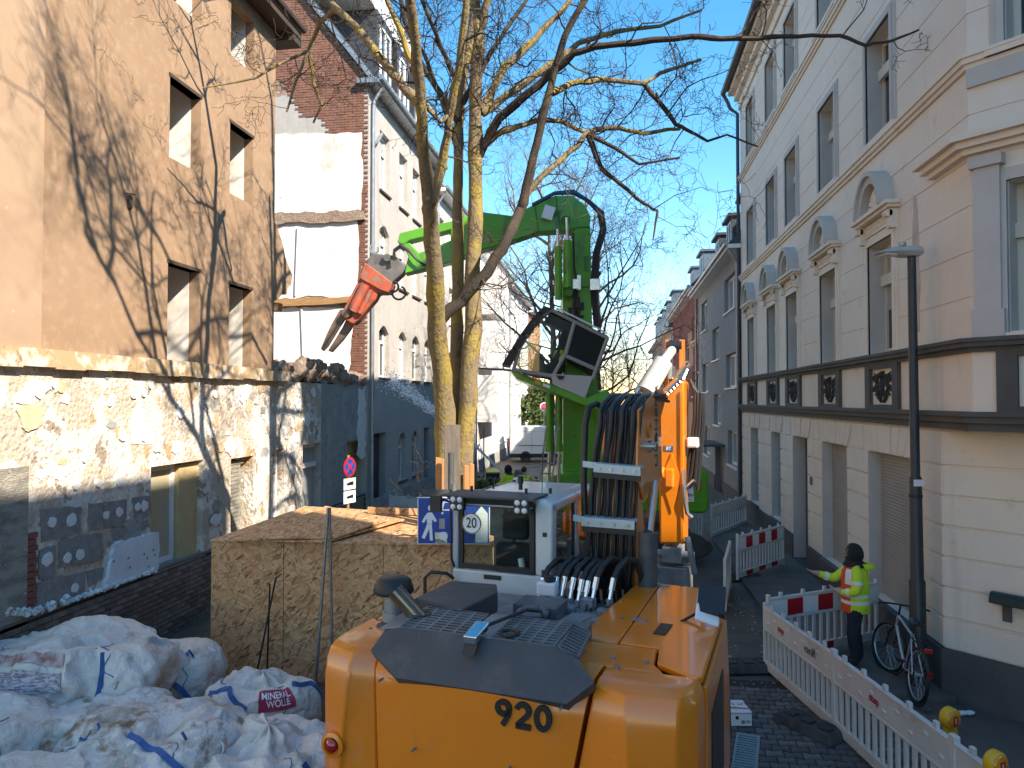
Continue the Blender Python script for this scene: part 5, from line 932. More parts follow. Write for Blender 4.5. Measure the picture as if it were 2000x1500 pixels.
# measured limbs of the front tree: (x, y, distance)
T = 11.8
limbs = [
 S([(878,1290,T-.1),(874,930,T),(870,800,T-.2),(860,700,T-.5),(851,610,T-.9),(847,500,T-1.4),(840,420,T-1.75),(838,385,T-1.9)], 22, 14.5, None, 0, 'trunk'),
 S([(838,390,T-1.9),(828,320,T-2.2),(824,230,T-2.6),(818,150,T-2.9),(808,60,T-3.3),(797,-40,T-3.7),(790,-200,T-4.2),(778,-400,T-4.8),(770,-700,T-5.4),(765,-1000,T-6)], 13, 6, None, .5, 'trunk'),
 S([(846,395,T-1.9),(868,290,T-2.2),(884,200,T-2.45),(900,120,T-2.7),(908,40,T-2.9),(915,-40,T-3.1),(935,-200,T-3.5),(960,-380,T-3.9),(970,-560,T-4.2)], 9.5, 5, None, .6),
 S([(890,1290,T+.25),(892,880,T+.25),(889,720,T+.25),(893,600,T+.25),(894,480,T+.25),(894,380,T+.25),(896,280,T+.25),(899,190,T+.25),(910,120,T+.3),(925,40,T+.3),(930,-80,T+.5),(920,-300,T+.6)], 14, 6, None, .25, 'trunk'),
 S([(905,1290,T-.15),(906,900,T-.15),(914,780,T-.15),(924,640,T-.15),(921,560,T-.15),(928,430,T-.15),(927,300,T-.15),(930,200,T-.15),(932,120,T-.15),(936,60,T-.15)], 19, 11, None, .1, 'trunk'),
 S([(936,64,T-.15),(930,10,T-.1),(925,-60,T),(905,-220,T+.1),(880,-420,T+.2)], 10, 5, None, .5), S([(937,60,T-.15),(955,-5,T-.3),(965,-80,T-.4),(1000,-260,T-.6),(1020,-430,T-.8)], 9, 4.5, None, .5),
 S([(848,640,T-.75),(900,588,T-.8),(950,530,T-.85),(993,462,T-.9),(1017,410,T-.6),(1030,365,T-.65),(1045,300,T-.7),(1060,230,T-.8),(1084,132,T-.9),(1104,70,T-1),(1140,5,T-1.1),(1175,-80,T-1.2),(1230,-230,T-1.4)], 12, 5, m_bark2, .4),
 S([(1026,385,T-.6),(1060,340,T-.6),(1100,308,T-.5),(1128,285,T-.5),(1145,258,T-.5),(1175,252,T-.4),(1210,250,T-.4),(1258,262,T-.3),(1300,253,T-.2),(1328,252,T-.1)], 7, 3, None, 1),
 S([(1148,262,T-.5),(1175,330,T-.5),(1212,360,T-.5),(1258,398,T-.6),(1284,412,T-.6),(1276,465,T-.7)], 5.5, 1.6, m_bark2, 1), S([(1150,264,T-.5),(1200,288,T-.7),(1248,320,T-.8),(1328,308,T-.9)], 4.5, 2, m_bark2, 1),
 S([(938,290,T-.15),(970,262,T-.3),(1010,246,T-.4),(1060,233,T-.3),(1095,238,T-.2),(1142,258,T-.1)], 7, 4, None, .7),
 S([(936,305,T-.15),(975,230,T-.4),(1012,200,T-.6),(1075,145,T-.8),(1120,105,T-1),(1160,92,T-1.1),(1240,82,T-1.2),(1352,72,T-1.4),(1410,75,T-1.5),(1480,74,T-1.5),(1560,70,T-1.6),(1640,70,T-1.7),(1690,88,T-1.8),(1740,80,T-1.8),(1795,58,T-1.9)], 9, 2, m_bark2, .75),
 S([(1078,182,T-.8),(1112,165,T-.6),(1172,154,T-.5),(1256,164,T-.4),(1288,144,T-.3),(1368,116,T-.2)], 7, 3, None, 1), S([(1260,166,T-.4),(1298,212,T-.4),(1320,242,T-.5),(1350,258,T-.5),(1382,276,T-.5),(1420,263,T-.6),(1480,286,T-.7)], 5, 1.6, m_bark2, 1),
 S([(938,215,T-.15),(985,132,T-.1),(1045,75,T+.2),(1082,38,T+.3),(1115,0,T+.4),(1160,-80,T+.6)], 9, 4, None, .6), S([(942,222,T-.15),(1010,172,T),(1075,125,T+.1),(1130,85,T+.3),(1200,62,T+.5),(1290,50,T+.7),(1370,20,T+.8)], 8.5, 2.5, None, 1),
 S([(822,205,T-2.65),(780,160,T-2.4),(740,108,T-2.0),(700,60,T-1.6),(676,36,T-1.2),(644,2,T-.8),(610,-60,T-.4)], 10.5, 5, None, .6), S([(678,38,T-1.2),(652,19,T-.8),(625,42,T-.4),(612,76,T),(603,100,T),(577,160,T-.1),(560,218,T-.2)], 6, 2, None, 1), S([(604,104,T),(613,162,T+.1),(628,205,T+.2),(612,240,T+.3)], 4.5, 2, None, 1), S([(604,100,T),(562,116,T-.1),(500,152,T-.3),(455,162,T-.4),(395,172,T-.6)], 3.6, 1.2, None, 1),
 S([(816,138,T-2.95),(800,112,T-2.9),(780,56,T-2.9),(757,0,T-2.9),(740,-80,T-3)], 7, 4, None, .5), S([(830,205,T-2.6),(860,240,T-2.5),(876,225,T-2.4),(870,180,T-2.4)], 5, 3, None, .6), S([(896,240,T+.2),(850,170,T+.5),(820,120,T+.7),(790,40,T+.9),(770,-60,T+1)], 7, 4, m_bark2, .6), S([(893,290,T+.2),(865,200,T+.9),(830,110,T+1.4),(800,60,T+1.7)], 6, 2.5, m_bark2, .8),
 S([(905,200,T),(960,100,T+.6),(1000,40,T+.9),(1050,-30,T+1.2)], 6, 3, m_bark2, .8),(
 [(888,150,T-.2),(860,90,T-.6),(835,30,T-.9),(800,-60,T-1.2)], 6, 3, m_bark2, .6, 'limb', 1, 1.25)]
tb = pd(885,1250,T); tree = thing('street_tree', 'leafless multi-stemmed tree with yellow lichen on its trunks in front of the crane arm', 'tree', (tb.x, tb.y, 0))
rt = random.Random(21); tw = MB()
for (pts, r0, r1, m, dens, nm, lvl, tl) in limbs:
    P3 = [pd(*p) for p in pts]; n = len(P3); rad = [(r0+(r1-r0)*i/(n-1))*p[2]/FPX for i, p in enumerate(pts)]
    W3, RR = wig(P3, rad, rt, 3, .3 if nm == 'trunk' else .6); s = MB(); s.tube(W3, RR, 14 if r0 > 10 else 8)
    s.build(nm, m or m_bark, tree, smooth=True)
    for i in range(1, len(W3)):
        seg = (W3[i]-W3[i-1]); L = seg.length; k = L*dens*2.2
        while k > 0:
            if rt.random() < k:
                q = W3[i-1].lerp(W3[i], rt.random()); e = seg.normalized(); sd_ = e.orthogonal(); sd_.rotate(Matrix.Rotation(rt.random()*6.283,3,e)); f = (e*rt.uniform(.3,.9)+sd_+V((0,0,.1))).normalized()
                sprout(tw, q, f, tl*rt.uniform(.5,1.25), max(.006,min(.016,RR[i]*.4)), 1, rt, .2)
            k -= 1
# the part of the crown above the picture, which throws its shadow on the brown wall
for (x, y, d, dx, dy, ln) in ((790,-200,T-4.2,-.5,.3,3),(778,-400,T-4.8,.3,.4,3),(770,-700,T-5.4,-.3,-.4,2.6),(765,-1000,T-6,0,-.5,3),(770,-800,T-5.6,.5,.3,2.6),(935,-200,T-3.5,.4,-.3,3),(960,-380,T-3.9,.2,.4,3),(970,-560,T-4.2,0,-.3,3),(920,-300,T+.6,0,.6,3),(880,-420,T+.2,-.2,0,3),(1000,-260,T-.6,.6,-.2,3),(1020,-430,T-.8,.3,-.3,3),(1230,-230,T-1.4,.6,-.5,2.6),(610,-60,T-.4,-.8,.2,2.6),(797,-60,T-3.75,-.8,-.1,2.6),(925,-60,T,-.2,.9,2.8),(915,-60,T-3.1,.3,-.6,2.6),(800,-60,T-1.2,-.4,-.9,2.5)):
    sprout(tw, pd(x,y,d), V((dx,dy,.9)), ln, .05, 0, rt, .3, bend=.22)
tw.build('twigs', m_twig, tree, kind='stuff')
def bare_tree(name, label, base, h, spread, seed, m, group=None, r=.16, lv=0, nb=16, first=.3):
    o = thing(name, label, 'tree', base, 0, group); rng = random.Random(seed); b = V(base); s = MB()
    pts = [b+V((rng.gauss(0,.02)*h*.3*(i>0), rng.gauss(0,.02)*h*.3*(i>0), h*i/7)) for i in range(8)]; s.tube(pts, [r*(1-.11*i) for i in range(8)], 10); s.build('trunk', m, o, smooth=True)
    c = MB()
    for i in range(nb):
        t = first+(1-first)*i/nb; k = int(t*7); q = pts[k].lerp(pts[min(7,k+1)], t*7-k); a = rng.random()*6.283
        sprout(c, q, V((cos(a), sin(a), rng.uniform(.35,.9))), spread*(1.1-.55*abs(t-.5)), r*.38, lv, rng, .3, bend=.24)
    c.build('crown', m, o, kind='stuff'); return o
p = pd(1076,950,27); bare_tree('bare_tree', 'tall thin leafless tree rising behind the green machine arm', (p.x,p.y,0), 11.5, 3.6, 5, m_farb, r=.17, nb=20, first=.32)
p = pd(1170,900,33); bare_tree('bare_tree', 'leafless spreading tree right of the raised green cab', (p.x,p.y,0), 10.5, 4.6, 9, m_twig, r=.16, nb=20, first=.3)
for i, (x, d, h) in enumerate(((1195,70,9),(1228,95,11),(1165,85,10))):
    p = pd(x,800,d); bare_tree('bare_tree', ['small leafless tree at the street end beside the green boom','far leafless tree nearest the beige house','far leafless tree half hidden by the green boom'][i], (p.x,p.y,0), h, 4.2, 30+i, m_farb, r=.15, nb=16)
# evergreen shrub, hedge
def foliage(mb, c, rx, ry, rz, n, s, rng):
    for i in range(n):
        a, b_, q = rng.random()*6.283, math.acos(rng.uniform(-1,1)), rng.uniform(.55,1.05)*(1+.22*sin(3*rng.random()*6))
        p = V(c)+V((rx*q*sin(b_)*cos(a), ry*q*sin(b_)*sin(a), rz*q*cos(b_))); M = Matrix.Rotation(rng.random()*6,3,'X') @ Matrix.Rotation(rng.random()*6,3,'Z'); k = s*rng.uniform(.6,1.3)
        mb.add([p+M@V(v)*k for v in ((-1,-.5,0),(0,-.55,.15),(1,0,0),(0,.55,.15),(-1,.5,0))], [(0,1,2,3,4)])
m_leaf = mat('evergreen_leaf', (.045,.085,.02), .6, col2=(.09,.12,.025), vs=.9, col3=(.025,.05,.015), vs3=3)
p = pd(1048,800,58); o = thing('evergreen_tree', 'dark green evergreen beyond the white van at the end of the left row', 'tree', (p.x,p.y,0)); s = MB(); rg = random.Random(2)
for (dx,dz,q) in ((0,1.4,1.4),(.6,3,1.3),(-.5,3.4,1.2),(.3,4.6,1.0),(1.2,2,1.2)): foliage(s, (p.x+dx,p.y,dz), q, q, q, 420, .17, rg)
s.build('crown', m_leaf, o, kind='stuff'); s = MB(); s.cyl((p.x,p.y,0),(p.x,p.y,3),.15,.08,8); s.build('trunk', m_farb, o)
p = pd(1030,935,27.5); o = thing('hedge', 'low dark hedge behind the two workers in yellow jackets', 'hedge', (p.x,p.y,0)); s = MB()
for i in range(9): foliage(s, V((p.x,p.y,.5))+RT*(i*.45-1.9), .4, .45, .5, 260, .07, rg)
s.build('foliage', m_leaf, o, kind='stuff'); s = MB()
for i in range(9): c = V((p.x,p.y,0))+RT*(i*.45-1.9); s.cyl(c, c+V((0,0,.6)), .02, n=6)
s.build('stem', m_farb, o, kind='stuff')
# ------------------------------------------------------------ paving stones in the road, lower right
m_pv = [mat('paver_%s' % n, sc(c,1.7), .85, col2=sc(c,.65), vs=6, bump=.5, bs=70) for n, c in (('a',(.085,.08,.073)),('b',(.065,.062,.058)),('c',(.105,.098,.088)))]
rd_ = MB(); rd_.box((.6,4.5,-.1),(3.6,10.6,.012)); road = struct(rd_, 'road', mat('paving_joint', (.03,.028,.025), .95))
def bone(): return [(-.1,-.075),(-.05,-.075),(-.03,-.06),(.03,-.06),(.05,-.075),(.1,-.075),(.1,.075),(.05,.075),(.03,.06),(-.03,.06),(-.05,.075),(-.1,.075)]
pro = [MB().prism([V((a*.97,b*.97,0)) for a,b in bone()], (0,0,.03)).build('paver', m, road, local=True, bevel=.006) for m in m_pv]
rp = random.Random(5); k = 0; rest = MB(); cand = []
for j in range(40):
    for i in range(16):
        y = 4.8+j*.139; x = .75+i*.204+(.102 if j%2 else 0)
        vx = (V((x,y,0))-C0); d = vx.dot(FW); px_ = 1000+FPX*vx.dot(RT)/d; py_ = 750-FPX*vx.dot(UPV)/d
        cand.append((0 if (1405 < px_ < 1760 and 1290 < py_ < 1520) else 1, y, x))
cand.sort()
for q, y, x in cand:
    z = .0+rp.uniform(-.004,.004)
    if q == 0 and k < 298:
        if k < 3: pro[k].location = (x,y,z)
        else: inst(pro[rp.choice((0,0,1,1,2))], (x,y,z), (rp.uniform(-.012,.012),rp.uniform(-.012,.012),rp.uniform(-.02,.02)))
        k += 1
    else: rest.k = rp.randrange(3); rest.prism([V((x+a*.97,y+b*.97,z)) for a,b in bone()], (0,0,.03))
rest.build('paver_field', m_pv, road, local=True, kind='stuff')
t = MB(); t.prism([gz(1420,1170,.004),gz(1470,1175,.004),gz(1500,1300,.004),gz(1425,1310,.004)], (0,0,.012)); struct(t, 'path', m_mud)
# ------------------------------------------------------------ chipboard hoarding round a pit
m_osb = mat('oriented_strand_board', (.47,.245,.105), .8, col2=(.56,.31,.145), vs=9, lo=.42, hi=.58, col3=(.26,.13,.05), vs3=14, lo3=.66, hi3=.70, bump=.35, bs=60, detail=2)
def osbify(m, rot):
    t = m.node_tree; b = t.nodes['Principled BSDF']; tc = nd(t, 'ShaderNodeTexCoord'); last = None; base = b.inputs['Base Color'].links[0].from_socket
    for k, (a, s, c, lo, hi) in enumerate(((.45,(5,5,22),(.60,.38,.20),.57,.61),(2.1,(4,4,20),(.30,.155,.065),.60,.63),(1.2,(5,5,24),(.56,.34,.17),.58,.61),(-.6,(6,6,26),(.15,.07,.03),.66,.68),(2.75,(5,5,20),(.38,.20,.085),.60,.63))):
        mp = nd(t, 'ShaderNodeMapping', vector_type='TEXTURE'); mp.inputs['Rotation'].default_value = (0, a, rot); mp.inputs['Scale'].default_value = tuple(1/q for q in s); mp.inputs['Location'].default_value = (k*3.1,k*1.7,k); t.links.new(tc.outputs['Object'], mp.inputs[0])
        n = nd(t, 'ShaderNodeTexNoise'); n.inputs['Scale'].default_value = 1.0; n.inputs['Detail'].default_value = 1; t.links.new(mp.outputs[0], n.inputs['Vector'])
        r = nd(t, 'ShaderNodeMapRange'); r.inputs[1].default_value = lo; r.inputs[2].default_value = hi; t.links.new(n.outputs[0], r.inputs[0])
        x = nd(t, 'ShaderNodeMix', data_type='RGBA'); t.links.new(r.outputs[0], x.inputs[0]); t.links.new(last or base, x.inputs[6]); x.inputs[7].default_value = (*c,1); last = x.outputs[2]
    t.links.new(last, b.inputs['Base Color']); return m
osbify(m_osb, YAW)
FL, FRr = gz(410,1325,0), pd(962,1330,9.85); FRr.z = 0; BLl, BRr = gz(596,990,2.06), gz(818,1003,2.06); BLl.z = BRr.z = 0
MR = FRr+FH*.55
ob = thing('hoarding_box', 'large chipboard box as tall as a man standing behind the white bulk bags', 'box', (FL+BRr)/2)
ed = (FRr-FL); cuts = [0, .265, .62, 1.0]
for i in range(3):
    a, b = FL+ed*(cuts[i]+.001), FL+ed*(cuts[i+1]-.001); s = MB(); s.prism([a,b,b+V((0,0,1.96)),a+V((0,0,1.96))], FH*.022); s.build('chipboard_panel', m_osb, ob)
s = MB(); s.prism([FL+FH*.023, BLl, BLl+V((0,0,2.05)), FL+FH*.023+V((0,0,1.96))], RT*.022); s.build('chipboard_panel', m_osb, ob)
s = MB(); s.prism([FRr+FH*.023, MR, MR+V((0,0,1.98)), FRr+FH*.023+V((0,0,1.96))], RT*-.022); s.build('chipboard_panel', m_osb, ob); s = MB(); s.prism([MR, BRr, BRr+V((0,0,2.05)), MR+V((0,0,1.98))], FH*-.022); s.build('chipboard_panel', m_osb, ob); s = MB(); s.prism([BLl, BRr, BRr+V((0,0,2.05)), BLl+V((0,0,2.05))], FH*.022); s.build('chipboard_panel', m_osb, ob)
z1, z2 = V((0,0,1.965)), V((0,0,2.055)); s = MB(); s.prism([FL+z1-FH*.02-RT*.01, FRr+z1-FH*.02+RT*.02, MR+V((0,0,1.985)), BRr+z2, BLl+z2], (0,0,.02)); s.build('lid', m_osb, ob)
a, b = gz(718,1003,2.08), gz(870,1008,2.08); s = MB(); s.prism([a,b,b+V((0,0,.11)),a+V((0,0,.11))], FH*.03); s.build('edge_board', m_osb, ob)
for i, (q, zz) in enumerate(((((455,1056),(640,1060),(790,1016),(630,994)),2.0),(((500,1054),(655,1052),(760,1016),(636,990)),2.035))):
    P4 = [gz(x,y,zz+(.085 if k > 1 else 0.0)) for k, (x,y) in enumerate(q)]; o = MB().prism([p for p in P4], (0,0,.02)).build('chipboard_sheet', m_osb); tag(o, ['lower of two loose chipboard sheets lying on the chipboard box', 'upper of two loose chipboard sheets lying on the chipboard box'][i], 'board', 'loose sheets on the chipboard box')
# things leaning on it
m_galv = mat('galvanised_tube', (.34,.37,.38), .35, .7, col2=(.24,.26,.27), vs=8)
topp = pd(641,992,9.78)
for i, (bx_, by_) in enumerate(((615,1358),(650,1350))):
    o = MB().cyl(gz(bx_,by_,0), topp+V((.012*i,.02*i,0)), .021, n=10).build('scaffold_tube', m_galv, smooth=True); tag(o, ['left of two galvanised tubes leaning together on the chipboard box', 'right of two galvanised tubes leaning together on the chipboard box'][i], 'tube', 'galvanised tubes on the chipboard box')
br = thing('broom', 'black broom with long handle leaning on the chipboard box', 'broom', gz(500,1338,0)); p = gz(497,1337,.07); s = MB(); s.cyl(p, pd(539,1128,9.83), .014, n=8); s.build('handle', m_blk, br); c = gz(503,1339,.0); s = MB(); s.cb(c+V((0,0,.075)), .24, .03, .025, Matrix.Rotation(YAW,3,'Z')); s.build('head', m_wood, br)
s = MB()
for i in range(24): q = c+RT*(-.23+i*.02); s.cb(q+V((0,0,.03)), .009, .028, .032, Matrix.Rotation(YAW,3,'Z'))
s.build('bristles', m_blk, br, kind='stuff')
sv = thing('rake', 'thin dark handled rake beside the broom at the chipboard box', 'rake', gz(520,1330,0)); s = MB(); s.cyl(gz(521,1330,.03), pd(527,1141,9.85), .013, n=8); s.build('handle', m_blk, sv); c = gz(521,1332,.02); s = MB(); s.cb(c, .15, .012, .012, Matrix.Rotation(YAW,3,'Z'))
for i in range(10): s.cb(c+RT*(-.14+i*.031)+V((0,0,-.0))-FH*.03, .004, .03, .006, Matrix.Rotation(YAW,3,'Z'))
s.build('head', m_blk, sv)
# ------------------------------------------------------------ white bulk bags of rubble
m_bag = mat('woven_white_bag', (.60,.565,.52), .6, col2=(.47,.44,.40), vs=2.2, lo=.48, hi=.7, col3=(.33,.29,.24), vs3=3.4, lo3=.62, hi3=.74, bump=.35, bs=18, dist=.03)
m_bagd = mat('soiled_white_bag', (.58,.57,.55), .65, col2=(.36,.32,.27), vs=2.0, lo=.45, hi=.62, col3=(.18,.12,.07), vs3=2.4, lo3=.60, hi3=.68, bump=.45, bs=18, dist=.03)
m_seam = mat('seam_thread', (.12,.14,.20), .8); m_strap = mat('blue_strap', (.02,.09,.27), .6); m_rw = mat('raspberry_print', (.34,.025,.06), .7); m_faded2 = mat('violet_print', (.20,.16,.22), .8, col2=(.48,.46,.47), vs=14, lo=.45, hi=.55, stretch=(1,1,4)); m_faded = mat('faded_print', (.24,.09,.08), .8, col2=(.5,.45,.43), vs=9)
def wrinkle(m, k):
    t = m.node_tree; b = t.nodes['Principled BSDF']; tc = nd(t,'ShaderNodeTexCoord'); prev = None
    for sc_, w_ in ((5,1.0),(11,.5),(24,.22)):
        n = nd(t,'ShaderNodeTexNoise'); n.inputs['Scale'].default_value = sc_; n.inputs['Detail'].default_value = 2; n.inputs['Distortion'].default_value = .9; t.links.new(tc.outputs['Object'], n.inputs['Vector'])
        a = nd(t,'ShaderNodeMath', operation='SUBTRACT'); a.inputs[1].default_value = .5; t.links.new(n.outputs[0], a.inputs[0]); c = nd(t,'ShaderNodeMath', operation='ABSOLUTE'); t.links.new(a.outputs[0], c.inputs[0]); d = nd(t,'ShaderNodeMath', operation='MULTIPLY'); d.inputs[1].default_value = -w_; t.links.new(c.outputs[0], d.inputs[0])
        if prev: e = nd(t,'ShaderNodeMath', operation='ADD'); t.links.new(prev, e.inputs[0]); t.links.new(d.outputs[0], e.inputs[1]); prev = e.outputs[0]
        else: prev = d.outputs[0]
    u = nd(t,'ShaderNodeBump'); u.inputs['Strength'].default_value = k; u.inputs['Distance'].default_value = .12; t.links.new(prev, u.inputs['Height']); t.links.new(u.outputs[0], b.inputs['Normal'])
wrinkle(m_bag, .42); wrinkle(m_bagd, .5)
for m_, k_ in ((m_bag,.55),(m_bagd,.9)): layer(m_, (.26,.22,.18), (2.4,2.4,3.2), .56, .70, k_, 4); layer(m_, (.13,.10,.085), (7,7,3), .64, .70, k_*.7, 8); layer(m_, (.30,.23,.15), (1.3,1.3,1.3), .58, .68, k_*.6, 2)
layer(m_bagd, (.17,.10,.045), (1.6,1.6,2.0), .57, .64, .9, 6)
def sa_(x): return sqrt(x*x+.006)
def bag(label, c, rx, ry, rz, seed, m, tie=None, straps=(), rot=0):
    c = V((c[0],c[1],0)); o = thing('bulk_bag', label, 'bag', c, rot, 'white bulk bags of rubble'); off = V((seed*7.3, seed*3.1, seed*5.7))
    def f(u, v, lift=0):
        a = 2*pi*u; b = pi*(v-.5); cu, su = cos(a), sin(a); e = .75
        ca = math.copysign(abs(cu)**e, cu); sa = math.copysign(abs(su)**e, su); cb_ = max(cos(b),0)**.62; sb = math.copysign(abs(sin(b))**.8, sin(b))
        p = V((rx*ca*cb_, ry*sa*cb_, rz*.5*(1+sb)))
        n = V((p.x/rx, p.y/ry, sb)); n = n.normalized() if n.length > 0 else V((0,0,1))
        q = p*1.6+off; q2 = q+V((NZ.noise(q*2.3),NZ.noise(q*2.3+V((9,0,0))),NZ.noise(q*2.3+V((0,9,0)))))*.22; w = NZ.noise(q)*.14 - sa_(NZ.noise(q2*1.5+V((3,1,2))))*.17 - sa_(NZ.noise(V((q2.x*2.6,q2.y*3.4,q2.z*1.3))))*.085 - sa_(NZ.noise(V((q2.x*2.2,q2.y*6.5,q2.z*6))))*.04 + .11
        if tie and v > .55:
            t_ = (v-.55)/.45; w += .07*t_*(1-t_*.4)*sin(a*9+seed+4*NZ.noise(q*.8)) + tie*max(0,t_-.80)/.2 - .12*max(0, 1-abs(t_-.76)/.14)
        p = p + n*(w*min(rx,rz)*1.15+lift); p.z = max(p.z, 0.004); return p
    s = MB(); s.grid(lambda u, v: f(u, v), 150, 96); s.build('sack', m, o, smooth=True, local=True, ang=80)
    for path in straps:
        s = MB(); pts = []
        for (u0,v0),(u1,v1) in zip(path, path[1:]):
            for k in range(7): pts.append(f(u0+(u1-u0)*k/7, v0+(v1-v0)*k/7, .012))
        pts.append(f(*path[-1], .012)); nrm = []
        for i in range(len(pts)):
            d = (pts[min(i+1,len(pts)-1)]-pts[max(i-1,0)]).normalized(); out_ = (pts[i]-V((0,0,rz*.4))).normalized(); w_ = d.cross(out_).normalized()*.028; nrm.append([pts[i]-w_, pts[i]+w_, pts[i]+w_+out_*.008, pts[i]-w_+out_*.008])
        s.loft(nrm); s.build('strap', m_strap, o, local=True)
    for (u0, v0) in ((.62,.84),(.9,.86)):
        q = f(u0, v0, .02); n_ = (q-V((0,0,rz*.3))).normalized(); s = MB(); s.torus(q+n_*.02, V((-n_.y,n_.x,.3)), .085, .014, 14, 5, 0, pi, ref=V((n_.y,-n_.x,0)) if seed%2 else None); s.build('loop', m_strap if seed%3 else m_bag, o, local=True, smooth=True)
    for u0 in (.585+.03*(seed%3), .865+.02*(seed%2)):
        s = MB(); s.tube([f(u0+.012*sin(k*1.3), .25+k*.035, .004) for k in range(18)], .006, 5); s.build('seam', m_seam, o, local=True)
    if tie: top = f(.3,.985); s = MB(); s.torus(top+V((0,0,-.03)), (0,.2,1), .05, .016, 16, 6); s.build('tie', m_bag, o, local=True)
    return o, f
def printed(o, f, u0, u1, v0, v1, m, name, n=26, lift=.012):
    s = MB(); s.grid(lambda a, b: f(u0+(u1-u0)*a, v0+(v1-v0)*b, lift), n, n); return s.build(name, m, o, smooth=True, local=True)
def wrapped(o, f, body, u0, u1, v0, v1, m, lift=.024):
    q = text(body, 1, 'print_lettering', m, o, V((0,0,0)), (1,0,0), (0,1,0), .0, .01); xs = [v.co.x for v in q.data.vertices]
    M = wm(o)
    cs = [M @ v.co for v in q.data.vertices]; x0, x1 = min(c.x for c in cs), max(c.x for c in cs); y0, y1 = min(c.y for c in cs), max(c.y for c in cs)
    for v, c in zip(q.data.vertices, cs): v.co = f(u0+(u1-u0)*(c.x-x0)/(x1-x0), v0+(v1-v0)*(c.y-y0)/(y1-y0), lift)
b1, f1_ = bag('largest white bulk bag, by the brick plinth, with a faded red printed stripe', (-6.35,7.75), 1.15, .85, 1.2, 1, m_bag, straps=(((.62,.72),(.7,.55),(.78,.5)),((.88,.8),(.86,.6),(.83,.4))))
printed(b1, f1_, .60, .80, .735, .80, m_faded, 'faded_stripe'); printed(b1, f1_, .70, .80, .60, .70, m_faded2, 'faded_print')
b2, f2_ = bag('white bulk bag with a raspberry stripe and blue straps, behind the largest bag', (-5.5,8.45), .46, .5, .86, 2, m_bag, straps=(((.7,.8),(.8,.6),(.9,.45)),((.95,.35),(.85,.3),(.78,.22)),((.6,.85),(.75,.88),(.9,.85))))
printed(b2, f2_, .72, .80, .35, .66, m_rw, 'raspberry_stripe')
b3, f3_ = bag('flat grey soiled bulk bag lying between the largest bag and the front bags', (-5.6,6.95), .85, .65, .82, 3, m_bagd, straps=(((.55,.7),(.6,.6),(.66,.62)),))
b4, f4_ = bag('front white bulk bag with brown mud on top and a long blue strap', (-4.5,6.55), .85, .72, .86, 4, m_bagd, straps=(((.74,.9),(.82,.8),(.88,.6),(.9,.4)),))
b5, f5_ = bag('bulk bag with a raspberry label and white lettering near the broom', (-4.15,8.0), .6, .5, .74, 5, m_bag, tie=.04, straps=(((.62,.7),(.7,.8),(.76,.62)),((.95,.8),(1.02,.7),(1.05,.5))))
printed(b5, f5_, .79, .93, .60, .80, m_rw, 'label_patch'); wrapped(b5, f5_, 'MINERAL', .80, .92, .71, .775, m_wht); wrapped(b5, f5_, 'WOLLE', .815, .91, .635, .70, m_wht)
b6, f6_ = bag('tied white bulk bag with knotted neck beside the orange tail', (-3.35,6.6), .72, .66, .74, 6, m_bag, tie=.05, straps=(((.9,.75),(.93,.6),(.94,.4)),))
b7, f7_ = bag('white bulk bag cut off by the left edge of the photo', (-6.2,6.35), .6, .55, .92, 7, m_bag, straps=(((.7,.8),(.8,.7),(.86,.72)),))
b8, f8_ = bag('small white bulk bag with a blue seam in the bottom left corner', (-5.15,5.75), .6, .5, .76, 8, m_bag, straps=(((.78,.9),(.80,.7),(.79,.4)),))
# ------------------------------------------------------------ litter and crumbs
s = MB(); rl_ = random.Random(9)
for i in range(420):
    x, y = (rl_.uniform(-6.8,-2.6), rl_.uniform(8.3,11.5)) if i < 280 else (rl_.uniform(1.6,2.6), rl_.uniform(9.5,15))
    k = rl_.uniform(.006,.022)*(2 if rl_.random() < .04 else 1); s.cb((x,y,k*.5+.006), k, k*rl_.uniform(.5,1), k*.5, Matrix.Rotation(rl_.random()*6,3,'Z') @ Matrix.Rotation(rl_.random(),3,'X'))
o = s.build('debris', mat('grey_rubble', (.36,.34,.31), .95, col2=(.2,.18,.16), vs=3), kind='stuff')
o = thing('plastic_bottle', 'small crushed clear plastic bottle lying by the corner plinth', 'bottle', gz(1890,1392,.1)); p = gz(1890,1394,.04); s = MB(); s.lathe(p-V((.1,0,0)), [(.03,0),(.032,.05),(.024,.09),(.032,.13),(.028,.17),(.012,.2)], 12, (1,.2,.02)); s.build('body', m_eps, o, smooth=True); s = MB(); s.cyl(p+V((.1,.04,.004)), p+V((.12,.044,.004)), .014, n=10); s.build('cap', m_strap, o)
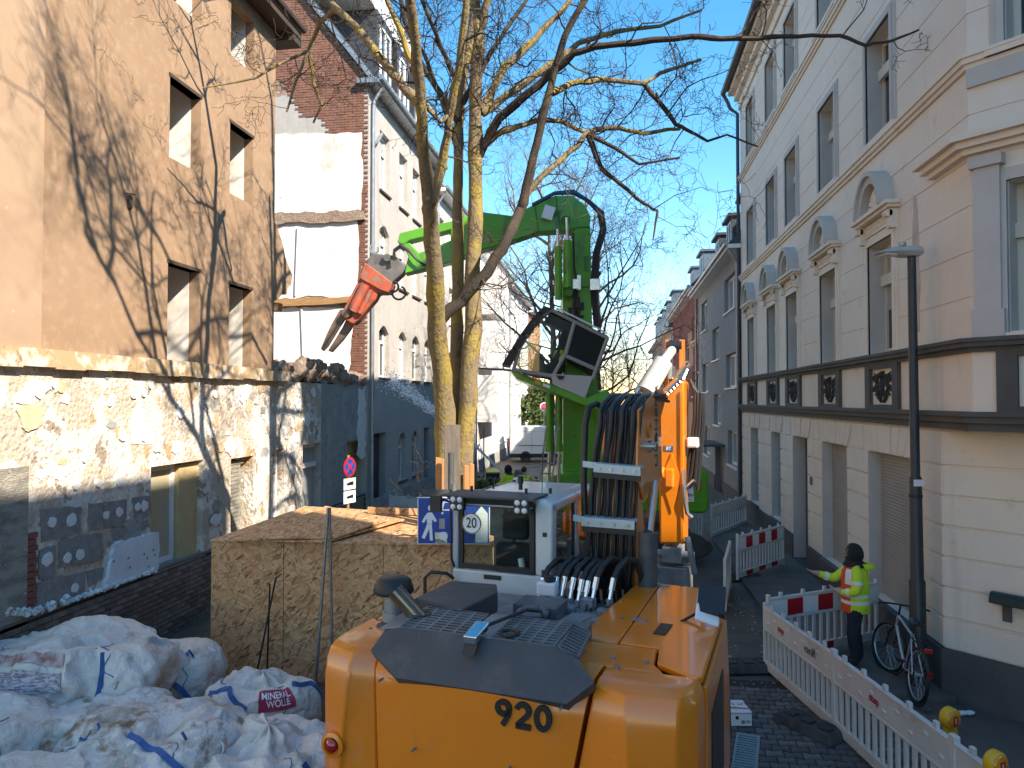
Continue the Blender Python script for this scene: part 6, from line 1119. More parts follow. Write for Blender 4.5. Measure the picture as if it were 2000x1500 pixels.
# cardboard box on the paving
c = gz(1446,1418,.03); o = thing('cardboard_box', 'white cardboard box with red print lying on the paving beside the step', 'box', c); ux = RT*.19; uy = FH*.32; s = MB(); s.prism([c-ux,c+ux*.75,c+ux*.75+uy*1.1,c-ux+uy*1.1], (0,0,.17)); s.build('carton', m_paper, o, bevel=.006)
s = MB(); q = c+V((0,0,.173)); s.prism([q-ux*.9+uy*.35,q+ux*.7+uy*.22,q+ux*.7+uy*.30,q-ux*.9+uy*.5], (0,0,.002)); q = c-FH*.003; s.prism([q-ux+V((0,0,.145)),q+ux*.74+V((0,0,.145)),q+ux*.74+V((0,0,.152)),q-ux+V((0,0,.152))], FH*.002); s.build('red_print', mat('box_red', (.5,.10,.08), .6), o)
text('LM 5', .09, 'box_lettering', mat('box_red2', (.5,.12,.10), .6), o, c+uy*.72+V((.05,0,.174)), -RT, -FH, .001); text('@155 B', .045, 'box_lettering', m_ink, o, c+ux*.45-FH*.003+V((0,0,.05)), RT, V((0,0,1)), .001, .001); s = MB(); q = c-FH*.004+V((0,0,.08)); s.prism([q-ux*.3,q-ux*.1,q-ux*.1+V((0,0,.04)),q-ux*.3+V((0,0,.04))], FH*.002); s.build('black_print', m_ink, o)
# ------------------------------------------------------------ plastic road barriers
m_pl = mat('white_barrier_plastic', (.66,.64,.61), .5, col2=(.56,.53,.49), vs=2, col3=(.38,.34,.30), vs3=6, lo3=.64, hi3=.72); m_rs = mat('red_reflective', (.50,.012,.02), .4, col2=(.40,.012,.02), vs=5); m_ws = mat('white_reflective', (.78,.77,.75), .4)
def barrier(label, a, b, red=False, z=0.0, npk=14, dim=True, word=None):
    a, b = V((a[0],a[1],z)), V((b[0],b[1],z)); L = (b-a).length; rz = atan2(b.y-a.y, b.x-a.x)
    o = thing('road_barrier', label, 'barrier', a, rz, 'plastic road barriers round the site'); BB = lambda mb, nm, m, par=None, **k: mb.build(nm, m, par or o, local=True, **k)
    s = MB(); s.box((.03,-.022,.66),(L-.03,.022,.93)); s.box((.03,-.03,.93),(L-.03,.03,.965)); s.box((.03,-.03,.625),(L-.03,.03,.66)); bd = BB(s, 'top_board', m_pl, bevel=.008)
    s = MB(); s.box((.03,-.025,.06),(L-.03,.025,.19)); BB(s, 'bottom_board', m_pl, bevel=.008)
    for x in (.02, L-.02): s = MB(); s.box((x-.025,-.03,.02),(x+.025,.03,1.02)); BB(s, 'post', m_pl, bevel=.01)
    pk = None
    for i in range(npk):
        x = .09+(L-.18)*(i+.5)/npk
        if pk is None: s = MB(); s.box((-.022,-.016,.19),(.022,.016,.626)); pk = BB(s, 'picket', m_pl); pk.location = (x,0,0)
        else: inst(pk, (x,0,0))
    for i in range(5): s = MB(); x = L*(i+.6)/5.2; s.box((x-.028,-.02,.965),(x+.028,.02,1.03)); BB(s, 'stud', m_pl, bevel=.006)
    if red:
        n = 7
        for i in range(n):
            x0, x1 = .06+(L-.12)*i/n, .06+(L-.12)*(i+1)/n
            for sy in (-1,1): s = MB(); s.box((x0,sy*.0235-.0015,.675),(x1,sy*.0235+.0015,.915)); BB(s, 'reflective_panel', m_rs if i%2 else m_ws)
            if i%2: s = MB(); s.box((x0,-.0285,.075),(x1,-.0255,.175)); BB(s, 'reflective_panel', m_rs)
    elif dim:
        for sy in (-1,1):
            for i in range(9):
                x = .16+(L-.32)*i/8; s = MB(); s.ball((x, sy*.022, .745+.10*(i%2)), .05, .008, .028, 10, 6); BB(s, 'dimple', m_pl, bd, smooth=True)
    if word:
        M = wm(o); d = (M.to_3x3() @ V((1,0,0))); side_ = -1 if (M.to_3x3() @ V((0,-1,0))).dot(C0-a) > 0 else 1
        text(word[0], .115, 'barrier_lettering', m_rs, o, M @ V((L*word[1], side_*.032, .80)), d*(-side_), V((0,0,1)), .001, .002)
        if len(word) > 2: text(word[2], .16, 'scrawl', mat('violet_scrawl', (.10,.03,.09), .6), o, M @ V((L*word[3], side_*.032, .80)), d*(-side_), V((0,0,1)), .001)
    return o
K0, K1, K2, K3 = (2.19,11.0), (2.60,9.05), (2.99,6.9), (3.35,4.8)
barrier('white barrier running from the worker corner towards the camera, with a violet scrawl', K0, K1, word=('step',.3,'vanR',.72))
barrier('white barrier in the middle of the long run, carrying the left yellow warning lamp', K1, K2, word=('step',.42))
barrier('white barrier nearest the camera, at the bottom right corner', K2, K3)
barrier('red and white striped barrier closing the pavement in front of the worker', (2.24,11.07), (4.2,12.3), True, .09)
barrier('red and white striped barrier standing obliquely further up the right pavement', (2.62,16.0), (3.95,17.65), True, .09)
barrier('white barrier seen nearly edge-on beside the oblique striped barrier', (2.05,13.9), (2.42,15.7), dim=False)
barrier('white barrier beside the green machine body in front of the grey house', (2.75,21.1), (4.15,23.6), dim=False); barrier('white barrier standing on the road left of the grey house entrance', (2.5,21.1), (1.2,20.2), dim=False)
barrier('white barrier behind the chipboard box near the grey house door', (-7.1,21.9), (-5.0,21.6), dim=False)
# rubber base plates
for i, (x, y, rz, lb) in enumerate(((1460,1308,.2,'black rubber base plate under the far end of the long barrier run'),(1580,1426,-.9,'black rubber base plate on the paving under the middle of the barrier run'),(1450,1130,.4,'small black rubber base plate by the oblique striped barrier'))):
    p = gz(x,y,.03); o = thing('barrier_foot', lb, 'base plate', (p.x,p.y,.01), rz, 'rubber base plates of the barriers'); s = MB(); s.prism([V((-.42,-.18,.02)),V((.42,-.18,.02)),V((.36,-.13,.13)),V((-.36,-.13,.13))], (0,.33,0)); s.build('plate', m_rubd, o, local=True, bevel=.02); s = MB()
    for k in (-.24,0,.24): s.box((k-.07,-.07,.128),(k+.07,.05,.15))
    s.build('socket', m_blk, o, local=True, bevel=.01)
# warning lamps
m_wl = mat('yellow_lamp_body', (.66,.36,.015), .4); m_wlens = mat('amber_lens', (.60,.23,.01), .15, coat=.5)
for i, (x, y, d, lb) in enumerate(((1855,1402,6.75,'yellow warning lamp on the middle barrier, the left one of two'),(1944,1490,5.75,'yellow warning lamp at the bottom right corner of the photo'))):
    c = pd(x,y,d); o = thing('warning_lamp', lb, 'lamp', c, 0, 'yellow warning lamps on the barriers'); n = V((.45,-.9,0)).normalized(); n = -n if n.dot(C0-c) < 0 else n
    s = MB(); s.lathe(c-n*.045, [(.001,0),(.085,0),(.1,.015),(.1,.07),(.085,.09),(.001,.09)], 28, n); s.build('lens_ring', m_wl, o, smooth=True); s = MB(); s.lathe(c+n*.045, [(.078,0),(.07,.014),(.04,.024),(.001,.027)], 24, n); s.lathe(c-n*.045, [(.078,0),(.05,-.02),(.001,-.027)], 24, n); s.build('lens', m_wlens, o, smooth=True)
    s = MB(); sd_ = n.cross(V((0,0,1))); s.prism([c-sd_*.075+n*.03+V((0,0,-.19)),c+sd_*.075+n*.03+V((0,0,-.19)),c+sd_*.06+n*.03+V((0,0,-.085)),c-sd_*.06+n*.03+V((0,0,-.085))], n*-.06); s.cyl(c+V((0,0,-.3)), c+V((0,0,-.18)), .02, n=8); s.build('battery_case', m_wl, o, bevel=.01); s = MB(); s.prism([c+n*.07-sd_*.02+V((0,0,-.05)),c+n*.07+sd_*.035+V((0,0,-.05)),c+n*.07+sd_*.035+V((0,0,.04)),c+n*.07-sd_*.02+V((0,0,.04))], n*.003); q = s.build('sticker', m_rs, o); text('step', .03, 'sticker_lettering', m_wht, o, c+n*.0745+sd_*.008, V((0,0,1)), -(n.cross(V((0,0,1)))) if False else sd_*-1, .0005)
# ------------------------------------------------------------ street lamp, signs
m_pole = mat('anthracite_pole', (.022,.024,.027), .45, col2=(.035,.036,.038), vs=5)
pb = V((4.13,10.55,.09)); pt = V((4.10,10.53,6.0)); sl_ = thing('street_lamp', 'dark grey street lamp with a flat head in front of the cream house', 'lamp', pb)
s = MB(); s.tube([pb, pb.lerp(pt,.24), pb.lerp(pt,.245), pb.lerp(pt,.48), pb.lerp(pt,.485), pt], [.105,.103,.085,.08,.062,.055], 18); s.build('pole', m_pole, sl_, smooth=True); s = MB(); q = pb.lerp(pt,.435); s.cyl(q, q+V((0,0,.04)), .088, n=16); s.build('clamp_band', m_blk, sl_); s = MB(); q = pb.lerp(pt,.47); s.cb(q-FH*.083, .07, .004, .045, Matrix.Rotation(YAW,3,'Z')); s.build('sticker', m_paper, sl_)
s = MB(); ax = (-RT*.97+FH*.1).normalized(); w_ = ax.cross(V((0,0,1))); rings = []
for t, hw, zt_, zb in ((-.14,.07,.05,-.03),(-.10,.12,.085,-.06),(.1,.16,.09,-.06),(.25,.155,.075,-.03),(.4,.13,.03,-.02),(.5,.05,-.005,-.02)):
    c = pt+ax*t+V((0,0,.06)); rings.append([c+w_*(hw*k)+V((0,0,z)) for k, z in ((-1,0),(-.7,zt_*.8),(0,zt_),(.7,zt_*.8),(1,0),(.7,zb),(0,zb),(-.7,zb))])
s.loft(rings); hd_ = s.build('lamp_head', mat('grey_lamp_head', (.40,.42,.43), .4), sl_, smooth=True, bevel=.006); c = pt+ax*.27+V((0,0,.028)); s = MB(); s.cb(c, .13, .1, .008, Matrix.Rotation(YAW,3,'Z')); s.build('lamp_glass', m_led, hd_); s = MB(); c = pt+ax*.12+V((0,0,.15)); s.cyl(c, c+V((0,0,.05)), .05, n=14); s.build('sensor', m_zinc, hd_)
m_sb = mat('sign_blue', (.012,.06,.36), .4, col2=(.012,.05,.30), vs=3)
c = pd(886,1017,9.8); bs = thing('traffic_sign', 'blue home zone sign with walking man, half hidden by the excavator cab', 'sign', V((c.x,c.y,0)))
def on(x, y): return c + RT*(x) + V((0,0,1))*y            # x right, y up on the sign face
s = MB(); s.prism([on(-.5,-.325),on(.5,-.325),on(.5,.325),on(-.5,.325)], FH*.02); s.build('plate', m_wht, bs, bevel=.006); s = MB(); s.prism([on(-.487,-.312)-FH*.003,on(.487,-.312)-FH*.003,on(.487,.312)-FH*.003,on(-.487,.312)-FH*.003], FH*.002); pf = s.build('blue_field', m_sb, bs)
s = MB(); th = FH*-.003
def flat(pts): s.prism([on(x,y)-FH*.004 for x,y in pts], th)
flat([(-.32+.034*cos(k*pi/8), .175+.04*sin(k*pi/8)) for k in range(16)]); flat([(-.36,.11),(-.30,.115),(-.265,.06),(-.23,0.0),(-.255,-.02),(-.30,.02),(-.295,-.04),(-.365,-.04),(-.372,.03),(-.41,-.03),(-.44,-.015),(-.40,.06)])
flat([(-.365,-.045),(-.30,-.045),(-.285,-.27),(-.325,-.27),(-.335,-.11),(-.40,-.25),(-.44,-.23)]); flat([(-.17,.14),(-.15,.26),(-.1,.29),(.05,.29),(.1,.26),(.12,.14)]); flat([(-.17,.12),(-.14,.12),(-.14,.09),(-.17,.09)]); flat([(.3,-.3),(.47,-.3),(.47,.1),(.385,.2),(.3,.1)]); flat([(.02,-.12),(.07,-.12),(.07,-.27),(.02,-.27)])
s.build('walking_man', m_wht, bs); s = MB(); s.prism([on(-.145,.16)-FH*.008,on(.09,.16)-FH*.008,on(.06,.25)-FH*.008,on(-.12,.25)-FH*.008], th); s.build('car_window', m_sb, bs)
s = MB(); s.prism([on(-.20,-.11)-FH*.004,on(-.12,-.11)-FH*.004,on(-.12,.03)-FH*.004,on(-.20,.03)-FH*.004], th); s.build('sticker', m_zinc, bs); s = MB(); s.prism([on(-.255,-.30)-FH*.004,on(-.09,-.30)-FH*.004,on(-.09,-.16)-FH*.004,on(-.255,-.16)-FH*.004], th); s.build('sticker', mat('pale_sticker', (.7,.68,.4), .5), bs); text('NOK', .06, 'sticker_lettering', m_ink, bs, on(-.19,-.275)-FH*.008, RT, V((0,0,1)), .0005, .002); s = MB(); q = on(-.14,-.21)-FH*.008; s.torus(q, FH, .055, .006, 20, 5); s.lathe(q, [(.05,0),(.05,-.002)], 20, FH); s.build('round_sticker', m_wht, bs)
s = MB(); s.cyl(V((c.x,c.y,0))+FH*.06, V((c.x,c.y,c.z+.5))+FH*.06, .038, n=14); s.build('post', m_galv, bs, smooth=True); s = MB(); s.prism([on(-.47,.35)+FH*.07,on(.4,.35)+FH*.07,on(.4,.42)+FH*.07,on(-.42,.42)+FH*.07], FH*.012); s.build('rear_plate', m_graph, bs)
# no-stopping sign, turned nearly edge-on
c = pd(683,912,15.2); o = thing('traffic_sign', 'round red and blue no stopping sign with two plates below', 'sign', V((c.x,c.y,0))); n = (RT*.93-FH*.38).normalized(); n = (-FH*.42+RT*.9).normalized(); hz = n.cross(V((0,0,1)))
s = MB(); s.lathe(c, [(.001,-.004),(.21,-.004),(.21,.004),(.001,.004)], 32, n); s.build('disc', mat('sign_red', (.42,.02,.025), .4), o); s = MB(); s.lathe(c+n*.006, [(.001,0),(.165,0),(.165,.002),(.001,.002)], 32, n); s.build('blue_field', m_sb, o); s = MB()
for sg in (-1,1): a, b = c+n*.009+(hz*.12*sg+V((0,0,.12))), c+n*.009-(hz*.12*sg+V((0,0,.12))); q = (a-b).cross(n).normalized()*.02; s.prism([a-q,a+q,b+q,b-q], n*(.002+.001*sg))
s.build('cross', mat('sign_red2', (.42,.02,.025), .4), o)
for zz, hh in ((-.36,.12),(-.64,.13)): s = MB(); q = c+V((0,0,zz)); s.prism([q-hz*.2-V((0,0,hh)),q+hz*.2-V((0,0,hh)),q+hz*.2+V((0,0,hh)),q-hz*.2+V((0,0,hh))], n*.006); pl_ = s.build('extra_plate', m_wht, o); s = MB(); q = q+n*.007; s.prism([q-hz*.12-V((0,0,.03)),q+hz*.1-V((0,0,.03)),q+hz*.1+V((0,0,.02)),q-hz*.12+V((0,0,.05))], n*.001); s.build('plate_symbol', m_ink, pl_)
s = MB(); s.cyl(V((c.x,c.y,0))-n*.04, V((c.x,c.y,c.z+.25))-n*.04, .03, n=10); s.build('post', m_wood, o)
c = pd(1063,794,50); o = thing('traffic_sign', 'small distant red rimmed sign on a pole beside the evergreen', 'sign', V((c.x,c.y,0))); s = MB(); s.lathe(c, [(.001,0),(.30,0),(.30,.01),(.001,.01)], 24, -FH); s.build('disc', m_wht, o); s = MB(); s.lathe(c-FH*.012, [(.001,0),(.24,0),(.24,.004),(.001,.004)], 24, -FH); s.build('red_field', mat('sign_pink', (.55,.06,.16), .5), o); s = MB(); s.cyl(V((c.x,c.y,0))+FH*.04, c+FH*.04, .04, n=8); s.build('post', m_galv, o)
c = pd(945,835,37); o = thing('traffic_sign', 'thin edge-on sign on a pole in front of the white bay house', 'sign', V((c.x,c.y,0))); s = MB(); s.lathe(c, [(.001,0),(.21,0),(.21,.01),(.001,.01)], 24, RT); s.build('disc', mat('sign_back', (.35,.1,.09), .5), o); s = MB(); s.cyl(V((c.x,c.y,0)), c, .035, n=8); s.build('post', m_galv, o)
# ------------------------------------------------------------ planks protecting the tree
tg = thing('tree_guard', 'planks strapped round the trunks of the bare tree', 'tree guard', (tb.x,tb.y,0)); m_opl = mat('orange_plank', (.50,.25,.10), .8, col2=(.40,.19,.07), vs=3, stretch=(8,8,1)); m_gpl = mat('weathered_plank', (.20,.165,.13), .9, col2=(.12,.10,.08), vs=3, stretch=(12,12,1), bump=.5, bs=20)
for (x0,x1,yt,d,m) in ((851,862,893,11.35,m_opl),(863,875,896,11.25,m_opl),(907,916,908,11.2,m_opl),(917,926,905,11.3,m_opl),(868,899,828,10.9,m_gpl),(880,905,900,12.3,m_opl)):
    a, b = pd(x0,yt,d), pd(x1,yt+2,d); s = MB(); s.prism([V((a.x,a.y,0)),V((b.x,b.y,0)),b,a], FH*.035); s.build('plank', m, tg, bevel=.006)
s = MB(); a = pd(881,884,10.7); s.cyl(V((a.x,a.y,0)), a, .045, n=12); o = s.build('plastic_pipe', m_graph, smooth=True); tag(o, 'dark plastic pipe standing in front of the weathered plank', 'pipe')
# ------------------------------------------------------------ van, bin, bollard, jet of water
c = pd(1040,897,46); c.z = 0; vn = thing('parked_van', 'white panel van parked broadside across the street end', 'van', c, YAW)
VB = lambda mb, nm, m, par=None, **k: mb.build(nm, m, par or vn, local=True, **k)
def vs(y, q): return [V((x,y,z)) for x,z in q]
pr_ = [(-1.45,.35),(3.4,.35),(3.55,.8),(3.5,1.1),(2.7,1.35),(2.05,2.15),(1.6,2.3),(-1.2,2.3),(-1.42,2.15),(-1.5,1.0)]
s = MB(); s.prism(vs(0,pr_), (0,1.9,0)); bd = VB(s, 'body', m_wwin, bevel=.08, smooth=True); s = MB(); s.prism(vs(-.012,[(1.75,1.4),(2.55,1.4),(2.0,2.05),(1.75,2.05)]), (0,.02,0)); VB(s, 'cab_window', m_gdark, bd)
s = MB(); s.box((-1.46,-.02,.3),(3.4,.03,.55)); s.box((-.9,-.022,1.06),(.7,.0,1.1)); VB(s, 'trim', m_blk, bd); s = MB()
for x in (-.05,1.55): s.box((x,-.006,.6),(x+.015,.01,2.2))
s.box((-1.4,-.006,1.98),(1.6,.01,1.995)); VB(s, 'door_gap', m_zinc, bd); s = MB(); s.box((-1.53,.0,.9),(-1.48,.12,1.3)); VB(s, 'tail_lamp', m_tail, bd)
for x in (-.45,2.75):
    for y in (.1,1.8): s = MB(); s.lathe((x,y-.12,.36), [(.2,0),(.34,.0),(.36,.04),(.36,.18),(.34,.22),(.2,.22)], 20, (0,1,0)); w_ = VB(s, 'wheel', m_rubd, smooth=True); s = MB(); s.lathe((x,y-.1,.36), [(.21,0),(.15,.05),(.02,.02)], 16, (0,1,0)); VB(s, 'rim', m_zinc, w_)
c = pd(963,945,30); c.z = 0; o = thing('waste_bin', 'dark wheeled bin with yellow lid beside the two workers', 'bin', c, YAW); s = MB(); s.loft([[V((x*k,y*k,z)) for x,y in ((-.29,-.36),(.29,-.36),(.29,.36),(-.29,.36))] for z,k in ((.05,.78),(.95,1))]); s.build('body', m_blk, o, local=True, bevel=.03); s = MB(); s.prism([V((-.31,-.4,.96)),V((.31,-.4,.96)),V((.31,.38,1.05)),V((-.31,.38,1.05))], (0,0,.05)); s.build('lid', mat('yellow_lid', (.62,.50,.03), .5), o, local=True, bevel=.02)
for x in (-.24,.24): s = MB(); s.cyl((x-.03,.33,.1),(x+.03,.33,.1),.1,n=14); s.build('wheel', m_rub, o, local=True)
c = pd(1016,912,36); c.z = 0; s = MB(); s.lathe(c, [(.28,0),(.30,.3),(.27,.5),(.15,.56),(.001,.57)], 18); o = s.build('stone_bollard', m_stone, smooth=True); tag(o, 'squat grey stone bollard in front of the white van', 'bollard')
a, b = pd(977,919,24.2), pd(925,868,19.5); m_jet = mat('water_drops', (.88,.90,.92), .3, spec=.8)
e = pd(760,738,19.6); m1 = pd(860,812,19.4); path = [a, a.lerp(b,.5), b, b.lerp(m1,.6), m1, m1.lerp(e,.6), e]; rad_ = [.012,.025,.05,.09,.14,.22,.40]; s = MB(); rj = random.Random(6)
for i in range(6):
    n = (700,900,1000,900,800,600)[i]
    for k in range(n):
        t = rj.random(); p = path[i].lerp(path[i+1], t); q = rad_[i]+(rad_[i+1]-rad_[i])*t; p = p+V((rj.gauss(0,.45),rj.gauss(0,.45),rj.gauss(0,.45)))*q; k_ = rj.uniform(.010,.024)
        s.add([p+V((k_,0,0)),p+V((-k_,k_*.6,0)),p+V((-k_*.4,-k_,0)),p+V((0,0,k_*1.4))], [(0,1,2),(0,1,3),(1,2,3),(2,0,3)])
o = s.build('spray', m_jet, kind='stuff')
# ------------------------------------------------------------ people
m_hvo = mat('hi_vis_orange', (.72,.085,.015), .7, col2=(.62,.07,.015), vs=6, bump=.3, bs=20); m_refl = mat('reflective_tape', (.72,.74,.72), .35); m_hood = mat('black_hood', (.012,.012,.013), .9, col2=(.02,.02,.02), vs=9, bump=.4, bs=25); m_boot = mat('work_boot', (.02,.018,.016), .7); m_hair = mat('dark_hair', (.02,.014,.01), .7)
def figure(o, J, E, mats, name='body'):
    """one continuous body grown over a posed skeleton; E: (joint a, joint b, material)"""
    names = list(J); me = bpy.data.meshes.new('sk'); me.from_pydata([J[n][:3] for n in names], [(names.index(a), names.index(b)) for a, b, _ in E], [])
    q = bpy.data.objects.new('sk', me); COL.objects.link(q); q.modifiers.new('s', 'SKIN'); sd_ = q.modifiers.new('d', 'SUBSURF'); sd_.levels = sd_.render_levels = 2
    for i, n in enumerate(names):
        d = me.skin_vertices[0].data[i]; d.radius = (J[n][3], J[n][4] if len(J[n]) > 4 else J[n][3]); d.use_root = (i == 0)
    dg = bpy.context.evaluated_depsgraph_get(); dg.update(); m2 = bpy.data.meshes.new_from_object(q.evaluated_get(dg)); bpy.data.objects.remove(q); m2.name = name; m2.materials.clear()
    for m in mats: m2.materials.append(m)
    seg = [(V(J[a][:3]), V(J[b][:3]), k) for a, b, k in E]
    for p in m2.polygons:
        c = p.center; best = (9, 0)
        for a, b, k in seg:
            t = max(0, min(1, (c-a).dot(b-a)/max((b-a).length_squared, 1e-9))); dd = (a+(b-a)*t-c).length
            if dd < best[0]: best = (dd, k)
        p.material_index = best[1]; p.use_smooth = True
    r = bpy.data.objects.new(name, m2); COL.objects.link(r); r.parent = o; return r
def hand(J, E, side, w, h, k, sp=(0,1,0)):                  # five fingers of unequal length and a thumb leaving the palm's side
    d = (V(h)-V(w)).normalized(); s = (V(sp)-d*V(sp).dot(d)).normalized(); n = d.cross(s)
    J[side+'palm'] = (*(V(h)), .036, .026); E.append((side+'wrist', side+'palm', k))
    for i, (off, L) in enumerate(((-.032,.075),(-.011,.09),(.011,.085),(.032,.068))):
        a = V(h)+s*off+d*.03; b = a+d*L*.55+n*.008; c = b+d*L*.45+n*.02
        J[side+'f%da'%i] = (*a,.010); J[side+'f%db'%i] = (*b,.009); J[side+'f%dc'%i] = (*c,.0075); E += [(side+'palm',side+'f%da'%i,k),(side+'f%da'%i,side+'f%db'%i,k),(side+'f%db'%i,side+'f%dc'%i,k)]
    a = V(h)-s*.045-d*.01; b = a-s*.018+d*.04+n*.012; J[side+'ta'] = (*a,.012); J[side+'tb'] = (*b,.009); E += [(side+'palm',side+'ta',k),(side+'ta',side+'tb',k)]
def skeleton(le, lw, lh, re, rw_, rh, stride=.06, lean=0.0, head=(0,0)):
    J = {'pelvis':(0,0,.95,.15,.13),'belly':(.01+lean*.3,0,1.12,.15,.13),'chest':(.01+lean*.7,0,1.33,.165,.14),'neck':(.02+lean,0,1.50,.065),'jaw':(.04+lean+head[0]*.3,head[1]*.3,1.585,.075),'head':(.035+lean+head[0],head[1],1.68,.092,.085),'crown':(.02+lean+head[0],head[1],1.745,.06)}
    E = [('pelvis','belly',1),('belly','chest',1),('chest','neck',1),('neck','jaw',3),('jaw','head',3),('head','crown',3)]
    for s, y, e, w, h, st in (('l',1,le,lw,lh,stride),('r',-1,re,rw_,rh,-stride)):
        J.update({s+'hip':(0,.10*y,.90,.118),s+'knee':(st*.6+.03,.11*y,.50,.095),s+'ankle':(st-.02,.115*y,.10,.078),s+'ball':(st+.10,.12*y,.045,.046),s+'toe':(st+.18,.12*y,.04,.036),s+'sh':(0+lean*.8,.19*y,1.425,.085),s+'elbow':(*e,.078),s+'wrist':(*w,.052)})
        E += [('pelvis',s+'hip',2),(s+'hip',s+'knee',2),(s+'knee',s+'ankle',2),(s+'ankle',s+'ball',4),(s+'ball',s+'toe',4),('chest',s+'sh',1),(s+'sh',s+'elbow',1),(s+'elbow',s+'wrist',1)]
        hand(J, E, s, w, h, 3)
    return J, E
def jacket(o, lean, front, z0=.80, k=1.0, name='jacket'):
    s = MB(); rings = []; zs = [z0,.86,.93,.98,1.03,1.08,1.14,1.22,1.30,1.38,1.44,1.49]; n = 24
    R_ = [(.19,.185),(.195,.195),(.195,.2),(.195,.2),(.195,.2),(.195,.2),(.195,.205),(.19,.215),(.185,.225),(.175,.22),(.15,.185),(.09,.10)]
    for z, (a, b) in zip(zs, R_):
        t = max(0, (z-.95)/.55)*lean; rings.append([V((t+a*k*cos(2*pi*i/n)*(1+.02*sin(9*z*7+i*2)), b*k*sin(2*pi*i/n)*(1+.02*sin(z*60+i)), z)) for i in range(n)])
    s.loft(rings, True, False)
    for j in range(len(zs)-1):
        for i in range(n):
            a = (i+.5)/n*360; a = a if a <= 180 else 360-a; s.m[j*n+i] = 2 if j in (2,4) else (1 if (a < front) else 0)
            if 7 <= j <= 9 and 36 < a < 54: s.m[j*n+i] = 2
    return s.build(name, [m_hv, m_hvo, m_refl], o, smooth=True, local=True)
def hood(o, lean, m=None, back=0, head=(0,0)):
    s = MB(); c = V((.03+lean+head[0], head[1], 1.66)); rings = []
    for j in range(10):
        t = j/9; rr_ = .128*sin(pi*(.10+.62*t))+.02*t; z = .135*cos(pi*(.06+.74*t)); ring = []
        for i in range(20):
            a = 2*pi*i/20; cut = 1-.38*max(0, cos(a))**3*(1 if .2 < t < .85 else .3); ring.append(c+V((rr_*cos(a)*cut-.012, rr_*sin(a)*.95, z)))
        rings.append(ring)
    rings.append([V((.0+lean+.17*cos(2*pi*i/20), .18*sin(2*pi*i/20), 1.47)) for i in range(20)]); s.loft(rings, True, True); h_ = s.build('hood', m or m_hood, o, smooth=True, local=True); return h_
def face(o, lean, head=(0,0)):
    s = MB(); x = .035+lean+head[0]; y = head[1]; s.ball((x+.098,y,1.655),.02,.013,.025,8,6); s.ball((x+.085,y,1.612),.012,.026,.008,8,5)
    s.build('nose_and_mouth', m_skin, o, smooth=True, local=True); s = MB()
    for e in (-1,1): s.ball((x+.083,y+e*.033,1.685),.009,.012,.007,8,5)
    s.build('eye', m_blk, o, smooth=True, local=True)
# the worker on the right pavement, facing away from the site with one hand stretched out
wp = gz(1672,1300,.09); fw_ = atan2((-RT).y, (-RT).x)-.25
wk = thing('person', 'worker in black hood and orange and yellow jacket standing beside the bicycle', 'person', wp, fw_)
J, E = skeleton((.03,.27,1.13),(.21,.16,1.10),(.28,.11,1.12),(.24,-.25,1.20),(.46,-.22,1.27),(.54,-.20,1.29), .05, .0)
figure(wk, J, E, [m_hood, m_hv, m_navy, m_skin, m_boot]); jacket(wk, .0, 62); hood(wk, .0); face(wk, .0)
s = MB(); s.torus((-.1,0,1.47), (.45,0,1), .12, .05, 20, 8, pi*.5, pi*1.5, ref=(1,0,0)); s.build('jacket_hood', m_hv, wk, smooth=True, local=True)
s = MB()
for a, b in (((.03,.27,1.13),(.21,.16,1.10)),((.24,-.25,1.20),(.46,-.22,1.27))): a, b = V(a), V(b); s.cyl(a.lerp(b,.45), a.lerp(b,.66), .068, .062, 14)
for f in (.5,): a, b = V((0,.19,1.425)), V((.03,.27,1.13)); s.cyl(a.lerp(b,.5), a.lerp(b,.66), .082, .08, 14)
s.build('sleeve_band', m_refl, wk, smooth=True, local=True); s = MB(); s.prism([V((.08,.115,.62)),V((.12,.135,.62)),V((.12,.135,.66)),V((.08,.115,.66))], (0,.02,0)); s.build('knee_patch', m_graph, wk, local=True)
# two workers behind the cab
for i, (x, yb, d, lb, rz) in enumerate(((994,950,24.3,'dark hooded worker in a yellow jacket holding the spraying lance', 2.6),(1023,950,23.6,'dark haired man in a plain yellow jacket beside the spraying worker', 1.3))):
    p = pd(x,yb,d); o = thing('person', lb, 'person', (p.x,p.y,0), rz); J, E = skeleton((.12,.28,1.15),(.33,.16,1.12),(.40,.12,1.12),(.12,-.28,1.15),(.33,-.14,1.14),(.40,-.10,1.15), .06, .02)
    J = {k_: (v[0],v[1],v[2],*v[3:]) for k_, v in J.items()}; figure(o, J, E, [m_hood, m_hv, m_navy, m_skin, m_boot]); jacket(o, .02, 0 if i else 35); face(o, .02)
    if i == 0: hood(o, .02); s = MB(); s.cyl((.30,.1,1.12),(.75,-.02,1.3),.018,.012,8); h_ = s.build('spray_lance', m_blk, smooth=True, local=False); M = wm(o); h_.data.transform(M); tag(h_, 'black spray lance held by the left worker in yellow', 'lance')
    else: s = MB(); s.ball((.03,0,1.70),.105,.1,.1,14,10); s.build('hair', m_hair, o, smooth=True, local=True)
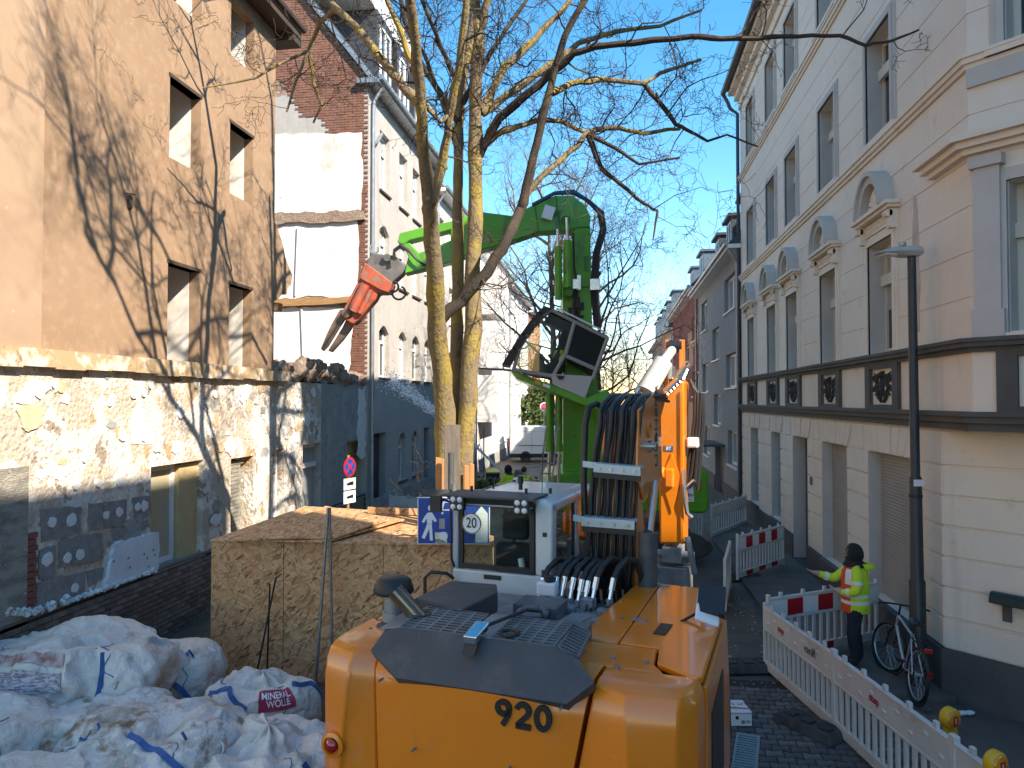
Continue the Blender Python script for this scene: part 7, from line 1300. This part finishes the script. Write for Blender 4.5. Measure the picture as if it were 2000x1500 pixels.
# ------------------------------------------------------------ bicycle leaning on the lamp post
bw = V((3.84,9.95,.09)); bi = thing('bicycle', 'silver trekking bicycle with rear rack and red tail lamps leaning on the street lamp', 'bicycle', bw, radians(90)); bi.rotation_euler = (radians(7), 0, radians(88))
m_sil = mat('silver_frame', (.55,.56,.57), .3, .6); BK = lambda mb, nm, m, par=None, **k: mb.build(nm, m, par or bi, local=True, smooth=True, **k)
WR = .35
def wheel(c, turn=0):
    M = Matrix.Rotation(turn,3,'Z'); ax = M @ V((0,1,0)); c = V(c); s = MB(); s.torus(c, ax, WR-.02, .021, 40, 8); w_ = BK(s, 'wheel', m_rub); s = MB(); s.torus(c, ax, WR-.048, .010, 40, 6); s.cyl(c-ax*.04, c+ax*.04, .022, n=12); BK(s, 'rim', m_sil, w_); s = MB()
    for i in range(28): a = 2*pi*i/28; d = M @ V((cos(a),0,sin(a))); e = M @ V((cos(a+.9*(1 if i%2 else -1)),0,sin(a+.9*(1 if i%2 else -1)))); s.cyl(c+e*.02+ax*(.03 if i%2 else -.03), c+d*(WR-.05), .0013, n=3)
    BK(s, 'spokes', m_sil, w_, kind='stuff'); s = MB(); s.torus(c, ax, WR+.025, .012, 26, 6, .3, 2.9, ref=M @ V((1,0,0))); BK(s, 'mudguard', m_blk, w_)
wheel((0,0,WR)); wheel((1.08,0,WR), .35)
bb_, sc_, ht, hb_ = V((.44,0,.29)), V((.30,0,.80)), V((.86,0,.88)), V((.90,0,.72)); s = MB()
for a, b, r in ((bb_,sc_,.017),(bb_,hb_,.022),(sc_-V((0,0,.04)),ht-V((0,0,.02)),.019),(ht,hb_,.022)): s.cyl(a, b, r, n=10)
for e in (-1,1): s.cyl(bb_+V((0,e*.03,0)), V((0,e*.065,WR)), .011, n=8); s.cyl(sc_-V((0,e*-.02,.05)), V((0,e*.065,WR)), .009, n=8)
BK(s, 'frame', m_sil); s = MB()
for e in (-1,1): s.tube([hb_+V((.0,e*.03,-.02)), V((.96,e*.055,.62)), V((1.08,e*.055,WR))], [.016,.016,.010], 8)
s.cyl(hb_, ht+V((-.02,0,.12)), .014, n=8); BK(s, 'fork', m_blk); h0 = ht+V((-.02,0,.14)); s = MB(); s.tube([h0+V((-.14,.33,.02)), h0+V((-.04,.26,.01)), h0+V((.05,.10,0)), h0+V((.05,-.10,0)), h0+V((-.04,-.26,.01)), h0+V((-.14,-.33,.02))], [.016,.015,.013,.013,.015,.016], 8); s.cyl(h0, h0+V((.05,0,0)), .02, n=8)
for e in (-1,1): s.tube([h0+V((.02,e*.2,0)), h0+V((.06,e*.24,-.02)), h0+V((-.02,e*.30,-.03))], .006, 6)
BK(s, 'handlebar', m_blk); s = MB(); s.cyl(sc_, sc_+V((-.03,0,.16)), .013, n=8); s.loft([[V((.27+x,y*w_,.97+z)) for y,z in ((-1,-.01),(-.5,.015),(0,.02),(.5,.015),(1,-.01),(.4,-.03),(-.4,-.03))] for x,w_ in ((-.15,.05),(-.1,.085),(-.02,.07),(.08,.025),(.13,.018))]); BK(s, 'saddle', m_blk)
s = MB()
for e in (-1,1): s.cyl((-.20,e*.06,.76),(.22,e*.06,.76),.006,n=6); s.cyl((-.02,e*.07,WR),(-.12,e*.06,.76),.005,n=6)
for x in (-.2,-.05,.1,.22): s.cyl((x,-.06,.76),(x,.06,.76),.006,n=6)
BK(s, 'rear_rack', m_blk); s = MB(); s.cb((-.23,0,.74),.02,.045,.025); BK(s, 'tail_lamp', mat('bike_red', (.55,.01,.008), .3, coat=.5), bevel=.005); s = MB(); s.cb((-.36,0,.48),.012,.03,.035); BK(s, 'reflector', m_tail)
s = MB(); s.torus(bb_+V((0,-.045,0)), (0,1,0), .085, .008, 24, 5); s.cyl(bb_+V((0,-.06,0)), bb_+V((.12,-.06,-.12)), .011, n=6); s.cyl(bb_+V((0,.06,0)), bb_+V((-.12,.06,.12)), .011, n=6); s.cb(bb_+V((.12,-.11,-.12)),.045,.045,.012); s.cb(bb_+V((-.12,.11,.12)),.045,.045,.012); s.tube([bb_+V((0,-.045,.085)), V((0,-.045,WR+.04))], .005, 4); s.tube([bb_+V((0,-.045,-.085)), V((0,-.045,WR-.04))], .005, 4); BK(s, 'crank', m_blk)
